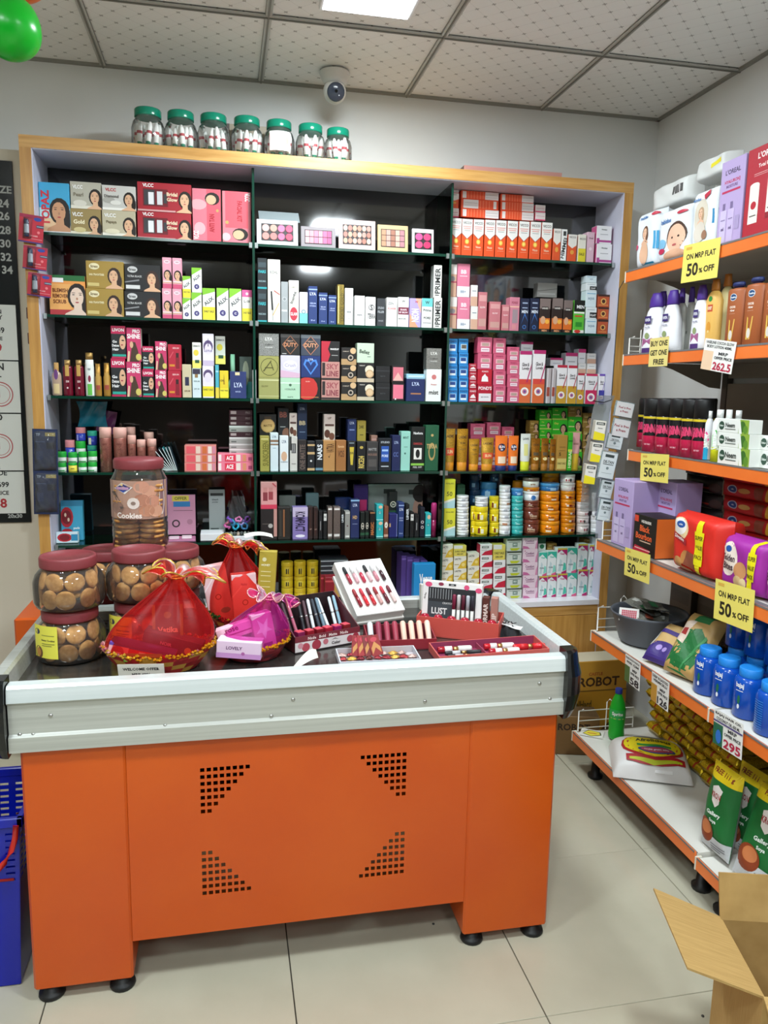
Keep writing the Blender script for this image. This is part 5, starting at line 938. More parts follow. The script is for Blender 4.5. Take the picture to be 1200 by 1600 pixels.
# ---------------------------------------------------------------- gift baskets in organza nets
def gift_basket(name, label, x, y, a, bb, hgt, body, rims, netm, neck, neck_h, flare, flat_lab=False, rz=0, knot='d0a848', seed=1):
    rnd = random.Random(seed)
    g = empty(name, label, 'basket', (x, y, ZB+.001), (0, 0, rz))
    n = 40
    def ring(t): return (1-.32*(1-t)**1.3)
    vs = []; fs = []
    lv = [0, .25, .5, .75, 1]
    for t in lv:
        for k in range(n):
            an = 2*PI*k/n; r = ring(t)*(1+.012*math.sin(an*20+t*3)); vs.append((a*r*math.cos(an), bb*r*math.sin(an), .002+hgt*t+.012*t*math.cos(an)**2))
    ms = []
    for i in range(4):
        for k in range(n): fs.append((i*n+k, i*n+(k+1) % n, (i+1)*n+(k+1) % n, (i+1)*n+k)); ms.append(body[(k//2+i) % len(body)])
    fs.append(tuple(range(n))); ms.append(body[0])
    MB().add(vs, fs, ms).obj('tray', g)
    # tinsel rim: beads of foil round the edge
    bd = MB()
    for k in range(90):
        an = 2*PI*k/90
        for q in range(2):
            aa = an+rnd.uniform(-.03, .03); r = 1.0+rnd.uniform(-.02, .035); s_ = .0042
            c_ = Vector((a*r*math.cos(aa), bb*r*math.sin(aa), hgt+.002+.012*math.cos(aa)**2+rnd.uniform(-.005, .007)))
            col = rims[int((math.sin(aa-.5)*.5+.5)*len(rims)*.999)] if len(rims) > 1 else rims[0]
            if rnd.random() < .25: col = rnd.choice(rims)
            vv = [c_+Vector(d)*s_*rnd.uniform(.8, 1.5) for d in ((1, 0, 0), (-1, 0, 0), (0, 1, 0), (0, -1, 0), (0, 0, 1), (0, 0, -1))]
            bd.add(vv, [(0, 2, 4), (2, 1, 4), (1, 3, 4), (3, 0, 4), (2, 0, 5), (1, 2, 5), (3, 1, 5), (0, 3, 5)], col+':f')
    o = bd.obj('tinsel_rim', g); o['kind'] = 'stuff'
    # net: from the rim up to a gathered neck, then a flaring top
    nx, ny = neck; NU, NV = 72, 26
    def net(u, v):
        an = 2*PI*u
        if v < .72:
            t = v/.72; e = 1-(t**1.5)
            rx = a*.97*e+.012*(1-e); ry = bb*.97*e+.012*(1-e); bul = 1+.12*math.sin(PI*min(1, t*1.2))
            wr = (1+.06*t*math.sin(an*11+seed)+.04*t*math.sin(an*5+t*4))
            return (nx*t**1.2+rx*bul*wr*math.cos(an), ny*t**1.2+ry*bul*wr*math.sin(an), hgt+.004+(neck_h-hgt)*t)
        t = (v-.72)/.28; r = .012+flare*t**.8
        rr = r*(1+.28*math.sin(an*7+seed))
        return (nx+rr*math.cos(an)+.3*flare*t, ny+rr*math.sin(an), neck_h+flare*.9*t*(1-.55*t)+.010*math.sin(an*9)*t-(.03 if math.sin(an+1) > .2 else 0)*t*t)
    nb = MB().sheet(net, NU, NV, netm); no = nb.obj('organza_net', g)
    tr = MB().tube([net(k/NU, 1) for k in range(NU)], .0022, knot+':f', 5, True); tr.obj('gold_edging', g)
    MB().tube([(nx+.014*math.cos(t), ny+.014*math.sin(t), neck_h+.002) for t in [2*PI*k/12 for k in range(12)]], .003, knot+':f', 5, True).obj('ribbon', g)
    if flat_lab:
        s_ = MB(); s_.box(-.055, .055, -.0006, 0, 0, .042, 'e8e4d8'); s_.front([('t', 'WELCOME OFFER', .5, .66, .2, '2c2c2c', .8), ('t', 'MRP 499/-', .5, .28, .2, '2c2c2c', .6)], .11, .042, -.0008)
        s_.obj('paper_slip', g, (-.035, -bb*.93, .004), (.28, 0, -.10))
    return g
gift_basket('gift_basket', 'red gift basket with gold rim at the counter front', -.172, 1.952, .136, .086, .050, ['a01c20', 'b42828', 'c8963c'], ['e0a020', 'd8b040', 'c87880', 'd8a0a0'], RED_NET, (.045, .03), .225, .070, True, seed=3)
gift_basket('gift_basket', 'smaller gift basket with purple net and yellow green rim', .066, 2.000, .094, .078, .040, ['8c1c28', 'a03038', '6c2430'], ['e8a820', 'd87820', '6a7a20', 'c89c20'], PINK_NET, (.045, .02), .150, .045, False, knot='e8a0a0', seed=5)
gift_basket('gift_basket', 'tall red gift basket standing behind the other two', .045, 2.232, .100, .085, .050, ['a01c20', 'b02c2c', 'c8963c'], ['c8282c', '3c7c3c', 'd0a030'], RED_NET, (-.02, -.02), .255, .055, False, seed=9)
def slab(name, label, cat, w_, d_, h_, col, ops, loc, rot, group=None, side=None, top_ops=None):
    b = MB().box(-w_/2, w_/2, -d_/2, d_/2, 0, h_, side or col, .0015); b.add([(-w_/2+.0015, -d_/2-.0001, .0015), (w_/2-.0015, -d_/2-.0001, .0015), (w_/2-.0015, -d_/2-.0001, h_-.0015), (-w_/2+.0015, -d_/2-.0001, h_-.0015)], [(0, 1, 2, 3)], col)
    b.front(ops, w_, h_, -d_/2-.0002)
    if top_ops: b.art(top_ops, w_, d_, lambda x, z, L: (x, z-d_/2, h_+.0002+.00012*L))
    o = b.obj(name, None, loc, rot); tag(o, label, cat, group); return o
Z1 = ZB+.006
slab('soap_carton', 'red and purple soap carton tilted in the front red basket', 'box', .160, .05, .036, 'c8242c', [('r', 0, .8, 1, 1, '5a3c9c'), ('r', 0, 0, .3, .84, 'e4a0a8'), ('c', .14, .42, .10, 'c03040'), ('r', .08, .36, .2, .42, 'f4e0e0'), ('r', .46, .1, .56, .7, 'e8e4e8'), ('t', 'SOAP', .76, .46, .2, 'f0d8d8', .3)], (-.212, 1.925, Z1+.030), (0, .22, -.10), top_ops=[('r', 0, 0, 1, 1, '5a3c9c')])
slab('perfume_carton', 'dark purple carton lying in the front red basket', 'box', .15, .04, .045, '4c2058', [('t', 'NOIR', .4, .5, .2, 'b890c0', .4), ('c', .78, .4, .06, 'c8a060'), ('r', .1, .2, .6, .24, '9060a0')], (-.142, 1.955, Z1+.036), (0, .26, -.16))
b = MB().box(-.038, .038, -.02, .02, 0, .135, '5a1a1c', .002); b.front([('t', 'Vatika', .5, .52, .11, 'e8d8cc', .86), ('t', 'Health', .5, .30, .09, 'e0c8bc', .7), ('r', 0, 0, .1, 1, '8c8c3c'), ('r', .9, 0, 1, 1, '8c8c3c'), ('c', .5, .8, .12, '7a8c3c')], .076, .135, -.0202)
tag(b.obj('hair_oil_carton', None, (-.150, 1.975, Z1+.02), (-.08, 0, 0)), 'maroon hair oil carton upright under the red net', 'box')
slab('soap_bar', 'green wrapped soap bar at the foot of the front red basket', 'soap', .09, .03, .016, '7ca03c', [('t', 'neem', .5, .5, .4, 'e4ecc0', .4)], (-.205, 1.895, Z1+.036), (0, .04, -.06))
slab('face_cream_carton', 'white pink cream carton lying in the purple net basket', 'box', .115, .045, .045, 'e6c8e0', [('r', 0, 0, 1, .3, 'c890c8'), ('t', 'LOVELY', .4, .6, .2, '6a3a6a', .4), ('c', .6, .3, .04, 'b060a0')], (.030, 1.945, Z1+.018), (0, .05, -.22))
slab('face_cream_carton', 'long pink carton leaning across the purple net basket', 'box', .14, .03, .035, 'f0c4d4', [('r', .04, .3, .96, .4, 'b05078'), ('t', 'rose', .3, .7, .3, '8c3058', .3)], (.045, 1.995, Z1+.062), (0, -.32, -.05))
b = MB().box(-.028, .028, -.018, .018, 0, .10, 'd88cb8', .002); b.front([('p', [(.5, .3), (.62, .5), (.9, .5), (.68, .62), (.76, .86), (.5, .7), (.24, .86), (.32, .62), (.1, .5), (.38, .5)], 'e8e0e8'), ('r', .2, .1, .8, .2, '8c3070')], .056, .10, -.018)
tag(b.obj('cream_carton', None, (.098, 1.985, Z1+.02), (-.1, -.15, .3)), 'upright pink carton with star print under the purple net', 'box')
for i, (dx_, dy_, hh, rt, lb) in enumerate(((-.055, 0, .17, -.16, 'pale pink carton at the left of the tall red basket'), (.012, -.04, .15, -.05, 'pale pink carton with round seal in the tall red basket'))):
    slab('baby_care_carton', lb, 'box', .07, .03, hh, 'ecc8cc', [('c', .5, .45, .12, '8c6c5c'), ('c', .5, .45, .09, 'ecd4d0'), ('t', 'Baby', .5, .8, .06, 'c06c88', .5), ('e', .7, .2, .2, .05, '8cc0b0'), ('p', [(0, .6), (.4, .8), (.4, .76), (0, .56)], 'f8e8ec')], (.040+dx_, 2.225+dy_, Z1+.03), (0, rt, .1))
slab('honey_carton', 'yellow olive carton upright in the tall red basket', 'box', .05, .03, .20, 'b09c34', [('c', .3, .88, .12, 'd8d4a8'), ('t', 'HONEY', .4, .80, .03, 'f0ecc8', .5), ('r', .14, .70, .7, .71, 'e4dca0'), ('r', .14, .64, .7, .65, 'e4dca0'), ('r', .14, .56, .7, .57, 'e4dca0'), ('r', .14, .48, .7, .49, 'e4dca0')], (.105, 2.175, Z1+.045), (-.05, .06, -.1))
slab('glass_bowl_carton', 'tall clear pink carton in the tall red basket', 'box', .05, .03, .12, 'a05060', [('r', .1, .1, .9, .9, 'd8c8cc'), ('r', .2, .2, .8, .5, '904858')], (.070, 2.235, Z1+.03), (0, .05, 0))
s_ = MB().sheet(lambda u, v: (-.04+.08*u, -.014+.028*v, .008*math.sin(u*3)), 8, 2, 'eeece4'); s_.add([], [], 'eeece4')
tag(s_.obj('paper_strip', None, (.09, 2.20, ZB+.290), (.2, .05, .1)), 'white paper strip lying on top of the tall red basket', 'paper')
pc = MB().sheet(lambda u, v: (.05*u, .012*v-.03*(1-u)**2*0, .03*(u**2)*(1-.2*v)), 8, 3, 'efece0')
pc = MB().sheet(lambda u, v: (-.03+.07*u, -.016+.02*v+.03*u*u, .001+.034*math.sin(u*2.2)*(.4+.6*v)), 12, 3, 'efece0')
tag(pc.obj('paper_strip', None, (.195, 1.905, ZB+.002), (0, 0, .2)), 'curled white paper strip beside the purple net basket', 'paper')

# ---------------------------------------------------------------- open display boxes on the counter
def tray(name, label, fl, fr_, depth, hf, hb, out, inn, th=.003, frontart=None, zb=ZB+.001, cat='box', drop=None, tilt=0):
    """open box standing with its front foot on the line fl - fr_ (photo pixels on the counter bed)"""
    a = P(*fl, z=zb); c_ = P(*fr_, z=zb); w_ = (c_-a).length; ang = math.atan2(c_.y-a.y, c_.x-a.x)
    t = empty(name, label, cat, (a.x, a.y, zb), (0, tilt, ang))
    MB().box(0, w_, 0, depth, 0, th, inn).obj('floor_panel', t)
    f = MB().box(0, w_, 0, th, th, hf, [inn, out, out, out, inn, out])
    if frontart: f.front(frontart, w_, hf-th, -.0002, th, w_/2)
    f.obj('front_wall', t)
    MB().box(0, w_, depth-th, depth, th, hb, [inn, out, inn, out, out, out]).obj('back_wall', t)
    for x in (0, w_-th):
        MB().add([(x, th, th), (x+th, th, th), (x+th, depth-th, th), (x, depth-th, th), (x, th, hf), (x+th, th, hf), (x+th, depth-th, hb), (x, depth-th, hb)], [(0, 3, 2, 1), (4, 5, 6, 7), (0, 1, 5, 4), (1, 2, 6, 5), (2, 3, 7, 6), (3, 0, 4, 7)], out).obj('side_wall', t)
    M_ = Matrix.Translation(Vector((a.x, a.y, zb))) @ Matrix.Rotation(ang, 4, 'Z') @ Matrix.Rotation(tilt, 4, 'Y')
    return t, w_, M_
def put(me, name, M_, p, rot, label, cat, group=None, parts=()):
    o = place(me, name); o.matrix_world = M_ @ Matrix.Translation(Vector(p)) @ rot.to_4x4()
    tag(o, label, cat, group)
    for n_, m_ in parts: place(m_, n_, o)
    return o
Rx = lambda a: Matrix.Rotation(a, 4, 'X'); Ry = lambda a: Matrix.Rotation(a, 4, 'Y'); Rz = lambda a: Matrix.Rotation(a, 4, 'Z')
# (a) lip crayon tray
t, w_, M_ = tray('crayon_tray', 'dark maroon display tray of lip crayons, hearts printed on front', (461, 1022), (562, 1003), .155, .046, .115, '5a2028', '2a1a1e',
   frontart=[('r', 0, 0, 1, .62, 'e4dcdc'), ('r', 0, .62, 1, 1, '7c2c38'), ('t', 'Nude   Bold   Matte   Nude', .5, .8, .2, 'f0dcd8', .94), ('c', .16, .25, .06, 'b84858'), ('c', .32, .3, .07, 'a83848'), ('c', .08, .4, .04, 'd0909c'), ('c', .46, .4, .04, 'c8707c'), ('t', 'Color', .62, .24, .2, '3c2c30', .2), ('p', [(.55, .45), (.6, .55), (.66, .45), (.6, .5)], '2a2024'), ('c', .84, .32, .05, 'b84858'), ('c', .93, .42, .05, 'a83848')])
for i in range(6):
    c1 = ['8c2454', 'a01c2c', '8c1a26', 'b01c34', '9c1c60', '8c2024'][i]
    b = MB().box(-.0115, .0115, -.0115, .0115, 0, .048, c1, .001); b.add([(-.0105, -.0105, .0482), (.0105, -.0105, .0482), (.0105, .0105, .0482), (-.0105, .0105, .0482)], [(0, 1, 2, 3)], 'd04858')
    b.front([('r', .1, .1, .3, .7, 'e0c8c8'), ('t', 'LIP', .6, .6, .1, 'e8b0b0', .5)] if i % 2 else [('t', 'LIP', .5, .6, .12, 'e8b0b0', .5)], .023, .048, -.0115)
    put(b.mesh(), 'lipstick_carton', M_, (.022+i*(w_-.03)/6+.006, .030, .0035), Rz(.15), 'small red lipstick carton in crayon tray, '+['leftmost', 'second from left', 'third from left', 'third from right', 'second from right', 'rightmost'][i], 'box', 'lipstick cartons in the crayon tray')
for i in range(11):
    col = ['c0c4c8', '3c2a30', 'c06a80', '24262c', '50343c', 'd8dce0', '2c3440', '6c8494', 'e4ecf0', 'dce8ee', '8cb0c0'][i]
    b = MB().lathe([(.0025, 0), (.0048, .012), (.0048, .115), (.003, .12)], col, 10); b.lathe([(.0050, .07), (.0050, .074)], 'b0b0b0:m', 10)
    put(b.mesh(), 'lip_crayon', M_, (.016+i*(w_-.032)/10, (.064+.004*(i % 3)), .0055), Rx(-.62+.03*(i % 4))@Ry(random.uniform(-.1, .1)), 'slim lip crayon leaning in the maroon tray, '+(ORD[i+1]+' from left' if i < 10 else 'rightmost'), 'crayon', 'lip crayons leaning in the maroon tray')
# (b) white gloss board
wb_a, wb_b = P(560, 988, z=ZB), P(650, 975, z=ZB)
ang = math.atan2(wb_b.y-wb_a.y, wb_b.x-wb_a.x); Wg, Hg, Dg = .165, .215, .03
MG = Matrix.Translation(wb_a+Vector((0, .02, .044))) @ Rz(ang) @ Rx(.64)
gb = tag(bpy.data.objects.new('gloss_display_box', None), 'thick white display box of lip glosses leaning back', 'box'); C.objects.link(gb); gb.matrix_world = MG
MB().box(0, Wg, 0, Hg, -Dg, 0, 'eceae6', .002).obj('box_body', gb)
MB().box(.008, Wg-.008, .010, Hg-.008, 0, .0012, 'f2f0ec').obj('inlay_card', gb)
MB().box(-.006, Wg+.004, -.006, Hg-.03, -Dg-.012, -Dg-.001, 'dcdad4', .001).obj('lower_lid', gb)
gcol = ['a03040', 'd0a0a8', 'b83048', 'd8b0b4', 'c07c88', '3c2028', '8c1c2c', 'c8202c', 'c02430', 'c89c98', '5c1c28', 'd8bcb8']
for i in range(12):
    r_, k = divmod(i, 6); c1 = gcol[i]
    b = MB().lathe([(.0045, 0), (.0058, .003), (.0058, .034), (.004, .037)], c1+':g', 12)
    cp = MB().lathe([(.0052, .037), (.0052, .062), (.004, .066)], ['202024', 'd8d4d4', 'e8e4e4'][i % 3] if r_ == 0 else ['a02c34', 'c83040', '702030'][i % 3], 12).mesh()
    put(b.mesh(), 'lip_gloss', MG, (.022+k*.0235, .118 if r_ == 0 else .028, .0075), Rx(-PI/2)@Rz(PI)@Ry(.06), 'lip gloss on the white board, '+('upper' if r_ == 0 else 'lower')+' row, '+['leftmost', 'second from left', 'third from left', 'third from right', 'second from right', 'rightmost'][k], 'gloss', 'lip glosses on the white board', parts=[('cap', cp)])
# (c) salmon LUST tray
t, w_, M_ = tray('lip_balm_tray', 'salmon red display tray with a windowed crayon set inside', (650, 992), (778, 1006), .11, .058, .062, 'cc5248', 'b04840')
b = MB().box(0, .178, -.022, 0, 0, .150, 'efecea', .002)
b.front([('r', .10, .12, .90, .88, '24262a'), ('r', .10, .12, .58, .6, '3c4248'), ('e', .1, .93, .06, .05, 'e0507c'), ('e', .31, .95, .045, .035, '8c2c48'), ('e', .74, .92, .045, .05, 'e0507c'), ('e', .94, .88, .055, .05, 'e0507c'), ('e', .05, .2, .04, .06, 'c83058'), ('r', .44, .93, .56, .97, '2c2c30'), ('t', 'swiss', .5, .95, .02, 'f0f0f0', .1), ('t', '12 Pcs', .05, .7, .03, '3c3c3c', .2, 80), ('t', 'LUST', .30, .42, .13, 'e4e4e4', .26), ('t', 'CRAYON', .44, .58, .04, 'c8c8c8', .2), ('t', 'COLOR', .74, .40, .11, '3c3c40', .26)] + [('r', .13+k*.045, .66, .137+k*.045, .86, 'b8bcc0') for k in range(9)], .178, .150, -.0222, 0, .089)
cs = b.mesh(); put(cs, 'crayon_set', M_, (.006, .052, .004), Rx(-.12), 'white windowed lip crayon set standing in the salmon tray', 'box')
for k in range(5):
    col = ['7c1c3c', 'c8c4c4', '5c1c30', 'b8bcc4', '30303a'][k]
    pb = MB().lathe([(.002, 0), (.0052, .01), (.0052, .06)], 'd4d2ce', 10); pc_ = MB().lathe([(.0056, .06), (.0056, .10), (.004, .103)], col, 10).mesh()
    put(pb.mesh(), 'lip_crayon', M_, (.105+k*.0135, .0195, .022), Rx(-.12), 'silver lip crayon in the set window, '+['leftmost', 'second from left', 'middle', 'second from right', 'rightmost'][k], 'crayon', 'silver crayons in the windowed set', parts=[('cap', pc_)])
for k, (xx, c1, tx_) in enumerate(((.196, '5a2c24', 'FLORMAR'), (.221, 'b07c70', 'LIP'))):
    b = MB().box(-.010, .010, -.012, .012, 0, .118, c1, .001); b.front([('t', tx_, .5, .5, .4, 'e8d8d0', .7, 90)], .020, .118, -.012)
    put(b.mesh(), 'lip_liner_carton', M_, (xx, .05, .004), Rz(0), ['brown', 'dusty pink'][k]+' upright liner carton at the right of the salmon tray', 'box')
ball = MB().lathe([(.002, 0), (.010, .003), (.0155, .012), (.0155, .016), (.011, .025), (.002, .0285)], 'a0142c:g', 14).lathe([(.0158, .0125), (.0160, .0155)], 'd8a8ac', 14).mesh()
for k in range(11):
    xx = .022+(k//2)*(w_-.044)/5; yy = .014 if k % 2 else .011; zz = .036 if k % 2 == 0 else .0
    if k % 2 == 0: put(ball, 'lip_balm_ball', M_, (xx, .0205, .0355), Rx(.3)@Rz(k), 'cherry red lip balm ball in the salmon tray, upper layer', 'lip balm', 'upper lip balm balls in the salmon tray')
    else: put(ball, 'lip_balm_ball', M_, (xx, .0205, .0045), Rz(k), 'cherry red lip balm ball hidden low in the salmon tray', 'lip balm', 'lower lip balm balls in the salmon tray')
# (d) long low salmon tray in front
t, w_, M_ = tray('lipstick_tray', 'long low salmon tray with a purple lining of lipsticks', (686, 1039), (858, 1029), .105, .022, .026, 'cc6058', '8c3454', tilt=-.02)
MB().box(.135, .137, .004, .10, .003, .018, 'a04860').obj('divider', t)
def stick(L_, r, c1, c2, c3='d8b070:m'):
    return MB().lathe([(r*.9, 0), (r, .003), (r, L_*.45)], c1, 12).mesh(), [('sleeve', MB().lathe([(r*1.04, L_*.2), (r*1.04, L_*.42)], c2, 12).mesh()), ('collar', MB().lathe([(r*.8, L_*.45), (r*.8, L_*.6)], c3, 12).mesh()), ('cap', MB().lathe([(r, L_*.6), (r, L_*.96), (r*.8, L_)], c1 if c2 != 'e8e6e2' else c2, 12).mesh())]
lay = [(.018, .078, 'a01828:g', 'e8e6e2', .095, -1.5, 'dark red lipstick in the low salmon tray, back left'), (.150, .076, 'c01c28:g', 'e8e6e2', .085, -1.5, 'bright red lipstick in the low salmon tray, back middle'), (.228, .055, 'd02028:g', 'c81c24', .09, -1.5, 'plain red lipstick in the low salmon tray, right'), (.150, .035, 'b01c2c:g', 'e8e6e2', .085, -1.5, 'bright red lipstick in the low salmon tray, front middle'), (.03, .048, '26262a', 'c8c8cc', .10, -1.55, 'black and silver eye pencil in the low salmon tray, rear'), (.03, .022, '26262a', 'b8b8bc', .10, -1.55, 'black and silver eye pencil in the low salmon tray, front')]
for xx, yy, c1, c2, L_, a_, lb in lay:
    m1, pp = stick(L_, .0085 if 'pencil' not in lb else .0055, c1, c2)
    put(m1, 'lipstick' if 'pencil' not in lb else 'eye_pencil', M_, (xx, yy, .013), Rz(-.06)@Ry(PI/2), lb, 'lipstick' if 'pencil' not in lb else 'pencil', parts=pp)
# (e) tray of peach lipsticks
t, w_, M_ = tray('nude_lipstick_tray', 'deep red tray of pink and peach lipsticks behind the others', (575, 1018), (682, 1014), .10, .030, .045, '8c2430', '6c1c28')
for k in range(8):
    col = ['cfd4d8', '8c3048', 'a03c50', '9c3448', 'eac0ac', 'ecc4b0', 'e8bca8', 'ecc8b8'][k]
    put(MB().lathe([(.007, 0), (.008, .003), (.008, .06), (.005, .065)], col, 12).mesh(), 'lipstick', M_, (.014+k*(w_-.028)/7, .028, .012), Rx(-.72)@Ry(0), ['silver', 'plum', 'plum', 'plum', 'peach', 'peach', 'peach', 'peach'][k]+' lipstick leaning in the deep red tray, '+(ORD[k+1]+' from left' if k < 7 else 'rightmost'), 'lipstick', 'lipsticks leaning in the deep red tray')
# (f) clear tray of balms
t, w_, M_ = tray('balm_tray', 'shallow pale tray of small wrapped lip balms near the rim', (531, 1044), (658, 1038), .095, .016, .020, 'c8ccd4', 'b8b0b4')
for k in range(26):
    col = random.choice(['6c1c28:f', '8c2a34:f', 'a83c40:f', '5c2c28:f', 'c8a8a0:f', 'd8a850:f'])
    sz = random.uniform(.009, .014); xx = .014+(k % 9)*(w_-.028)/8; yy = .014+(k//9)*.031
    b = MB().sheet(lambda u, v: (sz*(2*u-1), sz*.8*(2*v-1), .004+.006*math.sin(PI*u)*math.sin(PI*v)), 4, 4, col).sheet(lambda u, v: (sz*(2*u-1), sz*.8*(2*v-1), .0035), 1, 1, col)
    put(b.mesh(), 'wrapped_balm', M_, (xx, yy, .004), Rz(random.uniform(-.5, .5)), 'small foil wrapped balm, '+['front', 'middle', 'back'][k//9]+' row of pale tray, '+ORD[k % 9+1]+' from left', 'lip balm', 'foil wrapped balms in the pale tray')
for k in range(4):
    b = MB().box(-.016, .016, -.0006, .0006, 0, .055, ['8c1c24', 'a02c30', '7c2a2c', '902428'][k]); b.front([('p', [(.1, .1), (.5, .4), (.9, .1), (.9, .4), (.5, .7), (.1, .4)], 'c88c50'), ('e', .5, .8, .3, .12, 'c04050')], .032, .055, -.0007)
    put(b.mesh(), 'sachet', M_, (.052+k*.019, .05, .012), Rz(.2)@Rx(-.5)@Ry(.2-.12*k), 'dark red heart sachet standing in the pale tray, '+['leftmost', 'second from left', 'second from right', 'rightmost'][k], 'sachet', 'heart sachets in the pale tray')
# (g) black scrunchie pouch with white band at the far right of the bed
q = P(800, 1000, z=ZB)
b = MB().sheet(lambda u, v: ((u-.5)*.085*(1-.2*v), (v-.5)*.085, .004+.03*math.sin(PI*u)**.6*math.sin(PI*v)**.6+.004*math.sin(u*22+v*9)), 22, 16, mat('15161a:b')).sheet(lambda u, v: ((u-.5)*.085*(1-.2*v), (v-.5)*.085, .002), 1, 1, '15161a')
po = b.obj('black_pouch', None, (q.x-.004, q.y+.030, ZB+.001), (0, 0, -.6)); tag(po, 'crumpled black pouch with white lettered band on the counter', 'pouch')
b = MB().sheet(lambda u, v: ((u-.5)*.09, (v-.5)*.034+.02*math.sin(u*3), .040+.004*math.sin(u*6)), 12, 3, 'e6e6e6')
b.art([('t', 'NIV', .5, .5, .7, '15161a', .8)], .09, .034, lambda x, z, L: (x, z-.017+.02*math.sin((x/.09+.5)*3), .046+.0002*L))
b.obj('white_band', po, (0, -.015, -.004))
# low things between the tray stack and the cabinet
slab('pale_carton', 'pale grey carton flat behind the crayon tray', 'box', .075, .06, .022, 'c8ccd0', [('r', .1, .4, .6, .5, '8c8c94')], (.30, 2.40-.03, ZB+.001), (0, 0, .1))
slab('striped_carton', 'grey striped carton at the back behind the baskets', 'box', .04, .05, .05, 'b8bcb4', [('r', 0, .2, 1, .3, '6c706c'), ('r', 0, .5, 1, .6, '6c706c')], (.235, 2.37, ZB+.001), (0, 0, 0))
b = MB().box(-.04, .04, -.012, .012, 0, .085, 'd8d8d0', .001); b.front([('r', .1, .15+.12*k, .9, .18+.12*k, '5c6460') for k in range(6)], .08, .085, -.012)
tag(b.obj('printed_carton', None, (.66, 2.37, ZB+.001), (-.1, 0, 0)), 'white carton with fine dark print behind the white board', 'box')
for k, (xx, hh) in enumerate(((.355, .05), (.382, .045))):
    tag(MB().lathe([(.012, 0), (.014, .004), (.014, hh*.7), (.006, hh*.75), (.006, hh)], '141418:g', 14).obj('nail_polish', None, (xx, 2.375, ZB+.001)), ['left', 'right'][k]+' black nail polish bottle behind the crayon tray', 'bottle')

# ---------------------------------------------------------------- the right-hand shelving
gd = empty('shelving_unit', 'white and orange metal shelving along the right wall', 'shelving', (0, 0, 0))
GX = 1.905; YE = 2.70; YM = 1.868; YN = 0.75
LEV = [(1.957, 1.483, 2.752, YM), (1.650, 1.483, 2.728, YM), (1.298, 1.483, 2.645, YM), (.948, 1.400, 2.69, YM), (.612, 1.355, 2.60, YM), (.158, 1.355, 2.705, YM)]
BROWN = noise_color('grey_brown_panel', '8e8478', '988e80', 3, .7)
SHELFW = mat('dcdad2'); PROF = clear_mat('grey_label_strip', '9a9c9c', .6, '8e9090', .2)
for (z, x, ya, yb) in LEV:
    for (a, c_) in ((YM+.004, ya), (YN, YM-.004)):
        zz = z if a > YM else z-(.012 if z < .3 else 0)
        MB().box(x+.008, GX, a, c_, zz-.026, zz-.004, [BROWN, SHELFW, SHELFW, SHELFW, SHELFW, SHELFW]).obj('shelf_board', gd)
        b = MB().box(x, x+.007, a, c_, zz-.040, zz, RAIL, .0015)
        o = b.obj('price_rail', gd)
        MB().box(x+.007, x+(.034 if z > .7 else .010), a, c_, zz-.004, zz-.0022, PROF).box(x-.0012, x+.0005, a+.003, c_-.003, zz-.004, zz+.0015, PROF).obj('label_strip', o)
        MB().box(x-.001, x+.02, c_-.0005, c_+.006, zz-.041, zz+.001, mat('e0dccc'), .001).obj('end_cap', o)
        if z > .3:
            for yy in (a+.01, c_-.014):
                MB().add([(x+.12, yy, zz-.028), (GX-.01, yy, zz-.028), (GX-.01, yy, zz-.12), (GX-.06, yy, zz-.115), (x+.2, yy, zz-.05),
                          (x+.12, yy+.003, zz-.028), (GX-.01, yy+.003, zz-.028), (GX-.01, yy+.003, zz-.12), (GX-.06, yy+.003, zz-.115), (x+.2, yy+.003, zz-.05)],
                         [(0, 1, 2, 3, 4), (9, 8, 7, 6, 5), (0, 5, 6, 1), (1, 6, 7, 2), (2, 7, 8, 3), (3, 8, 9, 4), (4, 9, 5, 0)], BROWN).obj('bracket', gd)
for yy in (2.70, YM, 1.03):
    MB().box(GX-.004, GX+.022, yy-.015, yy+.015, .03, 2.12, mat('5c5850')).obj('upright', gd)
for a, c_ in ((1.045, YM-.016), (YM+.016, 2.684)):
    for z0 in (.17, .63, 1.10, 1.57):
        MB().box(GX, GX+.012, a, c_, z0, z0+.45, BROWN).obj('back_panel', gd)
for yy in (2.62, YM+.05, YM-.06, 1.1):
    MB().lathe([(.028, 0), (.03, .012), (.018, .02), (.012, .085)], '141516', 14, (1.42, yy)).obj('foot', gd)
MB().box(1.46, GX, YN, 2.68, .02, .115, mat('45423e')).obj('kick_plate', gd)
# wire end guards on the shelves
for k, (z, x, y, d_, h_) in enumerate(((1.652, 1.50, 2.722, .09, .06), (.95, 1.42, 2.684, .14, .07), (.614, 1.375, 2.594, .18, .09), (.16, 1.375, 2.70, .24, .085))):
    b = MB(); W_ = 'e4e2da'
    for zz in (.012, h_*.5, h_): b.tube([(x, y, z+zz), (x+d_, y, z+zz)], .002, W_)
    b.tube([(x, y, z), (x, y, z+h_), (x+.02, y, z+h_+.006)], .0024, W_)
    b.tube([(x+d_*.5, y, z), (x+d_*.5, y, z+h_+.03), (x+d_*.5+.012, y, z+h_+.042), (x+d_*.5+.024, y, z+h_+.03), (x+d_*.5+.024, y, z)], .002, W_)
    b.tube([(x+d_, y, z), (x+d_, y, z+h_)], .0024, W_)
    b.obj('wire_guard', gd)

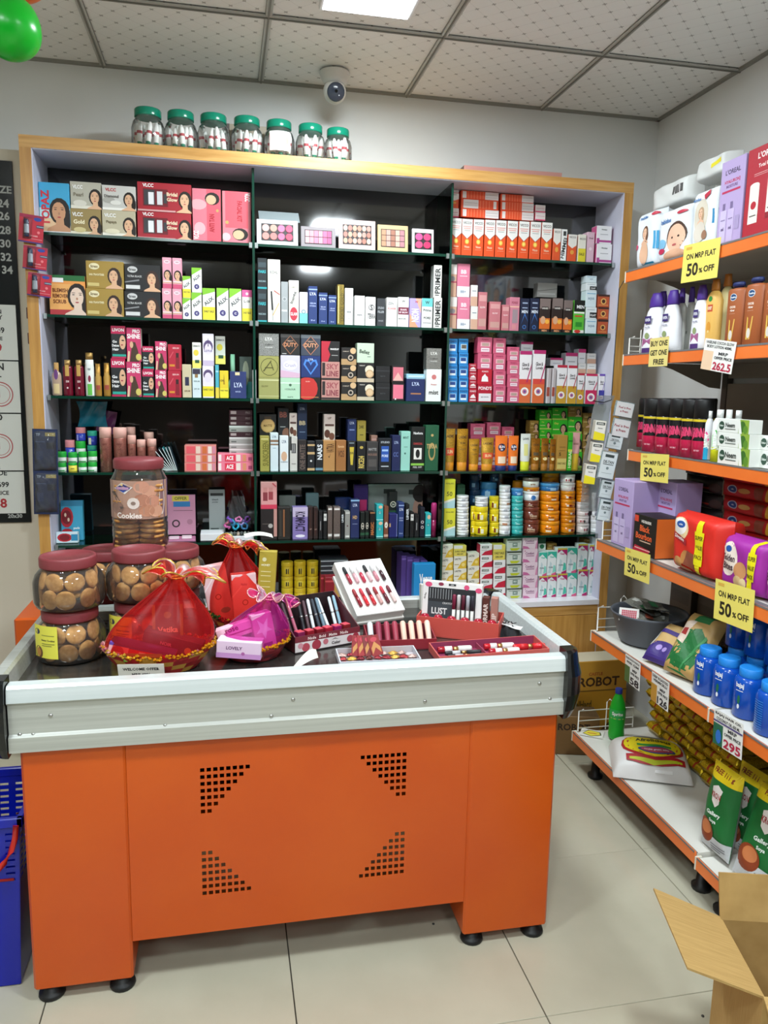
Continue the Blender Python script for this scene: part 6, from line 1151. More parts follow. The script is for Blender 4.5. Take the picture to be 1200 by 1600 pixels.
def YU(u, x, z, v_=None):
    """y on the line (x, z) that the photo shows in column u"""
    k = (u-600)/FPX; a = RI-FW*k
    return -(a.x*(x-CAM.x)+a.z*(z-CAM.z))/a.y
def ZV(v, x, y):
    k = -(v-800)/FPX; a = UP-FW*k
    return CAM.z-(a.x*(x-CAM.x)+a.y*(y-CAM.y))/a.z
RZ = -PI/2   # fronts look to -x
def grow(where, z, x, cols, group=None):
    """shelf goods whose fronts look down the aisle: (u0, u1, [(kind, v_top)...], extra x, z of foot)"""
    for c in cols:
        u0, u1, st = c[:3]; dx_ = c[3] if len(c) > 3 else 0; zz = (c[4] if len(c) > 4 else z)+.0006
        for key, vt in st:
            xf = x+dx_
            zc_ = min([l[0]-.045 for l in LEV if l[0] > z+.05] or [9])
            ya, yb = YU(u0, xf, zz), YU(u1, xf, zz); wd = abs(ya-yb)-.002; ym = (ya+yb)/2
            h = min(ZV(vt, xf, ym), zc_)-zz
            if h < .012: continue
            name, cat, desc, builder, cache = _K[key]; q = (round(wd, 3), round(h, 3))
            if q not in cache: cache[q] = builder(*q)
            d = cache[q][1]
            o, d = make(key, wd, h, (xf+d/2, ym, zz), RZ+random.uniform(-.01, .01)+(.5 if cat == 'can' else .12 if cat == 'bottle' else 0))
            reg(o, desc, where, u0, zz); zz += round(h, 3)+.0004
# ---- packs of the shelving
def pouchk(key, desc, col, ops, t=.05, name='pouch', cat='pouch', back=None, crimp=True, wr=.004, rough='', ex=3.0):
    def bld(w, h):
        rnd = random.Random(len(key)*7+3); ph = [rnd.uniform(0, 6) for _ in range(4)]
        def bulge(x, z):
            a = min(1, abs(2*x/w)); c_ = min(1, abs(2*z/h-1))
            s_ = max(0, (1-a**ex)*(1-c_**(ex+.5)))
            return t/2*s_**(.75 if ex < 4 else .5) + wr*s_**.5*math.sin(x*60+ph[0]+z*24)*math.cos(z*45+ph[1]+x*10)
        NX, NZ = 16, 20; b = MB()
        b.sheet(lambda u, v: ((u-.5)*w, -bulge((u-.5)*w, v*h)-.0003, v*h), NX, NZ, col+rough)
        b.sheet(lambda u, v: ((.5-u)*w, bulge((u-.5)*w, v*h)+.0003, v*h), NX, NZ, (back or col)+rough)
        fn = lambda x, z, L: (x, -bulge(x, z)-.0006-.00025*L, z)
        fn.curved = True; fn.grid = True
        b.art(ops, w, h, fn)
        return [(None, b.mesh(name))]
    kind(key, name, cat, desc, lambda w, h: (bld(w, h), t))
pouchk('diaper_a', 'white baby diaper pack with standing child', 'e6ecf2', [('f', .5, .60, .36, '6a4a38', 'e8bea0'), ('e', .5, .27, .2, .2, 'e4b898'), ('t', 'mebides', .4, .88, .055, '2c70b0', .7), ('r', .4, .02, .9, .09, '2a9cc8'), ('e', .86, .9, .12, .03, 'c03048'), ('e', .1, .4, .1, .05, 'd04870'), ('r', .9, .3, .98, .6, '3c9ccc')], t=.09, name='diaper_pack', cat='pack', wr=.002, ex=9)
pouchk('diaper_b', 'white baby diaper pack with large face', 'e4eaf0', [('e', .64, .44, .3, .26, '4c342a'), ('e', .64, .40, .27, .25, 'ecc0a4'), ('e', .54, .42, .03, .02, '2c1c18'), ('e', .74, .42, .03, .02, '2c1c18'), ('e', .62, .28, .07, .02, 'c06060'), ('e', .6, .1, .34, .1, 'e4b494'), ('t', 'babidos', .3, .76, .08, '2c70b0', .5), ('e', .2, .34, .14, .1, '7cb8dc'), ('e', .2, .22, .12, .05, 'c83058'), ('r', .3, 0, 1, .05, '2a9cc8'), ('e', .8, .84, .14, .03, 'c03048')], t=.09, name='diaper_pack', cat='pack', wr=.002, ex=9)
pouchk('diaper_c', 'white baby diaper pack with hooded child', 'e8eef2', [('e', .42, .55, .26, .28, 'd8d0c0'), ('f', .42, .60, .30, 'b89878', 'e8bea0'), ('e', .42, .32, .22, .16, 'dcd4c8'), ('e', .6, .26, .1, .07, 'a07860'), ('r', .3, .06, .74, .14, '2a9cc8'), ('r', .86, .4, .98, .62, '2a8cc0'), ('p', [(.5, .88), (.7, .94), (.74, .86), (.54, .80)], 'c03048'), ('t', 'babidos', .24, .84, .05, '2c70b0', .4)], t=.09, name='diaper_pack', cat='pack', wr=.002, ex=9)
pouchk('diaper_top', 'plain white diaper pack lying on top', 'd8dad8', [('r', .6, .4, .86, .7, '4c4c4c'), ('r', .64, .4, .66, .7, 'd0d0d0'), ('r', .72, .4, .73, .7, 'd0d0d0'), ('r', .78, .4, .81, .7, 'd0d0d0')], t=.12, name='diaper_pack', cat='pack', wr=.004, ex=9)
pouchk('diaper_top2', 'white diaper pack with yellow sticker on top', 'd6d8d6', [('p', [(.56, .4), (.84, .55), (.84, .75), (.56, .6)], 'e8d828')], t=.12, name='diaper_pack', cat='pack', wr=.004, ex=9)
carton('loreal_lilac', 'tall lilac shampoo set carton', 'b8a4d4', [('t', "L'OREAL", .5, .86, .06, '4a3c60', .72), ('t', 'HYALURON]', .5, .74, .05, 'c0305c', .8), ('t', 'MOISTURE', .5, .69, .035, '7c5c90', .6), ('r', .1, .62, .86, .645, 'c0305c'), ('r', .10, .04, .36, .42, 'cdc0e4'), ('r', .42, .04, .68, .42, 'c8b8e0'), ('r', .18, .42, .28, .5, '7c6c98'), ('r', .50, .42, .60, .5, '7c6c98'), ('r', .74, .16, .92, .32, 'a898c4'), ('t', 'ml', .23, .2, .04, '6a5888'), ('t', 'ml', .55, .2, .04, '6a5888'), ('r', .14, .3, .32, .31, '8878a8'), ('r', .46, .3, .64, .31, '8878a8')], d=.10, side='a894c4', sideops=[('t', "L'OREAL", .5, .86, .05, '4a3c60', .6), ('r', .2, .7, .8, .71, '6a5888'), ('r', .2, .6, .36, .2, '9484b0')])
carton('loreal_red', 'tall crimson shampoo set carton', 'b01c30', [('t', "L'OREAL", .5, .9, .07, 'f0e4e4', .6), ('t', 'Total Repair', .5, .78, .055, 'f0d8d8', .7), ('r', .2, .70, .8, .705, 'e8c0c0'), ('r', .2, .68, .8, .684, 'e8c0c0'), ('r', .12, .16, .36, .58, 'ece4dc'), ('e', .24, .58, .12, .03, 'ece4dc'), ('e', .24, .36, .07, .045, 'b81c30'), ('r', .56, .18, .80, .62, 'ece4dc'), ('e', .68, .62, .12, .03, 'f4f0ec'), ('e', .68, .38, .07, .045, 'b81c30'), ('r', .56, .18, .8, .24, '8c1424'), ('r', .16, .24, .32, .25, '3c3c3c'), ('r', .6, .28, .76, .29, '3c3c3c')], d=.12, side='9c1828')
NVP = [(.80, 0), (.98, .02), (1, .12), (.86, .5), (.66, .70), (.5, .76), (.46, .77)]
bottlek('nivea_white', 'white body milk bottle with purple cap', 'e8e8ee', '4c2c90', [('r', .33, .02, .67, .10, '4a2c70'), ('p', [(.34, .12), (.5, .2), (.66, .12), (.66, .26), (.34, .26)], 'a05c88'), ('r', .40, .5, .60, .62, '3a2c6c'), ('t', 'NIVEA', .5, .56, .05, 'e8e8f4', .16), ('t', 'Body Milk', .5, .44, .03, '70708c', .2), ('e', .5, .3, .07, .05, '8c9c68')], prof=NVP, capprof=[(.52, .77), (.56, .79), (.5, .92), (.40, .96), (.36, 1)], sy=.6)
bottlek('white_pump', 'plain white lotion bottle, purple cap', 'e4e6e2', '4c2c90', [('r', .42, .3, .58, .34, 'a0a8a0')], prof=[(.9, 0), (1, .02), (.96, .7), (.6, .77)], capprof=[(.52, .77), (.56, .79), (.5, .92), (.40, .96), (.36, 1)], sy=.6)
bottlek('joy_yellow', 'yellow body lotion bottle, brown cap', 'e4b45c', 'a86820', [('e', .5, .72, .08, .04, '2c8c3c'), ('r', .40, .54, .62, .64, 'c8502c'), ('t', 'HONEY', .5, .59, .05, 'f8ecd0', .18), ('e', .5, .32, .09, .08, 'd89430'), ('c', .5, .26, .04, 'e8d090')], prof=[(.92, 0), (1, .02), (1, .7), (.7, .8), (.4, .84)], capprof=[(.5, .84), (.52, .86), (.48, .94), (.42, .96), (.42, 1)], sy=.55)
bottlek('joy_pale', 'pale yellow body lotion bottle', 'e8dca4', 'b06c28', [], prof=[(.92, 0), (1, .02), (1, .72), (.7, .8), (.4, .84)], capprof=[(.6, .84), (.62, .87), (.5, .95), (.5, 1)], sy=.8)
bottlek('vaseline', 'brown cocoa lotion bottle with navy cap', 'a4582c', '1c2c64', [('e', .5, .82, .12, .06, 'd8e0e8'), ('e', .5, .82, .105, .05, '1c4878'), ('t', 'Vaseline', .5, .82, .03, 'f0f4f8', .2), ('t', 'cocoa', .5, .66, .04, 'f0d8c8', .2), ('t', 'glow', .5, .60, .05, 'f4e4d8', .2), ('r', .4, .55, .6, .553, 'e8c8b0'), ('p', [(.42, .1), (.48, .1), (.46, .44), (.42, .46)], 'e0b850'), ('p', [(.50, .1), (.56, .1), (.62, .46), (.58, .46)], 'd8a850'), ('e', .5, .2, .06, .08, 'd8d0c8')], prof=[(.95, 0), (1, .01), (1, .92), (.9, .96), (.44, .975)], capprof=[(.44, .90+.06), (.44, 1.0), (.62, 1.001), (.62, 1.05), (.5, 1.07)], sy=.5)
bottlek('spray_red', 'black body spray can with pink foot', '17161a:g', '0e0e10', [('p', [(.24, .30), (.78, .30), (.74, .50), (.66, .38), (.60, .54), (.52, .38), (.46, .52), (.38, .36), (.30, .46)], 'd02858'), ('T', 'SKINN', .5, .44, .16, 'e84878', .40), ('t', 'BODY SPRAY', .5, .14, .03, 'f0b0c0', .2)], prof=[(1, 0, 'c4204c:g'), (1, .30, '17161a:g'), (1, .62, 'd0b81c'), (1, .66, '17161a:g'), (.97, .68, '17161a:g')], capprof=[(.99, .68), (.99, .97), (.9, 1)], name='spray_can', cat='can', sy=1)
bottlek('secret_green', 'white deodorant can, green yellow foot', 'e6ebe8', 'eceeec', [('p', [(.3, .26), (.7, .26), (.7, .5), (.5, .62), (.3, .5)], '2cc42c'), ('t', 'Secret', .46, .38, .2, 'f0f8f0', .3, 90)], prof=[(1, 0, 'd8dc1c'), (1, .28, 'e6ebe8'), (1, .74), (.7, .82), (.6, .84)], capprof=[(.5, .84), (.5, 1)], name='spray_can', cat='can', sy=1)
bottlek('secret_pink', 'white deodorant can, pink blue foot', 'e4e6ea', 'eceeec', [('r', .3, 0, .7, .26, '1ca0cc'), ('p', [(.3, .26), (.7, .26), (.7, .5), (.5, .58), (.3, .5)], 'e83c8c'), ('t', 'Secret', .46, .38, .2, 'f0f8f0', .3, 90)], prof=[(1, 0), (1, .74), (.7, .82), (.6, .84)], capprof=[(.5, .84), (.5, 1)], name='spray_can', cat='can', sy=1)
carton('neem', 'white Neem toothpaste carton', 'e8ebe6', [('r', .68, 0, 1, 1, '8cac3c'), ('e', .80, .5, .10, .4, '3c6c24'), ('e', .9, .3, .07, .3, '5c8c2c'), ('p', [(.7, 0), (.8, 0), (.72, 1), (.66, 1)], 'e8ebe6'), ('e', .14, .5, .09, .32, '2c4c3c'), ('t', 'Dabur', .14, .5, .14, 'e8f0e8', .14), ('t', 'Neem', .42, .56, .34, '3c4440', .36), ('r', .26, .24, .6, .3, '6c7470')], d=.045)
carton('bourbon', 'black and orange Black Bourbon biscuit carton', '17110f', [('t', 'Black', .5, .66, .16, 'e8602c', .56), ('t', 'Bourbon', .47, .46, .16, 'e8602c', .8), ('t', 'HIDE&SEEK', .56, .84, .07, 'ece4dc', .5), ('r', .02, .80, .2, .96, 'd8442c'), ('r', .3, .32, .8, .35, 'c8a890'), ('p', [(.0, .04), (.7, .02), (.8, .16), (.1, .2)], 'b81c38'), ('r', .1, .12, .8, .15, 'e8b0a8')], d=.12, side='d86a24', sideops=[('r', .0, 0, .6, 1, 'd86a24'), ('e', .3, .7, .2, .12, '4c3418'), ('e', .3, .25, .16, .16, '3c2814'), ('r', .1, .52, .5, .55, '8c3c14')])
carton('bourbon_flat', 'black and orange biscuit carton lying behind', '1c1412', [('r', .34, 0, .5, 1, 'd86a24'), ('t', 'BOURBON', .72, .45, .3, 'c8402c', .4), ('t', 'BOURBON', .18, .45, .24, 'c8402c', .28)], d=.10)
pouchk('digestive', 'red digestive biscuit pack with yellow band', 'd8281c', [('e', .22, .72, .18, .20, 'ecd0a0'), ('e', .22, .76, .14, .14, 'f0ece8'), ('e', .24, .80, .08, .06, '2454a0'), ('t', 'unibic', .24, .80, .03, 'e8ecf4', .14), ('p', [(.06, .66), (.40, .56), (.40, .46), (.06, .56)], 'a81828'), ('t', 'Digestive', .23, .56, .08, 'f4e8e4', .3, -8), ('e', .40, .26, .10, .13, 'c08448'), ('e', .24, .16, .10, .09, 'c89458'), ('p', [(.36, .14), (.58, .10), (.58, .36), (.44, .40)], '8c4c38'), ('p', [(.18, .08), (.5, .02), (.5, .08), (.2, .14)], 'b07c54'), ('r', .60, 0, .70, .94, 'e8dc10'), ('r', .58, .2, .74, .76, 'e8dc10'), ('t', 'SUPER', .66, .66, .07, '5c4c10', .14), ('t', 'VALUE', .66, .50, .07, '5c4c10', .14), ('t', 'PACK', .66, .34, .07, '5c4c10', .14)], t=.11, name='biscuit_pack', cat='biscuits', wr=.003, ex=9)
pouchk('golden', 'purple nut biscuit pack with yellow band', 'a0289c', [('e', .26, .58, .2, .32, 'ecdcd0'), ('e', .24, .76, .07, .06, '2454a0'), ('t', 'Golden', .26, .60, .13, '4c3440', .3), ('t', 'Bites', .26, .44, .13, '4c3440', .26), ('e', .54, .42, .13, .16, 'cc9060'), ('e', .50, .20, .10, .12, 'dcc08c'), ('e', .62, .2, .08, .1, 'e4d0a0'), ('r', .72, 0, .82, 1, 'e8dc10'), ('r', .70, .3, .86, .8, 'e8dc10'), ('t', 'SUPER', .78, .7, .08, '5c4c10', .14), ('t', 'VALUE', .78, .54, .08, '5c4c10', .14), ('t', 'PACK', .78, .38, .08, '5c4c10', .14)], t=.10, name='biscuit_pack', cat='biscuits', wr=.003, ex=7)
pouchk('red_pack', 'red cookie pack in the stack at the back', 'b81c1c', [('e', .3, .55, .12, .26, 'b8b8c8'), ('e', .3, .55, .10, .2, '1c3c80'), ('e', .55, .55, .10, .16, 'c89850'), ('r', .72, .1, .86, .9, '8c4430'), ('r', .9, .1, 1, .9, 'd8a020'), ('t', 'unibic', .3, .55, .1, 'e8e8f0', .16)], t=.05, name='biscuit_pack', cat='biscuits')
pouchk('dark_pack', 'black cream biscuit pack in the back stack', '1a1314', [('r', .1, .3, .8, .4, '8c2418'), ('e', .9, .4, .1, .3, '3c2420')], t=.05, name='biscuit_pack', cat='biscuits')
pouchk('noodle', 'yellow foil noodle packet in the heap', 'ccac18', [('r', .44, 0, .54, 1, 'a83418'), ('e', .2, .6, .12, .2, 'd4bc30'), ('e', .76, .5, .14, .24, 'd8c43c'), ('t', 'ATTA', .76, .5, .14, '6c5c10', .2), ('r', .02, 0, .06, 1, 'd8cc50')], t=.042, name='noodle_packet', cat='packet', wr=.003, rough=':f', ex=6)
pouchk('kron', 'green roasted snack pouch with yellow FREE band', '146a30', [('r', 0, .84, 1, 1, 'e8cc18'), ('t', 'FREE 111 g', .5, .92, .07, '8c2c14', .8), ('p', [(.34, .76), (.5, .80), (.66, .76), (.62, .60), (.5, .54), (.38, .60)], 'ece4e0'), ('t', 'KRON', .5, .68, .07, 'a01c28', .3), ('t', 'Gallery', .5, .46, .06, 'e8f0e8', .5), ('t', 'Soya', .52, .38, .05, 'e8f0e8', .3), ('r', 0, 0, 1, .2, 'c8ccd0'), ('e', .3, .24, .26, .14, '8c3c1c'), ('e', .34, .28, .16, .08, 'c87848'), ('r', .5, .12, .92, .13, '60646c'), ('r', .5, .09, .92, .10, '60646c'), ('r', .5, .06, .8, .07, '60646c')], t=.06, back='b8bcc0', name='snack_pouch')
bottlek('bajaj', 'blue coconut oil jar', '0c4cb0:g', '1c84dc', [('t', 'bajaj', .5, .66, .13, 'f0f4fc', .2), ('r', .41, .55, .59, .565, 'e0e8f8'), ('e', .5, .38, .035, .09, '1c6c50'), ('e', .5, .24, .03, .05, 'e0e8f0')], prof=[(.94, 0), (1, .02), (1, .7), (.9, .78), (.74, .82)], capprof=[(.72, .82), (.74, .83), (.74, .985), (.68, 1)], name='oil_jar', cat='jar', sy=1, n=28)
bottlek('bajaj_back', 'blue coconut oil jar with back label', '0c4cb0:g', '1c84dc', [('r', .38, .1+.045*k, .62, .112+.045*k, '3c8cd8') for k in range(13)], prof=[(.94, 0), (1, .02), (1, .7), (.9, .78), (.74, .82)], capprof=[(.72, .82), (.74, .83), (.74, .985), (.68, 1)], name='oil_jar', cat='jar', sy=1, n=28)

Z0, Z1_, Z2, Z3, Z4, Z5 = [l[0]-.0016 for l in LEV]
W = 'top right-hand shelf'
grow(W, Z0, 1.50, [(989, 1021, [('diaper_a', 328)]), (1023, 1071, [('diaper_b', 322)]), (1074, 1116, [('diaper_c', 292)]), (1118, 1155, [('loreal_lilac', 247)]), (1158, 1222, [('loreal_red', 222)])])
grow(W, Z0, 1.50, [(1012, 1076, [('diaper_top', 283)], .06, 2.165), (1082, 1134, [('diaper_top2', 244)], .05, 2.20)])
W = 'second right-hand shelf'
grow(W, Z1_, 1.505, [(994, 1021, [('nivea_white', 458)]), (1022, 1047, [('nivea_white', 453)]), (1071, 1092, [('nivea_white', 445)]),
 (1013, 1030, [('nivea_white', 455)], .065), (1047, 1060, [('white_pump', 450)], .055), (1062, 1075, [('white_pump', 448)], .10),
 (1093, 1113, [('joy_yellow', 436)], .02), (1113, 1128, [('joy_pale', 428)], .05), (1126, 1151, [('vaseline', 447)]), (1153, 1180, [('vaseline', 440)]), (1182, 1212, [('vaseline', 436)])])
W = 'third right-hand shelf'
grow(W, Z2, 1.505, [(u, u+18, [('spray_red', 622+(i > 2)*1)]) for i, u in enumerate((995, 1015, 1035, 1054, 1072))])
grow(W+', rear row', Z2, 1.605, [(u, u+16, [('spray_red', 622)]) for u in (988, 1006, 1025, 1044, 1063, 1081)])
grow(W, Z2, 1.505, [(1093, 1102, [('secret_pink', 642)], .02), (1104, 1117, [('secret_green', 640)]), (1119, 1131, [('secret_green', 640)]), (1134, 1146, [('secret_green', 641)], .05)])
grow(W, Z2, 1.50, [(1120, 1170, [('neem', 700), ('neem', 677), ('neem', 655)], -.005), (1185, 1240, [('neem', 706), ('neem', 682)], .03)])
W = 'fourth right-hand shelf'
grow(W, Z3, 1.43, [(954, 984, [('loreal_lilac', 750)]), (988, 1022, [('bourbon', 806)], 0), (1000, 1050, [('bourbon_flat', 800), ('bourbon_flat', 790)], .225, Z3+.09), (1042, 1116, [('digestive', 806)], -.01), (1118, 1186, [('golden', 842)], -.005), (1188, 1240, [('golden', 850)], 0)])
grow('fourth right shelf, rear', Z3, 1.56, [(988, 1018, [('loreal_lilac', 752)], -.03), (1020, 1050, [('loreal_lilac', 752)], -.03)])
grow('fourth right shelf, rear', Z3, 1.65, [(1062, 1118, [('dark_pack', 850-24*k-10) for k in range(7)]), (1120, 1200, [('red_pack', 866-25*k-10) for k in range(7)])])
W = 'fifth right-hand shelf'
for k, (x, y) in enumerate(((1.430, 1.985), (1.432, 1.897), (1.437, 1.809), (1.424, 1.700), (1.422, 1.608))):
    o, d = make('bajaj' if k < 3 else 'bajaj_back', .084, .142, (x, y, Z4+.0006), RZ+(.25 if k < 3 else 0)); o['label'] = 'blue coconut oil jar in the front row of the fifth right-hand shelf, '+['farthest', 'second farthest', 'middle', 'second nearest', 'nearest'][k]; o['group'] = 'blue oil jars in the front row'
for k in range(4):
    for j in range(2):
        o, d = make('bajaj', .0835, .142, (1.527, 1.985-.087*k, Z4+.0006+.1426*j), RZ+.2); o['label'] = 'blue coconut oil jar in the rear '+['lower', 'upper'][j]+' row of the fifth right-hand shelf, '+['farthest', 'second farthest', 'second nearest', 'nearest'][k]; o['group'] = 'blue oil jars in the rear rows'
def lean(key, w_, h_, u, v, zb, tilt, yaw, label, z=Z5-.002):
    p = P(u, v, z=z); o, d = make(key, w_, h_, (p.x, p.y, z+.004), 0)
    o.rotation_euler = (Matrix.Rotation(RZ+yaw, 4, 'Z') @ Matrix.Rotation(tilt, 4, 'X')).to_euler()
    o['label'] = label; return o
# yellow noodle packets heaped on the bottom deck
kk = 0
for k in range(6):
    for lv in range(9):
        y = 2.62-.105*k; x = 1.625-.004*lv+random.uniform(-.01, .01)+.01*(4-k)
        z = Z5+.001+lv*.047
        if (k == 0 and lv > 5) or z+.052 > LEV[4][0]-.04: break
        o, d = make('noodle', .100, .14, (x, y, z+.0245), 0)
        o.rotation_euler = (Matrix.Rotation(RZ+random.uniform(-.05, .05), 4, 'Z') @ Matrix.Rotation(-PI/2+random.uniform(-.015, .015), 4, 'X') @ Matrix.Translation((0, 0, -.07))).to_euler()
        o.location = (x, y, z+.0245)
        o['label'] = 'yellow foil noodle packet on bottom deck, '+['farthest', 'second farthest', 'third farthest', 'third nearest', 'second nearest', 'nearest'][k]+' pile, '+(ORD[lv+1]+' from bottom' if lv else 'lowest'); o['group'] = 'yellow noodle packets heaped on the bottom deck'
# green pouches
lean('kron', .125, .265, 1117, 1333, 0, -.10, .05, 'front green snack pouch with yellow band standing beside the empty deck')
lean('kron', .125, .265, 1160, 1335, 0, -.10, .10, 'green snack pouch standing just behind the front green pouch')
lean('kron', .15, .27, 1180, 1385, 0, -.32, .25, 'green snack pouch leaning back with glass of soya chunks shown')
lean('kron', .14, .25, 1262, 1425, 0, -.15, .0, 'green snack pouch cut off by the right photo edge')
# flour bag lying on the deck
Q = {c: P(*uv, z=Z5) for c, uv in dict(a=(925, 1172), b=(1000, 1222), c=(1068, 1205), d=(1000, 1155)).items()}
ctr = Vector((1.505, 2.385, Z5+.0052)); aw, ad = .27, .25
def bag(u, v):
    x = (u-.5)*aw; y = (v-.5)*ad; a = 1-abs(2*u-1)**3.2; c_ = 1-abs(2*v-1)**3.2
    return x, y, .001+.078*max(0, a*c_)**.36+.0015*math.sin(x*60+y*30)*a*c_+.002*math.sin(y*60)*a*c_
b = MB().sheet(lambda u, v: bag(u, v), 30, 24, 'e0dedc').sheet(lambda u, v: ((.5-u)*aw, (v-.5)*ad, .0005), 8, 6, 'e0dedc')
def bfn(x, z, L):
    z = max(.012, z*1.08-.045); q = bag(max(0, min(1, x/aw+.5)), max(0, min(1, z/ad))); return (x, z-ad/2, q[2]+.0016+.0004*L)
bfn.curved = True; bfn.grid = True
b.art([('e', .52, .62, .40, .34, 'a81c24'), ('e', .52, .64, .37, .31, 'e0cc14'), ('e', .52, .90, .22, .08, '8c8c84'), ('t', 'Afrolicious', .54, .74, .10, '1c2c1c', .46), ('r', .32, .58, .76, .63, '2c8c34'), ('e', .56, .48, .24, .10, '24488c'), ('e', .56, .48, .21, .075, 'b04050'), ('t', 'multi grain atta', .56, .48, .055, 'e8e0e8', .38), ('p', [(.16, .36), (.5, .30), (.9, .36), (.9, .26), (.5, .18), (.16, .26)], 'a81c24'), ('p', [(.2, .30), (.5, .245), (.86, .30), (.86, .27), (.5, .21), (.2, .27)], 'b8c020'), ('e', .60, .10, .05, .03, '7c1c24')], aw, ad, bfn)
fb = b.obj('flour_bag', None, ctr, (0, 0, -.42)); tag(fb, 'white flour bag with yellow and red print lying on bottom deck', 'bag')
MB().box(.005, .065, -.012, .012, .0, .004, 'f0f0f0', .001).obj('handle_patch', fb, (.0, -.112, .040), (1.0, 0, 0))
# green soda bottle
q = P(962, 1154, z=Z5); sp_ = [(.022, 0), (.029, .006), (.031, .02), (.029, .045), (.031, .075), (.031, .12), (.026, .15), (.015, .178), (.012, .185), (.012, .196)]
sb = MB().lathe(sp_, GREEN_PET, 26, cap=True).obj('soda_bottle', None, (q.x, q.y, Z5+.001)); tag(sb, 'green lemon soda bottle with blue cap on the bottom deck', 'bottle')
MB().lathe([(.0135, .188), (.014, .190), (.014, .206), (.012, .208)], '1c3490', 20).obj('cap', sb)
b = MB(); b.lathe([(.0314, .090), (.0314, .128)], '2cae50', 26, cap=False); b.wrap([('t', 'Sprite', .5, .55, .5, 'f0f4f0', .26), ('r', .36, .02, .64, .08, 'd8d850')], .19, .036, .0316, .091); b.obj('paper_label', sb, None, (0, 0, -.5))
MB().lathe([(.0205, .002), (.0275, .007), (.0295, .02), (.0275, .045), (.0295, .075), (.0295, .105)], clear_mat('soda', '80e890', .3, '30d050', .02), 22).obj('soda', sb)
# product sticker lying at the far end of the deck
q = P(925, 1146, z=Z5); b = MB().add([(-.045, -.035, 0), (.045, -.035, 0), (.045, .035, 0), (-.045, .035, 0)], [(0, 1, 2, 3)], 'e4e2da')
b.art([('p', [(.1, .3), (.5, .06), (.92, .4), (.84, .8), (.3, .9)], '3c4c3c'), ('p', [(.14, .34), (.5, .12), (.86, .42), (.8, .76), (.32, .85)], 'e0d048'), ('r', .3, .44, .7, .54, 'c87828')], .09, .07, lambda x, z, L: (x, z-.035, .0002*L))
tag(b.obj('sticker', None, (q.x, q.y, Z5+.0008), (0, 0, -.6)), 'printed yellow sticker on the white bottom deck', 'sticker')
# grey basin with sachets
bq = (1.500, 2.450, Z4)
bs = MB().lathe([(.09, .002), (.100, .008), (.128, .100), (.135, .108), (.137, .114), (.134, .117), (.128, .112), (.122, .100), (.094, .012), (.001, .010)], mat('50545c'), 36).obj('basin', None, (bq[0], bq[1], bq[2]+.001)); tag(bs, 'grey plastic basin full of sachets on fifth shelf', 'basin')
for k in range(16):
    a = k*2.4; r = .01+.045*((k*37 % 10)/10); col = ['b8b8ac', 'a0a094', '7c6a58', '5c5044', '4c4238', 'b0b0a8', '6a5848'][k % 7]
    b = MB().sheet(lambda u, v: ((u-.5)*.07, (v-.5)*.09, .004*math.sin(u*5+v*3)), 6, 6, col+':f'); b.art([('r', .2, .3, .8, .6, ['2c7c4c', '7c3c2c', 'd0d0c8'][k % 3])], .07, .09, lambda x, z, L: (x, z-.045, .006))
    tag(b.obj('sachet', None, (bq[0]+r*math.cos(a), bq[1]+r*math.sin(a), bq[2]+.070+.0050*k), (random.uniform(-.35, .35), random.uniform(-.35, .35), a)), ['pale grey', 'light grey', 'brown', 'dark brown', 'black brown', 'silver', 'umber'][k % 7]+' crumpled sachet in the grey basin, '+ORD[k+1]+' from bottom of the heap', 'sachet', 'sachets lying in the grey basin')
b = MB().box(-.034, .034, -.0015, .0015, 0, .046, 'e4e0dc', .0005); b.front([('r', .12, .16, .88, .84, 'c04858')]+[('r', .12+.095*k, .16, .135+.095*k, .84, 'e8c8cc') for k in range(8)]+[('r', .12, .24+.15*k, .88, .26+.15*k, 'e8c8cc') for k in range(4)], .068, .046, -.0016)
tag(b.obj('playing_card', None, (bq[0]-.098, bq[1]-.030, bq[2]+.092), (-.3, 0, -.55)), 'red-backed playing card at the front edge of the basin', 'card')
# two pouches of pulses / pasta on the fifth shelf
def cushion(name, label, cat, w_, d_, h_, mats_, loc, rot, ops=(), tail=None):
    b = MB(); NU, NV = 26, 18
    def f(u, v):
        th = 2*PI*u; s = abs(math.sin(PI*v))**.45
        return (w_/2*(2*v-1), d_/2*s*math.cos(th)*(1+.05*math.sin(v*30)), h_/2+h_/2*s*math.sin(th)*(1+.05*math.sin(th*5+v*9)))
    vs = [f(i/NU, j/NV) for j in range(NV+1) for i in range(NU)]
    fs = [(j*NU+i, j*NU+(i+1) % NU, (j+1)*NU+(i+1) % NU, (j+1)*NU+i) for j in range(NV) for i in range(NU)]
    ms = [mats_(( i+.5)/NU, (j+.5)/NV) for j in range(NV) for i in range(NU)]
    b.add(vs, fs, ms, True); o = b.obj(name, None, loc, rot); tag(o, label, cat); return o
PULSE = noise_color('penne_in_bag', 'a8844c', 'd8bc80', 90, .35, .4)
q = P(1018, 1030, z=Z4)
pouchk('pasta_green', 'green and clear pasta bag', 'c09a5c', [('p', [(0, .05), (.75, .0), (1, .5), (.62, .75), (.1, .62)], '1c6c34'), ('p', [(.02, .5), (.34, .44), (.40, .86), (.1, .8)], 'dcc8b8'), ('p', [(.1, .6), (.3, .58), (.3, .7), (.12, .7)], 'a83030'), ('r', .30, .84, .75, 1, '2c7440'), ('p', [(.5, .05), (.56, .04), (.86, .62), (.80, .66)], '3c8c50')], t=.07, name='pasta_bag', cat='bag', wr=.005, ex=4)
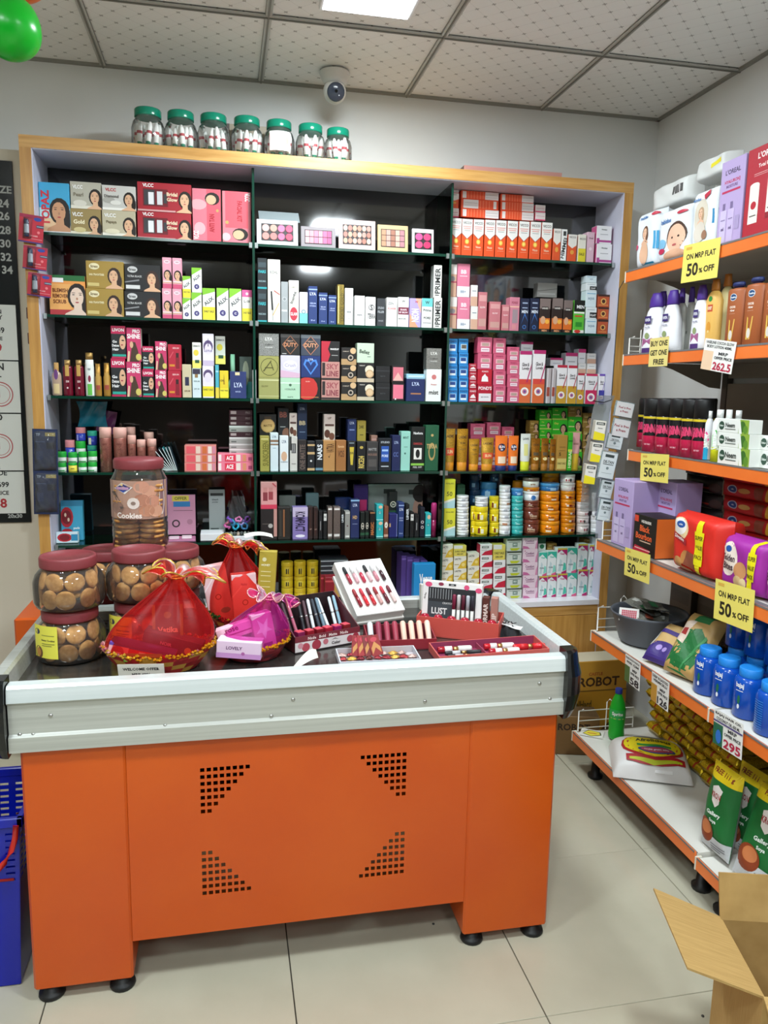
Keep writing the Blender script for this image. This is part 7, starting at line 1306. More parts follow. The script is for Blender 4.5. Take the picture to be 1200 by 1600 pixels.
pouchk('pasta_purple', 'purple and clear bag', 'c8a468', [('r', 0, 0, 1, .30, '3c2878'), ('e', .5, .30, .5, .16, '3c2878'), ('c', .4, .30, .10, 'a890d0'), ('c', .62, .28, .08, 'a890d0'), ('r', 0, .66, 1, .76, '3c2878'), ('r', 0, .94, 1, 1, 'e0d8c8'), ('p', [(0, .66), (.12, .66), (.12, .3), (0, .3)], 'e0dcd4')], t=.05, name='pasta_bag', cat='bag', wr=.004, ex=4)
lean('pasta_purple', .115, .165, 1024, 1038, 0, -.90, .30, 'purple and clear bag of snacks on fifth shelf beside the basin', z=Z4+.006)
lean('pasta_green', .135, .215, 1062, 1058, 0, -.62, .28, 'green and clear pasta bag leaning on fifth shelf rail', z=Z4+.006)
b = MB().sheet(lambda u, v: ((.012+.04*v)*math.cos(2*PI*u)*(1+.4*math.sin(6*PI*u)), (.012+.04*v)*math.sin(2*PI*u), .05*v), 40, 5, FILM)
cushion('snack_bag', 'brown foil snack bag at the back beside the basin', 'bag', .20, .10, .09, lambda u, v: mat('4a3c30:f') if v < .6 else mat('6a5a48:f'), (1.71, 2.30, Z4+.002), (0, 0, 1.3))
cushion('snack_bag', 'dark green snack bag behind the pasta bags', 'bag', .18, .09, .08, lambda u, v: mat('1e4a2c:g') if v > .4 else mat('8c7448'), (1.69, 2.12, Z4+.002), (0, -.1, 1.5))
# brown cartons behind, far end
for k, (x0, y0, w_, h_) in enumerate(((1.78, 2.60, .14, .24), (1.80, 2.46, .12, .20))):
    slab('brown_sack', ['tall brown paper sack at the far end of the fifth shelf', 'shorter brown paper sack on the fifth shelf'][k], 'sack', w_, .12, h_, '4a3f34', [('r', .1, .4, .9, .6, '3a3028')], (x0, y0, Z4+.001), (0, 0, RZ))
# robot cartons standing on the floor beyond the shelving
def bigbox(name, label, w_, d_, h_, col, ops, loc, rz, top=None):
    b = MB().box(-w_/2, w_/2, -d_/2, d_/2, 0, h_, [col, top or col, col, col, col, col], .002); b.front(ops, w_, h_, -d_/2)
    if top: b.add([(-w_/2+.003, -d_/2+.003, h_+.0003), (w_/2-.003, -d_/2+.003, h_+.0003), (w_/2-.003, d_/2-.003, h_+.0003), (-w_/2+.003, d_/2-.003, h_+.0003)], [(0, 1, 2, 3)], top)
    return tag(b.obj(name, None, loc, rz), label, 'box')
pa, pb = P(905, 1120, y=2.93), P(985, 1118, y=2.93)
bigbox('detergent_carton', 'yellow brown carton lettered ROBOT beyond the shelving end', .30, .12, .36, 'b8862c', [('r', 0, 0, 1, .62, 'b07e1c'), ('r', .0, .62, 1, .635, '6c4c14'), ('t', 'ROBOT', .56, .74, .12, '3c2410', .72), ('t', 'SteelHard', .28, .46, .10, '5c4818', .36), ('r', .09, .10, .10, .62, 'd8b850'), ('p', [(.6, .1), (1, .4), (1, .1)], '4c3818'), ('t', 'CASTLE', .5, .84, .04, '9c4c20', .3)], (1.560, 2.99, .001), 0, 'c8c0a8')
bigbox('detergent_carton', 'lower brown ROBOT carton half hidden by the counter corner', .19, .11, .17, '7c5c34', [('t', 'ROBOT', .45, .72, .18, '2c1c10', .7)], (1.435, 2.86, .001), -.25, '5c4830')

# ---------------------------------------------------------------- hand-cut price cards on the rails
def card(name, label, u, v, x, wd, hg, col, ops, yaw=0, roll=0, cat='sign', pitch=0):
    p = P(u, v, x=x-.008)
    b = MB().box(-wd/2, wd/2, -.0004, .0004, -hg/2, hg/2, col); b.front(ops, wd, hg, -.0005, -hg/2)
    o = b.obj(name, None, p); o.rotation_euler = (Rz(RZ+yaw) @ Ry(roll) @ Rx(pitch)).to_euler()
    return tag(o, label, cat)
YEL = 'ecdc6c'
fl50 = [('T', 'ON MRP FLAT', .5, .67, .15, '2c2818', .80), ('T', '50', .30, .32, .34, '241f14', .32), ('T', '%', .54, .26, .13, '2c2818', .10), ('T', 'OFF', .76, .28, .16, '2c2818', .28), ('r', .08, .86, .24, .93, 'dcb04c')]
lab50 = lambda w_: 'yellow paper card reading ON MRP FLAT 50% OFF, '+w_
card('offer_card', lab50('on the top rail'), 1094, 408, 1.483, .185, .118, YEL, fl50, .03, .03)
card('offer_card', lab50('below the spray cans'), 1022, 731, 1.483, .190, .098, YEL, fl50, -.03, -.06)
card('offer_card', lab50('below the biscuit carton'), 995, 883, 1.400, .175, .100, YEL, fl50, -.03, -.05)
card('offer_card', lab50('below the purple biscuits'), 1146, 945, 1.400, .165, .118, YEL, fl50, .02, -.04)
card('offer_card', 'small yellow card reading BUY ONE GET ONE FREE', 1029, 550, 1.483, .120, .098, 'e4d484', [('T', 'BUY ONE', .5, .80, .19, '2c2818', .88), ('T', 'GET ONE', .5, .48, .19, '2c2818', .88), ('T', 'FREE', .54, .16, .19, '2c2818', .55)], 0, 0)
def price(txt, a1, a2, pic, red=False, extra='OFFER PRICE'):
    return [('r', 0, 0, .34, .62, pic), ('T', a1, .5, .90, .09, '2c2c34', .9), ('T', a2, .5, .77, .09, '2c2c34', .8), ('T', 'MRP', .66, .57, .10, '2c2c34', .3), ('T', extra, .67, .43, .09, '2c2c34', .56), ('T', txt, .67, .17, .26, 'b82848' if red else '2c2c34', .58)]
card('price_card', 'white price card reading 262.5 below the brown lotions', 1122, 556, 1.483, .145, .094, 'ecece8', price('262.5', 'VASELINE COCOA GLOW', 'BODY LOTION 400ML', 'e8c8a8', True), .05, .14)
card('price_card', 'white price card reading 58 below the grey basin', 988, 1050, 1.355, .120, .094, 'ecece8', price('58', 'RAJDHANI PASTA', '400 GM', '4c6c3c'), -.1, -.05)
card('price_card', 'white price card reading 126 below the pasta bags', 1031, 1080, 1.355, .120, .094, 'ecece8', price('126', 'DEEP ROASTED', 'VERMICELLI', 'c8943c'), -.1, -.05)
card('price_card', 'white price card reading 295 below the blue jars', 1137, 1146, 1.355, .125, .100, 'ecece8', price('295', 'BAJAJ HAIR OIL', 'COCONUT OIL 650 ML', '24684c', True)+[('r', 0, .66, 1, .71, '5c5088'), ('e', .2, .26, .1, .2, '2c70c8')], 0, -.05)

# ---------------------------------------------------------------- strips hanging from the shelving end
HY = 2.80
hk = MB().tube([(1.52, 2.752, 1.93), (1.502, HY, 1.93), (1.485, HY, 1.90), (1.482, HY, 1.48)], .002, '2c2c2c').tube([(1.482, HY, 1.48), (1.445, HY-.01, 1.47), (1.40, HY-.01, 1.475)], .002, '2c2c2c')
hk.obj('wire_hook', gd)
p0, p1 = P(975, 606, y=HY), P(880, 800, y=HY)
def strip_pt(u, v, dy=0): return P(u, v, y=HY-.02-dy)
a, c_ = strip_pt(950, 618), strip_pt(925, 800)
b = MB().sheet(lambda u, v: (a.x+(c_.x-a.x)*v+(u-.5)*.075-.02*math.sin(v*3), HY-.004+.006*math.sin(v*14), a.z+(c_.z-a.z)*v), 3, 20, GREYFILM)
st1 = tag(b.obj('film_strip', None), 'grey clear film strip hanging with three small cartons', 'strip')
for k, (u, v) in enumerate(((934, 672), (929, 706), (919, 740))):
    q = strip_pt(u, v, .03); o = slab('tablet_carton', 'small white and yellow carton on the film strip, '+['top', 'middle', 'bottom'][k], 'box', .042, .05, .074, 'e4e2da', [('p', [(0, 0), (1, 0), (1, .34), (0, .44)], 'e8d818'), ('r', .12, .78, .88, .92, '3c4440'), ('t', 'DERMA', .5, .85, .07, 'e8e8e0', .6), ('t', 'Serum', .5, .62, .07, '5c605c', .7)], (q.x, q.y, q.z-.037), (0, .09, -.28), 'small cartons on the film strip', side='c4beb0')
sq = [(975, 640, .078, .06, 'feel', 0), (970, 669, .074, .072, 'feel', .004), (960, 690, .066, .06, 'dc', .008), (949, 727, .068, .11, 'dc', -.014), (947, 764, .055, .075, 'dc', -.004), (945, 797, .058, .09, 'dc', -.01)]
for k, (u, v, w_, h_, kd, dy) in enumerate(sq):
    q = strip_pt(u, v, .05-dy)
    b = MB().sheet(lambda uu, vv: ((uu-.5)*w_, -.003*math.sin(PI*uu)*math.sin(PI*vv)-.0015*math.sin(uu*9+vv*7), (vv-.5)*h_), 6, 6, 'b8c8cc:f')
    fn = lambda x, z, L: (x, -.0062-.0002*L, z)
    b.front([('r', .06, .05, .94, .95, 'dfe8ea' if kd == 'dc' else 'e4e2e2')]+([('t', 'Feel is free', .5, .62, .14, 'a03848', .8), ('t', 'a Prem', .5, .38, .14, 'a03848', .6)] if kd == 'feel' else [('r', .24, .78, .76, .88, '3c4848'), ('t', 'DE-TAN', .5, .62, .10, '3c4848', .6), ('r', .2, .52, .8, .545, '3c4848'), ('c', .5, .40, .08, '7c8c90'), ('r', .2, .22, .8, .23, '7c8c90')]), w_, h_, -.0055, -h_/2)
    o = b.obj('sachet', None, q, (0, .16, -.12)); tag(o, 'silver face pack sachet in the hanging strip, '+['topmost', 'second from top', 'third from top', 'largest in the middle', 'second from bottom', 'lowest'][k], 'sachet', 'silver sachets in the hanging strip')
b = MB().sheet(lambda u, v: (strip_pt(985, 630).x-.04*v-.012+(u-.5)*.05, HY-.022+.005*math.sin(v*20), 1.47-.58*v), 3, 20, FILM)
tag(b.obj('film_strip', None), 'clear film strip carrying the silver sachets', 'strip')

# ---------------------------------------------------------------- odd goods inside the left and middle bays
def palette(u0, u1, vt, vb, label, nx_, nz_, frame, cols, round_=True, lid=False):
    y = 3.165; a = P(u0, vb, y=y); c_ = P(u1, vb, y=y); w_ = c_.x-a.x-.002; h_ = P((u0+u1)/2, vt, y=y).z-ZS[1]
    t = empty('makeup_palette', label, 'palette', ((a.x+c_.x)/2, y, ZS[1]+.0028), (-.10, 0, 0), 'open makeup palettes')
    MB().box(-w_/2, w_/2, 0, .014, 0, h_, frame, .001).obj('frame', t)
    m_ = .12; iw, ih = w_*(1-2*m_), h_*(1-2*m_*1.5)
    MB().box(-iw/2-.002, iw/2+.002, -.0006, 0, h_/2-ih/2-.002, h_/2+ih/2+.002, '2a2224').obj('tray', t)
    pw, ph = iw/nx_, ih/nz_; me = {}
    for j in range(nz_):
        for i in range(nx_):
            c1 = cols[(j*nx_+i) % len(cols)]
            if c1 not in me:
                b = MB()
                if round_: b.lathe([(pw*.46, 0), (pw*.46, .0012), (pw*.40, .0012), (.0005, .0008)], c1, 14, sy=ph/pw)
                else: b.box(-pw*.45, pw*.45, -ph*.45, ph*.45, 0, .0012, c1)
                me[c1] = b.mesh('pan')
            place(me[c1], 'pan', t, (-iw/2+pw*(i+.5), -.0008, h_/2-ih/2+ph*(j+.5)), (PI/2, 0, 0))
    if lid: MB().box(-w_/2, w_/2, 0, .003, 0, .085, '8c9698', .001).obj('lid', t, (0.01, .015, h_+.001), (-.85, 0, 0))
    return t
palette(401, 466, 344, 384, 'open blush palette with white frame and raised lid', 4, 2, 'e6e6ea', ['d88c84', 'c87c78', 'e06890', 'c84060', 'e8b0a8', 'c89888', 'e07098', 'd04870'], lid=True)
palette(470, 525, 355, 385, 'pink bar palette with grey frame, second from left', 6, 2, '8c8488', ['e0a0a8', 'dc90a0', 'd87c98', 'e490a8', 'd0608c', 'c84c80'], False)
palette(529, 587, 344, 388, 'nude palette with rose marbled frame, middle one', 6, 3, 'dcc0bc', ['c89c84', 'b88470', 'd8ac98', 'c08c80', 'a87060', 'e0b8a0', 'b07468'])
palette(590, 638, 352, 390, 'nude palette with yellow lilac frame, second from right', 5, 3, 'd0b080', ['b88868', 'c8988c', 'a06c58', 'd8a898', 'b47c84'], False)
palette(644, 678, 358, 394, 'four-pan pink blush palette, rightmost', 2, 2, 'e8e0e2', ['e04878', 'c82c60', 'e0508c', 'd83c70'])
# teal refill bag hung behind the balm jars
a = P(122, 630, y=3.26); b = MB().sheet(lambda u, v: ((u-.5)*.12*(1-.15*math.sin(v*3)), .008*math.sin(u*7+v*4), -.10*v), 10, 12, mat('146478:g'))
tag(b.obj('refill_bag', None, (a.x+.05, 3.27, 1.435), (.08, 0, -.1)), 'teal glossy refill bag hanging behind the balm jars', 'bag')
b = MB().sheet(lambda u, v: ((u-.5)*.07, .006*math.sin(u*7+v*4), -.09*v), 8, 10, mat('54284c:g'))
tag(b.obj('refill_bag', None, (a.x+.11, 3.28, 1.40), (.05, .2, -.1)), 'plum glossy refill bag behind the rose gold cans', 'bag')
# fan of face-mask sachets
for k in range(9):
    ang = [-1.32, -1.12, -.95, -.8, -.68, -.56, -.46, -.38, -.30][k]; col = ['1e4a34', '2c6474', '24505c', '184048', '5a2438', '1e2c34', '2c8c94', '1c5860', '2c4450'][k]
    q = P(284-k*1.5, 738, y=3.20)
    b = MB().box(-.0012, .0012, -.04, .04, 0, .105-.003*abs(k-5), col, .0006); b.add([(-.0014, -.0402, 0), (.0014, -.0402, 0), (.0014, -.0402, .10), (-.0014, -.0402, .10)], [(0, 1, 2, 3)], 'd0dcdc')
    o = b.obj('mask_sachet', None, (q.x-.055+.0085*k, 3.215, ZS[4]+.0025), (0, ang, 0))
    tag(o, 'thin face mask sachet fanned on the fourth shelf, '+['lowest', 'second up', 'third up', 'fourth up', 'fifth up', 'sixth up', 'seventh up', 'eighth up', 'steepest'][k], 'sachet', 'fanned face mask sachets')
# fifth shelf, left bay
z5 = ZS[5]
def stand(name, label, cat, u0, u1, vt, col, ops, y=3.2, z=z5, tilt=-.08, d_=.012, h_=None):
    a, c_ = P(u0, 830, y=y), P(u1, 830, y=y); h_ = h_ or P((u0+u1)/2, vt, y=y).z-z; w_ = c_.x-a.x
    b = MB().box(-w_/2, w_/2, -d_/2, d_/2, 0, h_, col, .001); b.front(ops, w_, h_, -d_/2)
    return tag(b.obj(name, None, ((a.x+c_.x)/2, y, z+.002), (tilt, 0, 0)), label, cat)
stand('pad_pack', 'blue pack with sliced pomegranate print, rear', 'pack', 97, 131, 783, '3c9cc0', [('r', 0, .86, 1, 1, '2c7ca0'), ('e', .26, .58, .30, .26, 'b81c2c'), ('e', .26, .58, .22, .18, '7c1420'), ('e', .2, .64, .05, .05, 'e8c8b0'), ('e', .34, .52, .05, .05, 'e8c8b0'), ('e', .26, .16, .3, .14, 'b81c2c'), ('t', 'pads', .7, .3, .08, 'e8f4f8', .4)], y=3.24, d_=.03)
stand('pad_pack', 'white and blue pack with pomegranate print, front', 'pack', 88, 122, 832, 'd0e4ec', [('e', .4, .5, .34, .4, 'b81c2c'), ('e', .4, .5, .24, .28, '7c1420'), ('r', .7, .2, 1, .8, '2c8cb8')], y=3.185, d_=.03)
stand('hair_colour_carton', 'black carton with white script behind the tall jar', 'box', 240, 257, 784, '101210', [('r', .1, .54, .9, .68, 'b4cc50'), ('t', 'Hair', .5, .86, .05, 'd8d8d8', .7), ('t', 'colour', .5, .76, .05, 'd8d8d8', .7), ('t', 'S', .5, .32, .14, 'b0d8b0'), ('t', 'o', .6, .16, .1, 'b0d8b0')], y=3.19)
stand('razor_card', 'pink razor card standing on its pink tray', 'card', 261, 306, 774, 'c88ca8', [('r', .2, .84, .78, .98, 'd8c850'), ('r', .24, .70, .82, .83, '2c7cb8'), ('t', 'OFFER', .5, .91, .08, '6c6428', .5), ('r', .24, .60, .9, .61, '5c3c4c'), ('c', .32, .28, .14, '3c2c34'), ('c', .32, .28, .09, 'c88ca8'), ('c', .8, .32, .10, 'b07890')], y=3.25, tilt=-.05, z=z5+.012)
tp = P(282, 850, y=3.18); b = MB().box(-.06, .06, -.045, .045, 0, .008, 'b87498', .002).box(-.045, -.005, -.03, .02, .008, .014, 'e0c8d4', .002).box(.005, .045, -.025, .03, .008, .014, 'e8d4dc', .002)
tag(b.obj('razor_tray', None, (tp.x, 3.195, z5+.001), (0, 0, .04)), 'flat pink moulded tray with two pale inserts', 'tray')
stand('contents_card', 'grey white lettered card leaning beside the pink card', 'card', 327, 352, 766, 'a4acac', [('r', .1, .86, .9, .92, '2c3030'), ('t', 'bleach', .4, .78, .04, '4c5454', .6), ('t', 'powder', .4, .72, .04, '4c5454', .6), ('r', .1, .12, .6, .15, '4c5454')], y=3.29, d_=.004)
b = MB().sheet(lambda u, v: ((u-.5)*.10*(1-.5*v)*(1+.1*math.sin(9*u+5*v)), .02*math.sin(PI*u)+.012*math.sin(u*17+v*11), .13*v), 20, 18, FILM)
q = P(372, 835, y=3.20)
tag(b.obj('clear_bag', None, (q.x, 3.24, ZS[5]+.042)), 'crumpled clear bag of hair ties on fifth shelf', 'bag')
for k in range(9):
    col = ['c860a0', '7c50b8', '3c90c0', '20a0c0', 'd87cb0', 'a090d0', '3478a8', '6c4090', 'c87088'][k]
    pts = [(.012*math.cos(t)*(1+.08*math.sin(5*t)), .012*math.sin(t), .003*math.sin(4*t)) for t in [2*PI*i/16 for i in range(16)]]
    b = MB().tube(pts, .0042, col, 6, True)
    o = b.obj('hair_tie', None, (q.x-.045+.012*(k % 8)+.004*(k//8), 3.205+.006*(k % 3), ZS[5]+.052+.014*((k*5) % 3)), (k*.7, .5, k)); tag(o, 'satin hair tie in the clear bag, '+['mauve', 'violet', 'sky blue', 'turquoise', 'pink', 'lilac', 'steel blue', 'purple', 'dusty rose'][k], 'hair tie', 'hair ties in the clear bag')
for k in range(6):
    c1 = ['7c8478', '3c4038', 'a09080', '2c3430', '8c9488', '4c4c44'][k]
    b = MB().lathe([(.006, 0), (.007, .002), (.007, .012), (.003, .013), (.003, .018)], c1+':g', 10)
    tag(b.obj('nail_art_bottle', None, (q.x-.028+k*.014, 3.172, P(375, 838, y=3.165).z+.001)), 'tiny dark bottle standing on the low white carton', 'bottle', 'tiny bottles on the low white carton')
# dark glossy cases and clear boxes behind the fifth-shelf liners
for (u0, u1, vt, col, lb, dy) in ((436, 462, 775, '6c7470', 'clear grey lidded case at the back', .08), (478, 498, 771, '5a7478', 'pale flask shaped sharpener at the back', .08), (524, 549, 778, '1c2c58', 'dark blue curved pouch at the back', .07), (553, 575, 758, '2a1c58', 'violet carton with pink flash at the back', .08)):
    y = 3.165+dy; a, c_ = P(u0, 800, y=y), P(u1, 800, y=y); w_ = c_.x-a.x; h_ = P(u0, vt, y=y).z-z5
    b = MB().box(-w_/2, w_/2, 0, .03, 0, h_, col+':g', .003); b.front([('r', .1, .6, .9, .66, 'a8b0b0')] if 'violet' not in lb else [('r', .4, .3, .9, .7, 'b02060')], w_, h_, 0)
    tag(b.obj('cosmetic_case', None, ((a.x+c_.x)/2, y, z5+.001)), lb+' of fifth shelf, middle bay', 'case')
y = 3.325; a, c_ = P(575, 790, y=y), P(660, 790, y=y); w_ = c_.x-a.x; h_ = P(620, 757, y=y).z-z5
b = MB().box(-w_/2, w_/2, 0, .004, 0, h_, '8c9490', .001); b.front([('r', .28, .80, .50, .90, '2c3430'), ('r', .74, .78, .94, .88, '2c3430'), ('e', .94, .44, .12, .3, 'b08878'), ('e', .95, .5, .04, .07, '2c1c14'), ('e', .95, .8, .14, .2, '1c1410'), ('r', .1, .3, .4, .32, 'b8c0bc')], w_, h_, 0)
tag(b.obj('header_card', None, ((a.x+c_.x)/2, y, z5+.001), (0, 0, 0)), 'grey header card with eye print behind the liners', 'card')
# ---------------------------------------------------------------- on top of the cabinet
TG = '0e8468:g'
for k, u in enumerate((232, 283, 334, 386, 436, 485, 528)):
    q = P(u, 215, y=3.185); x, y = q.x, 3.185; sc_ = (1, 1, 1, 1, .98, .95, .9)[k]
    j = empty('tube_jar', 'clear jar of small tubes with green lid on the cabinet, '+(ORD[k+1]+' from left' if k < 6 else 'rightmost'), 'jar', (x, y, CZ+.001), group='green-lidded jars on top of the cabinet')
    r, h = .0615*sc_, .118*sc_
    MB().lathe([(r*.84, 0), (r*.93, .004), (r, h*.2), (r, h*.62), (r*.9, h*.82), (r*.76, h*.9), (r*.74, h)], PLASTIC, 28, cap=False).add([(r*.84*math.cos(2*PI*i/20), r*.84*math.sin(2*PI*i/20), .0008) for i in range(20)], [tuple(range(20))], PLASTIC).obj('jar_body', j)
    MB().lathe([(r*.79, h-.004), (r*.80, h-.001), (r*.80, h+.020), (r*.76, h+.024), (.001, h+.024)], TG, 28).obj('lid', j)
    if k in (4,):
        b = MB(); b.wrap([('r', 0, 0, 1, 1, 'e8e6e2'), ('p', [(.0, .5), (.5, .8), (.5, .3), (.2, 0), (0, 0)], 'c81c48'), ('p', [(0, .9), (.45, .95), (.5, .6), (0, .5)], 'c81c48'), ('t', 'Himalaya', .24, .68, .12, 'f4e4e8', .3), ('e', .74, .52, .16, .2, 'e8b89c')], .085, .07, r+.0005); b.obj('paper_label', j, (0, 0, .022))
    tme = MB().lathe([(.0065, 0, TG), (.0085, .002, TG), (.0085, .014, TG), (.0095, .016, 'f2f4f4'), (.0100, .045, 'b83844'), (.0100, .055, 'f4f6f6'), (.0095, .072, 'f2f4f4'), (.004, .088, 'f2f4f4')], 'f2f4f4', 10).mesh('tube')
    nn = 11
    for i in range(nn):
        a_ = 2*PI*i/8+k; rr = r*.68 if i < 8 else r*.22
        if i >= 8: a_ = 2*PI*i/3
        o = place(tme, 'tube', None, (x+rr*math.cos(a_), y+rr*math.sin(a_), CZ+.005), (random.uniform(-.14, .14)*(1 if k != 1 else 2), random.uniform(-.14, .14), 0))
        tag(o, 'small white tube with green cap in the '+(ORD[k+1]+' jar from left' if k < 6 else 'rightmost jar')+' on the cabinet', 'tube', 'small tubes in cabinet-top jar '+ORD[k+1])
q0, q1 = P(725, 268, y=3.14), P(878, 272, y=3.14)
b = MB().box(0, q1.x-q0.x, 0, .17, 0, .006, 'b8847c', .001).box(0, q1.x-q0.x, 0, .003, .006, .026, 'c08c84').box(0, q1.x-q0.x, .167, .17, .006, .026, 'c08c84').box(0, .003, .003, .167, .006, .026, '5a4038').box(q1.x-q0.x-.003, q1.x-q0.x, .003, .167, .006, .026, '5a4038')
tag(b.obj('box_lid', None, (q0.x, 3.14, CZ+.001)), 'shallow dusty pink box lid lying on top of the cabinet', 'box')
slab('brown_carton', 'small brown and grey carton behind the green-lidded jars', 'box', .20, .05, .15, 'a89c88', [('r', 0, 0, .14, 1, '5c5450'), ('r', .86, 0, 1, 1, '5c5450')], (.105, 3.305, CZ+.001), (0, 0, 0))
# ---------------------------------------------------------------- security camera and balloons
cx, cy = .437, 3.20
sc1 = empty('security_camera', 'white dome security camera on the ceiling above the jars', 'camera', (cx, cy, ZC-.001))
MB().lathe([(.058, 0), (.060, -.004), (.058, -.010), (.050, -.030), (.040, -.045)][::-1], 'd8d6d2', 28).obj('base', sc1)
MB().lathe([(.0448*math.cos(t), -.070+.0448*math.sin(t)) for t in [-PI/2+.02+PI*k/14 for k in range(14)]], 'dcdad6', 26).obj('eyeball', sc1)
e_ = MB().lathe([(.034, 0), (.034, .006), (.030, .010), (.001, .012)], '3c4250:g', 22); e_.lathe([(.006, .0125), (.006, .0128)], '0c0c10:g', 12, (0, .004)); e_.lathe([(.0025, .0125), (.0025, .013)], 'd8dce4', 8, (.012, -.01))
e_.obj('lens_face', sc1, (0, -.034, -.082), (PI/2+.42, 0, 0))
def balloon(name, label, loc, r, col, rot):
    pr = [(.0015, -1.16*r), (.08*r, -1.13*r), (.03*r, -1.08*r)]+[(r*math.cos(t)*(1-.10*max(0, -math.sin(t))), r*(math.sin(t) if math.sin(t) > 0 else 1.08*math.sin(t))) for t in [-PI/2+.06+(PI-.08)*k/18 for k in range(19)]]
    m, nt, b_ = nodes_mat('balloon_rubber_'+col); b_.inputs['Base Color'].default_value = rgb(col); b_.inputs['Roughness'].default_value = .28; b_.inputs['Subsurface Weight'].default_value = .1
    n = nt.nodes.new('ShaderNodeTexNoise'); n.inputs['Scale'].default_value = 3; bp = nt.nodes.new('ShaderNodeBump'); bp.inputs['Strength'].default_value = .03; nt.links.new(n.outputs[0], bp.inputs['Height']); nt.links.new(bp.outputs[0], b_.inputs['Normal'])
    b = MB().lathe(pr, m, 32); return tag(b.obj(name, None, loc, rot), label, 'balloon')
balloon('balloon', 'green balloon hanging at the upper left corner', (-.527, 2.30, 2.402), .076, '06b428', (PI-.2, .3, 0))
balloon('balloon', 'orange balloon just above the green one, cut by photo top', (-.530, 2.50, 2.625), .07, 'e06a28', (0, .4, 0))
balloon('balloon', 'white balloon beside the orange one, cut by photo corner', (-.690, 2.50, 2.590), .07, 'dcdcd8', (0, -.4, 0))
tag(MB().tube([(-.512, 2.30, 2.488), (-.52, 2.33, 2.56), (-.56, 2.40, 2.66), (-.60, 2.42, ZC-.002)], .0025, 'e8e6e0').obj('ribbon', None), 'white ribbon holding the balloons to the ceiling', 'ribbon')
# ---------------------------------------------------------------- size chart on the pier
PY = 3.199
q = P(20, 252, y=PY-.006); q2 = P(48, 816, y=PY-.006); bx0, bx1 = -1.22, (q.x+q2.x)/2
wc = bx1-bx0
ch = empty('size_chart', 'black size chart board with white price sheets on the pier', 'poster', (0, 0, 0))
MB().box(bx0, bx1, PY-.008, PY-.001, q2.z, q.z, mat('14181a:g'), .001).obj('board', ch)
b = MB()
def ctext(txt, u, v, hpx, col, y=PY-.0085):
    c_ = P(u, v, y=y); hh = hpx/370
    vs_, fs_, wd = text_geo(txt); vs2 = [(x*hh, 0, yy*hh) for x, yy in vs_]
    MB().add(vs2, fs_, col).obj('printed_word', ch, (c_.x-wd*hh/2, y, c_.z))
for t_, u, v, s_ in (('SIZE', 18, 297, 10), ('24', 14, 318, 11), ('26', 15, 338, 11), ('28', 17, 360, 11), ('30', 17, 381, 11), ('32', 18, 402, 11), ('34', 20, 422, 11), ('20x30', 35, 806, 6)):
    ctext(t_, u, v, s_, 'a8aaa6')
for k, (v0, v1) in enumerate(((477, 563), (565, 645), (647, 735), (737, 802))):
    a, c_ = P(30, v0, y=PY-.010), P(30, v1, y=PY-.010); xr_ = P(24+ (v0-477)*.05, v0, y=PY-.01).x
    s1 = MB().box(bx0+.04, xr_, PY-.0100, PY-.0088, c_.z, a.z, 'd4d6d0'); s1.obj('price_sheet', ch)
b = MB(); yy_ = PY-.0103
for t_, u, v, s_, cc in (('ON', 2, 487, 6, '202020'), ('AY', 4, 496, 6, '202020'), ('149', 7, 516, 8, '202020'), ('PRICE', 4, 529, 5, '202020'), ('9', 3, 544, 13, 'a82830'), ('ON', 6, 573, 10, '202020'), ('L', 2, 585, 8, '202020'), ('O', 4, 652, 10, '202020'), ('E', 0, 729, 7, '202020'), ('DE', 11, 739, 7, '202020'), ('-699', 14, 757, 8, '202020'), ('PRICE', 14, 770, 6, '202020'), ('68', 11, 786, 14, 'a82830')):
    ctext(t_, u, v, s_, cc, yy_)
for v in (616, 697):
    c_ = P(0, v, y=yy_)
    for r0, r1 in ((.047, .043), (.036, .034)):
        n = 30; vs_ = [(c_.x+r*math.cos(2*PI*i/n), yy_, c_.z+r*math.sin(2*PI*i/n)) for r in (r0, r1) for i in range(n)]
        MB().add(vs_, [(i, (i+1) % n, n+(i+1) % n, n+i) for i in range(n)], 'b04a4c').obj('printed_ring', ch)
    ctext('FASHION', 0, v, 9, 'b04a4c', yy_)
# blister packs hanging on the cabinet frame
for k, (u, v, w_, h_) in enumerate(((48, 357, .082, .098), (54, 403, .080, .082), (61, 445, .080, .082))):
    q = P(u, v, y=CY0-.02)
    t = empty('lip_balm_blister', 'red and blue lip balm blister card on the cabinet frame, '+['top', 'middle', 'bottom'][k], 'card', (q.x, CY0-.012, q.z), (0, .10, .08), 'lip balm cards hanging on the frame')
    b = MB().box(-w_/2, w_/2, -.0006, .0006, -h_/2, h_/2, 'c01c34'); b.front([('r', 0, .88, 1, 1, '9c1840'), ('r', 0, 0, 1, .05, '3c2470'), ('e', .74, .86, .16, .07, '24409c'), ('r', .7, .56, 1, .66, '2c3c5c'), ('r', .72, .60, 1, .62, 'c8d0d8'), ('t', 'LIP CARE', .62, .26, .05, 'f0b8bc', .5), ('r', .3, .14, .96, .16, 'e88890'), ('c', .8, .4, .06, 'e87880')], w_, h_, -.0007, -h_/2)
    b.obj('backing_card', t)
    MB().lathe([(.0075, 0), (.0085, .003), (.0085, .055), (.007, .060)], '26365e:g', 14).lathe([(.0087, .012), (.0087, .042)], 'b8c4d4', 14, cap=False).obj('lip_balm', t, (-.012, -.010, -.030), (0, -.08, 0))
    MB().sheet(lambda u, v: (-.012+(u-.5)*.03, -.001-.021*math.sin(PI*u)**.5*(1 if .05 < v < .95 else 0), -.036+.074*v), 10, 6, PLASTIC).obj('blister', t)
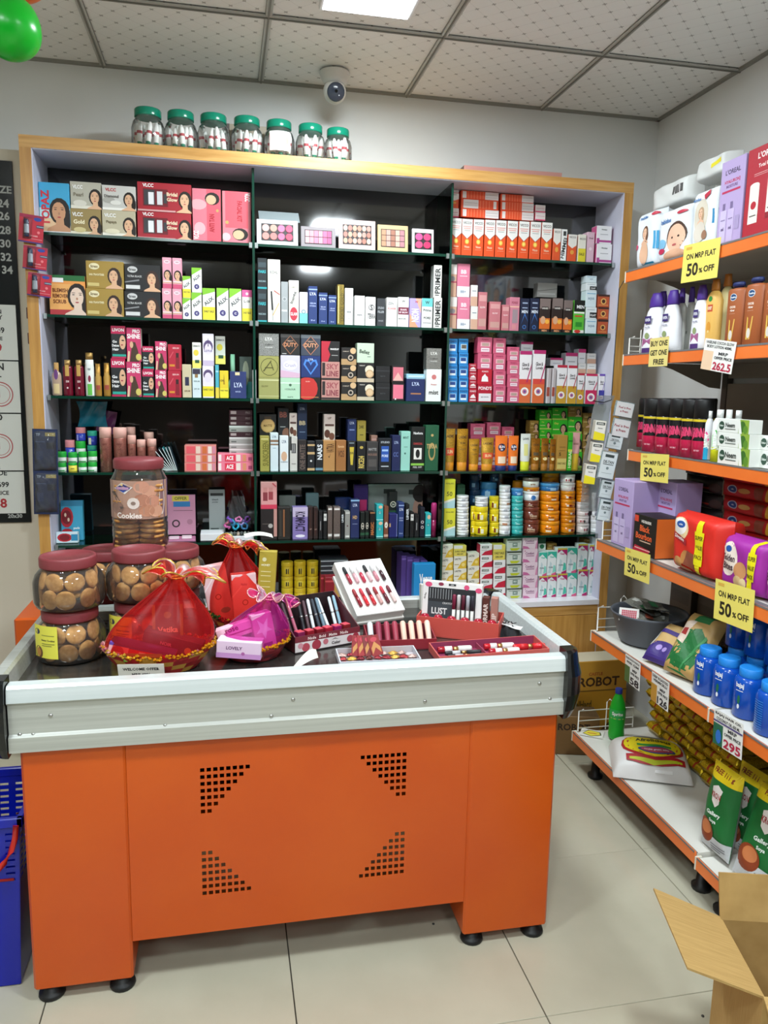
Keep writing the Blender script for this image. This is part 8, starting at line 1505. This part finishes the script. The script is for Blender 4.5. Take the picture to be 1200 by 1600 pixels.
for k, (u, v) in enumerate(((70, 705), (72, 770))):
    q = P(u, v, y=CY0-.02); w_, h_ = .088, .165
    t = empty('razor_blister', 'navy blue razor blister pack on the cabinet frame, '+['upper', 'lower'][k], 'card', (q.x, CY0-.012-.006*k, q.z), (0, .03, .06), 'razor packs hanging on the frame')
    b = MB().box(-w_/2, w_/2, -.0006, .0006, -h_/2, h_/2, '14244c'); b.front([('r', .5, .84, .9, .92, 'a89858'), ('t', 'TF', .22, .87, .06, 'a8b8d0', .2), ('r', .1, .7, .5, .72, '3c5078'), ('r', .55, .55, .85, .7, '0c1428'), ('r', .15, .3, .4, .5, '1c3060')], w_, h_, -.0007, -h_/2)
    b.obj('backing_card', t)
    MB().sheet(lambda u, v: ((u-.5)*.078, -.001-.014*math.sin(PI*u)**.4*math.sin(PI*v)**.3-.002*math.sin(u*13+v*17), -.075+.15*v), 12, 14, PLASTIC).obj('blister', t)
for k, (u, v) in enumerate(((42, 488), (45, 528))):
    q = P(u, v, y=CY0); tag(MB().box(-.008, .0, -.035, -.005, -.02, .02, '4c2028', .001).obj('card_edge', None, (CX0-.002, CY0+.06, q.z)), ['upper', 'lower'][k]+' maroon card edge sticking out beside the cabinet frame', 'card')
# ---------------------------------------------------------------- blue shopping basket left of the counter
bk = empty('shopping_basket', 'blue plastic shopping basket with red handles beside the counter', 'basket', (-.682, 1.99, 0))
def wall_grid(x0, x1, z0, z1, cols, rows, y, zslot, sw, sh):
    xs_ = [x0]; 
    for c_ in range(cols):
        cxx = x0+(x1-x0)*(c_+.5)/cols; xs_ += [cxx-sw/2, cxx+sw/2]
    xs_.append(x1); zs_ = [z0]
    for r_ in range(rows):
        czz = zslot+r_*(z1-.03-zslot)/rows+.01; zs_ += [czz-sh/2, czz+sh/2]
    zs_.append(z1)
    vs_ = [(a, y, c_) for c_ in zs_ for a in xs_]; n = len(xs_); fs_ = []
    for j in range(len(zs_)-1):
        for i in range(n-1):
            if i % 2 == 1 and j % 2 == 1: continue
            fs_.append((j*n+i, j*n+i+1, (j+1)*n+i+1, (j+1)*n+i))
    return vs_, fs_
BL = mat('0c1ca4:g'); HB_ = .455
for k, (hx, hy, L_) in enumerate(((0, -.13, .36), (0, .13, .36), (.18, 0, .26), (-.18, 0, .26))):
    vs_, fs_ = wall_grid(-L_/2, L_/2, 0, HB_, 9 if L_ > .3 else 7, 8, 0, .285, .022, .007)
    tp_ = lambda z: .87+.13*z/HB_
    out = []
    for x, y, z in vs_:
        X = x*tp_(z); 
        if k < 2: out.append((X, hy*tp_(z), z+.004))
        else: out.append((hx*tp_(z), X, z+.004))
    o = MB().add(out, fs_, BL).obj('basket_wall', bk); md = o.modifiers.new('thickness', 'SOLIDIFY'); md.thickness = .003; md.offset = 0
b = MB().box(-.18*.87, .18*.87, -.13*.87, .13*.87, .002, .006, BL); b.obj('basket_floor', bk)
b = MB()
for (x0, x1, y0, y1) in ((-.19, .19, -.14, -.126), (-.19, .19, .126, .14), (-.19, -.176, -.14, .14), (.176, .19, -.14, .14)): b.box(x0, x1, y0, y1, HB_-.012, HB_+.012, BL, .002)
b.obj('rim', bk)
for s_ in (-1, 1):
    pts = [(.176*math.cos(t), s_*(.142+.008*math.sin(t)), HB_-.005-.165*math.sin(t)) for t in [PI*i/16 for i in range(17)]]
    MB().tube(pts, .007, 'c8281c:g', 8).obj('handle', bk)
b = MB()
for z in (.30, ): b.tube([(-.15, -.125, z), (.16, -.125, z-.0)], .004, 'b8281c:g', 6)
b.obj('handle_brace', bk)
for k in range(6):
    MB().box(-.0025, .0025, -.004, .004, .02, .25, BL).obj('rib', bk, (-.10+.04*k, -.1165, 0), (.055, 0, 0))
# orange end post of the neighbouring counter
tag(MB().box(-.655, -.565, 2.50, 2.86, .0, .775, ORANGE, .006).box(-.60, -.585, 2.70, 2.72, .775, .79, '2c2420').obj('counter_post', None), 'orange steel end of the neighbouring counter beyond the cookie jars', 'counter')
# ---------------------------------------------------------------- open cardboard box at the lower right
A = Vector((1.071, 1.374, .36)); B = Vector((1.010, 1.150, .36))
ey = (A-B).normalized(); ex = Vector((ey.y, -ey.x, 0)); Lb = (A-B).length; Wb = .27; HBX = .345
MBX = Matrix(((ex.x, ey.x, 0, B.x), (ex.y, ey.y, 0, B.y), (0, 0, 1, 0), (0, 0, 0, 1)))
cbx = empty('cardboard_box', 'open brown cardboard box with spread flaps on the floor', 'box', (0, 0, 0)); cbx.matrix_world = MBX
T = .005
MB().box(0, Wb, 0, Lb, .001, .006, CARD).obj('floor_panel', cbx)
for x0, x1, y0, y1 in ((0, T, 0, Lb), (Wb-T, Wb, 0, Lb), (T, Wb-T, 0, T), (T, Wb-T, Lb-T, Lb)): MB().box(x0, x1, y0, y1, .006, HBX, CARD).obj('side_panel', cbx)
def flap(p, rot, w_, d_, ops=()):
    b = MB().box(0, w_, 0, d_, -T/2, T/2, CARD); b.art(ops, w_, d_, lambda x, z, L: (x+w_/2, z, T/2+.0002*L))
    for k in range(2): b.box(0.0, w_, .004+k*.010, .008+k*.010, T/2-.0008, T/2+.0006, CARD)
    return b.obj('flap', cbx, p, rot)
MB().add([(0, 0, 0), (0, Lb, 0), (-.145, Lb+.015, .05), (-.145, .01, .045), (0, 0, T), (0, Lb, T), (-.145, Lb+.015, .05+T), (-.145, .01, .045+T)], [(0, 1, 2, 3), (7, 6, 5, 4), (0, 4, 5, 1), (1, 5, 6, 2), (2, 6, 7, 3), (3, 7, 4, 0)], CARD).obj('flap', cbx, (0, 0, HBX))
MB().add([(0, 0, 0), (Wb, 0, 0), (Wb-.02, -.16, -.05), (-.01, -.15, -.045), (0, 0, T), (Wb, 0, T), (Wb-.02, -.16, -.05+T), (-.01, -.15, -.045+T)], [(3, 2, 1, 0), (4, 5, 6, 7), (0, 1, 5, 4), (1, 2, 6, 5), (2, 3, 7, 6), (3, 0, 4, 7)], CARD)\
    .art([('t', 'Lakme Unilever Products', .5, .58, .10, '6c5c48', .7, -8), ('t', 'Maharashtra MH', .5, .40, .10, '6c5c48', .6, -8), ('t', 'Customer care', .5, .24, .08, '6c5c48', .5, -8), ('t', 'HC', .86, .66, .2, 'b04038', .2, -8)], Wb, .16, lambda x, z, L: (x+Wb/2, -.16+z, T+.0006-.05*(1-z/.16)+.0002*L)).obj('flap', cbx, (0, 0, HBX))
MB().box(0, Wb, 0, T, 0, .10, CARD).obj('flap', cbx, (0, Lb-T, HBX), (-.30, 0, 0))
MB().box(0, .10, 0, Lb, -T/2, T/2, CARD).obj('flap', cbx, (Wb, 0, HBX), (0, -.5, 0))
MB().add([(0, 0, 0), (.05, 0, 0), (.05, 0, .05), (.025, 0, .07), (0, 0, .05)], [(0, 1, 2, 3, 4)], '6a5044').obj('printed_mark', cbx, (.03, -.0006, .24))
# small trodden specks on the tiles
for k, (u, v) in enumerate(((677, 1444), (1098, 1588),)):
    q = P(u, v, z=0); tag(MB().lathe([(.004, 0), (.0035, .002), (.001, .003)], '3a3a36', 8).obj('floor_speck', None, (q.x, q.y, .0004)), ['small dark crumb on the floor under the counter', 'small pale chip on the floor at the photo foot'][k], 'crumb')
finish_labels()
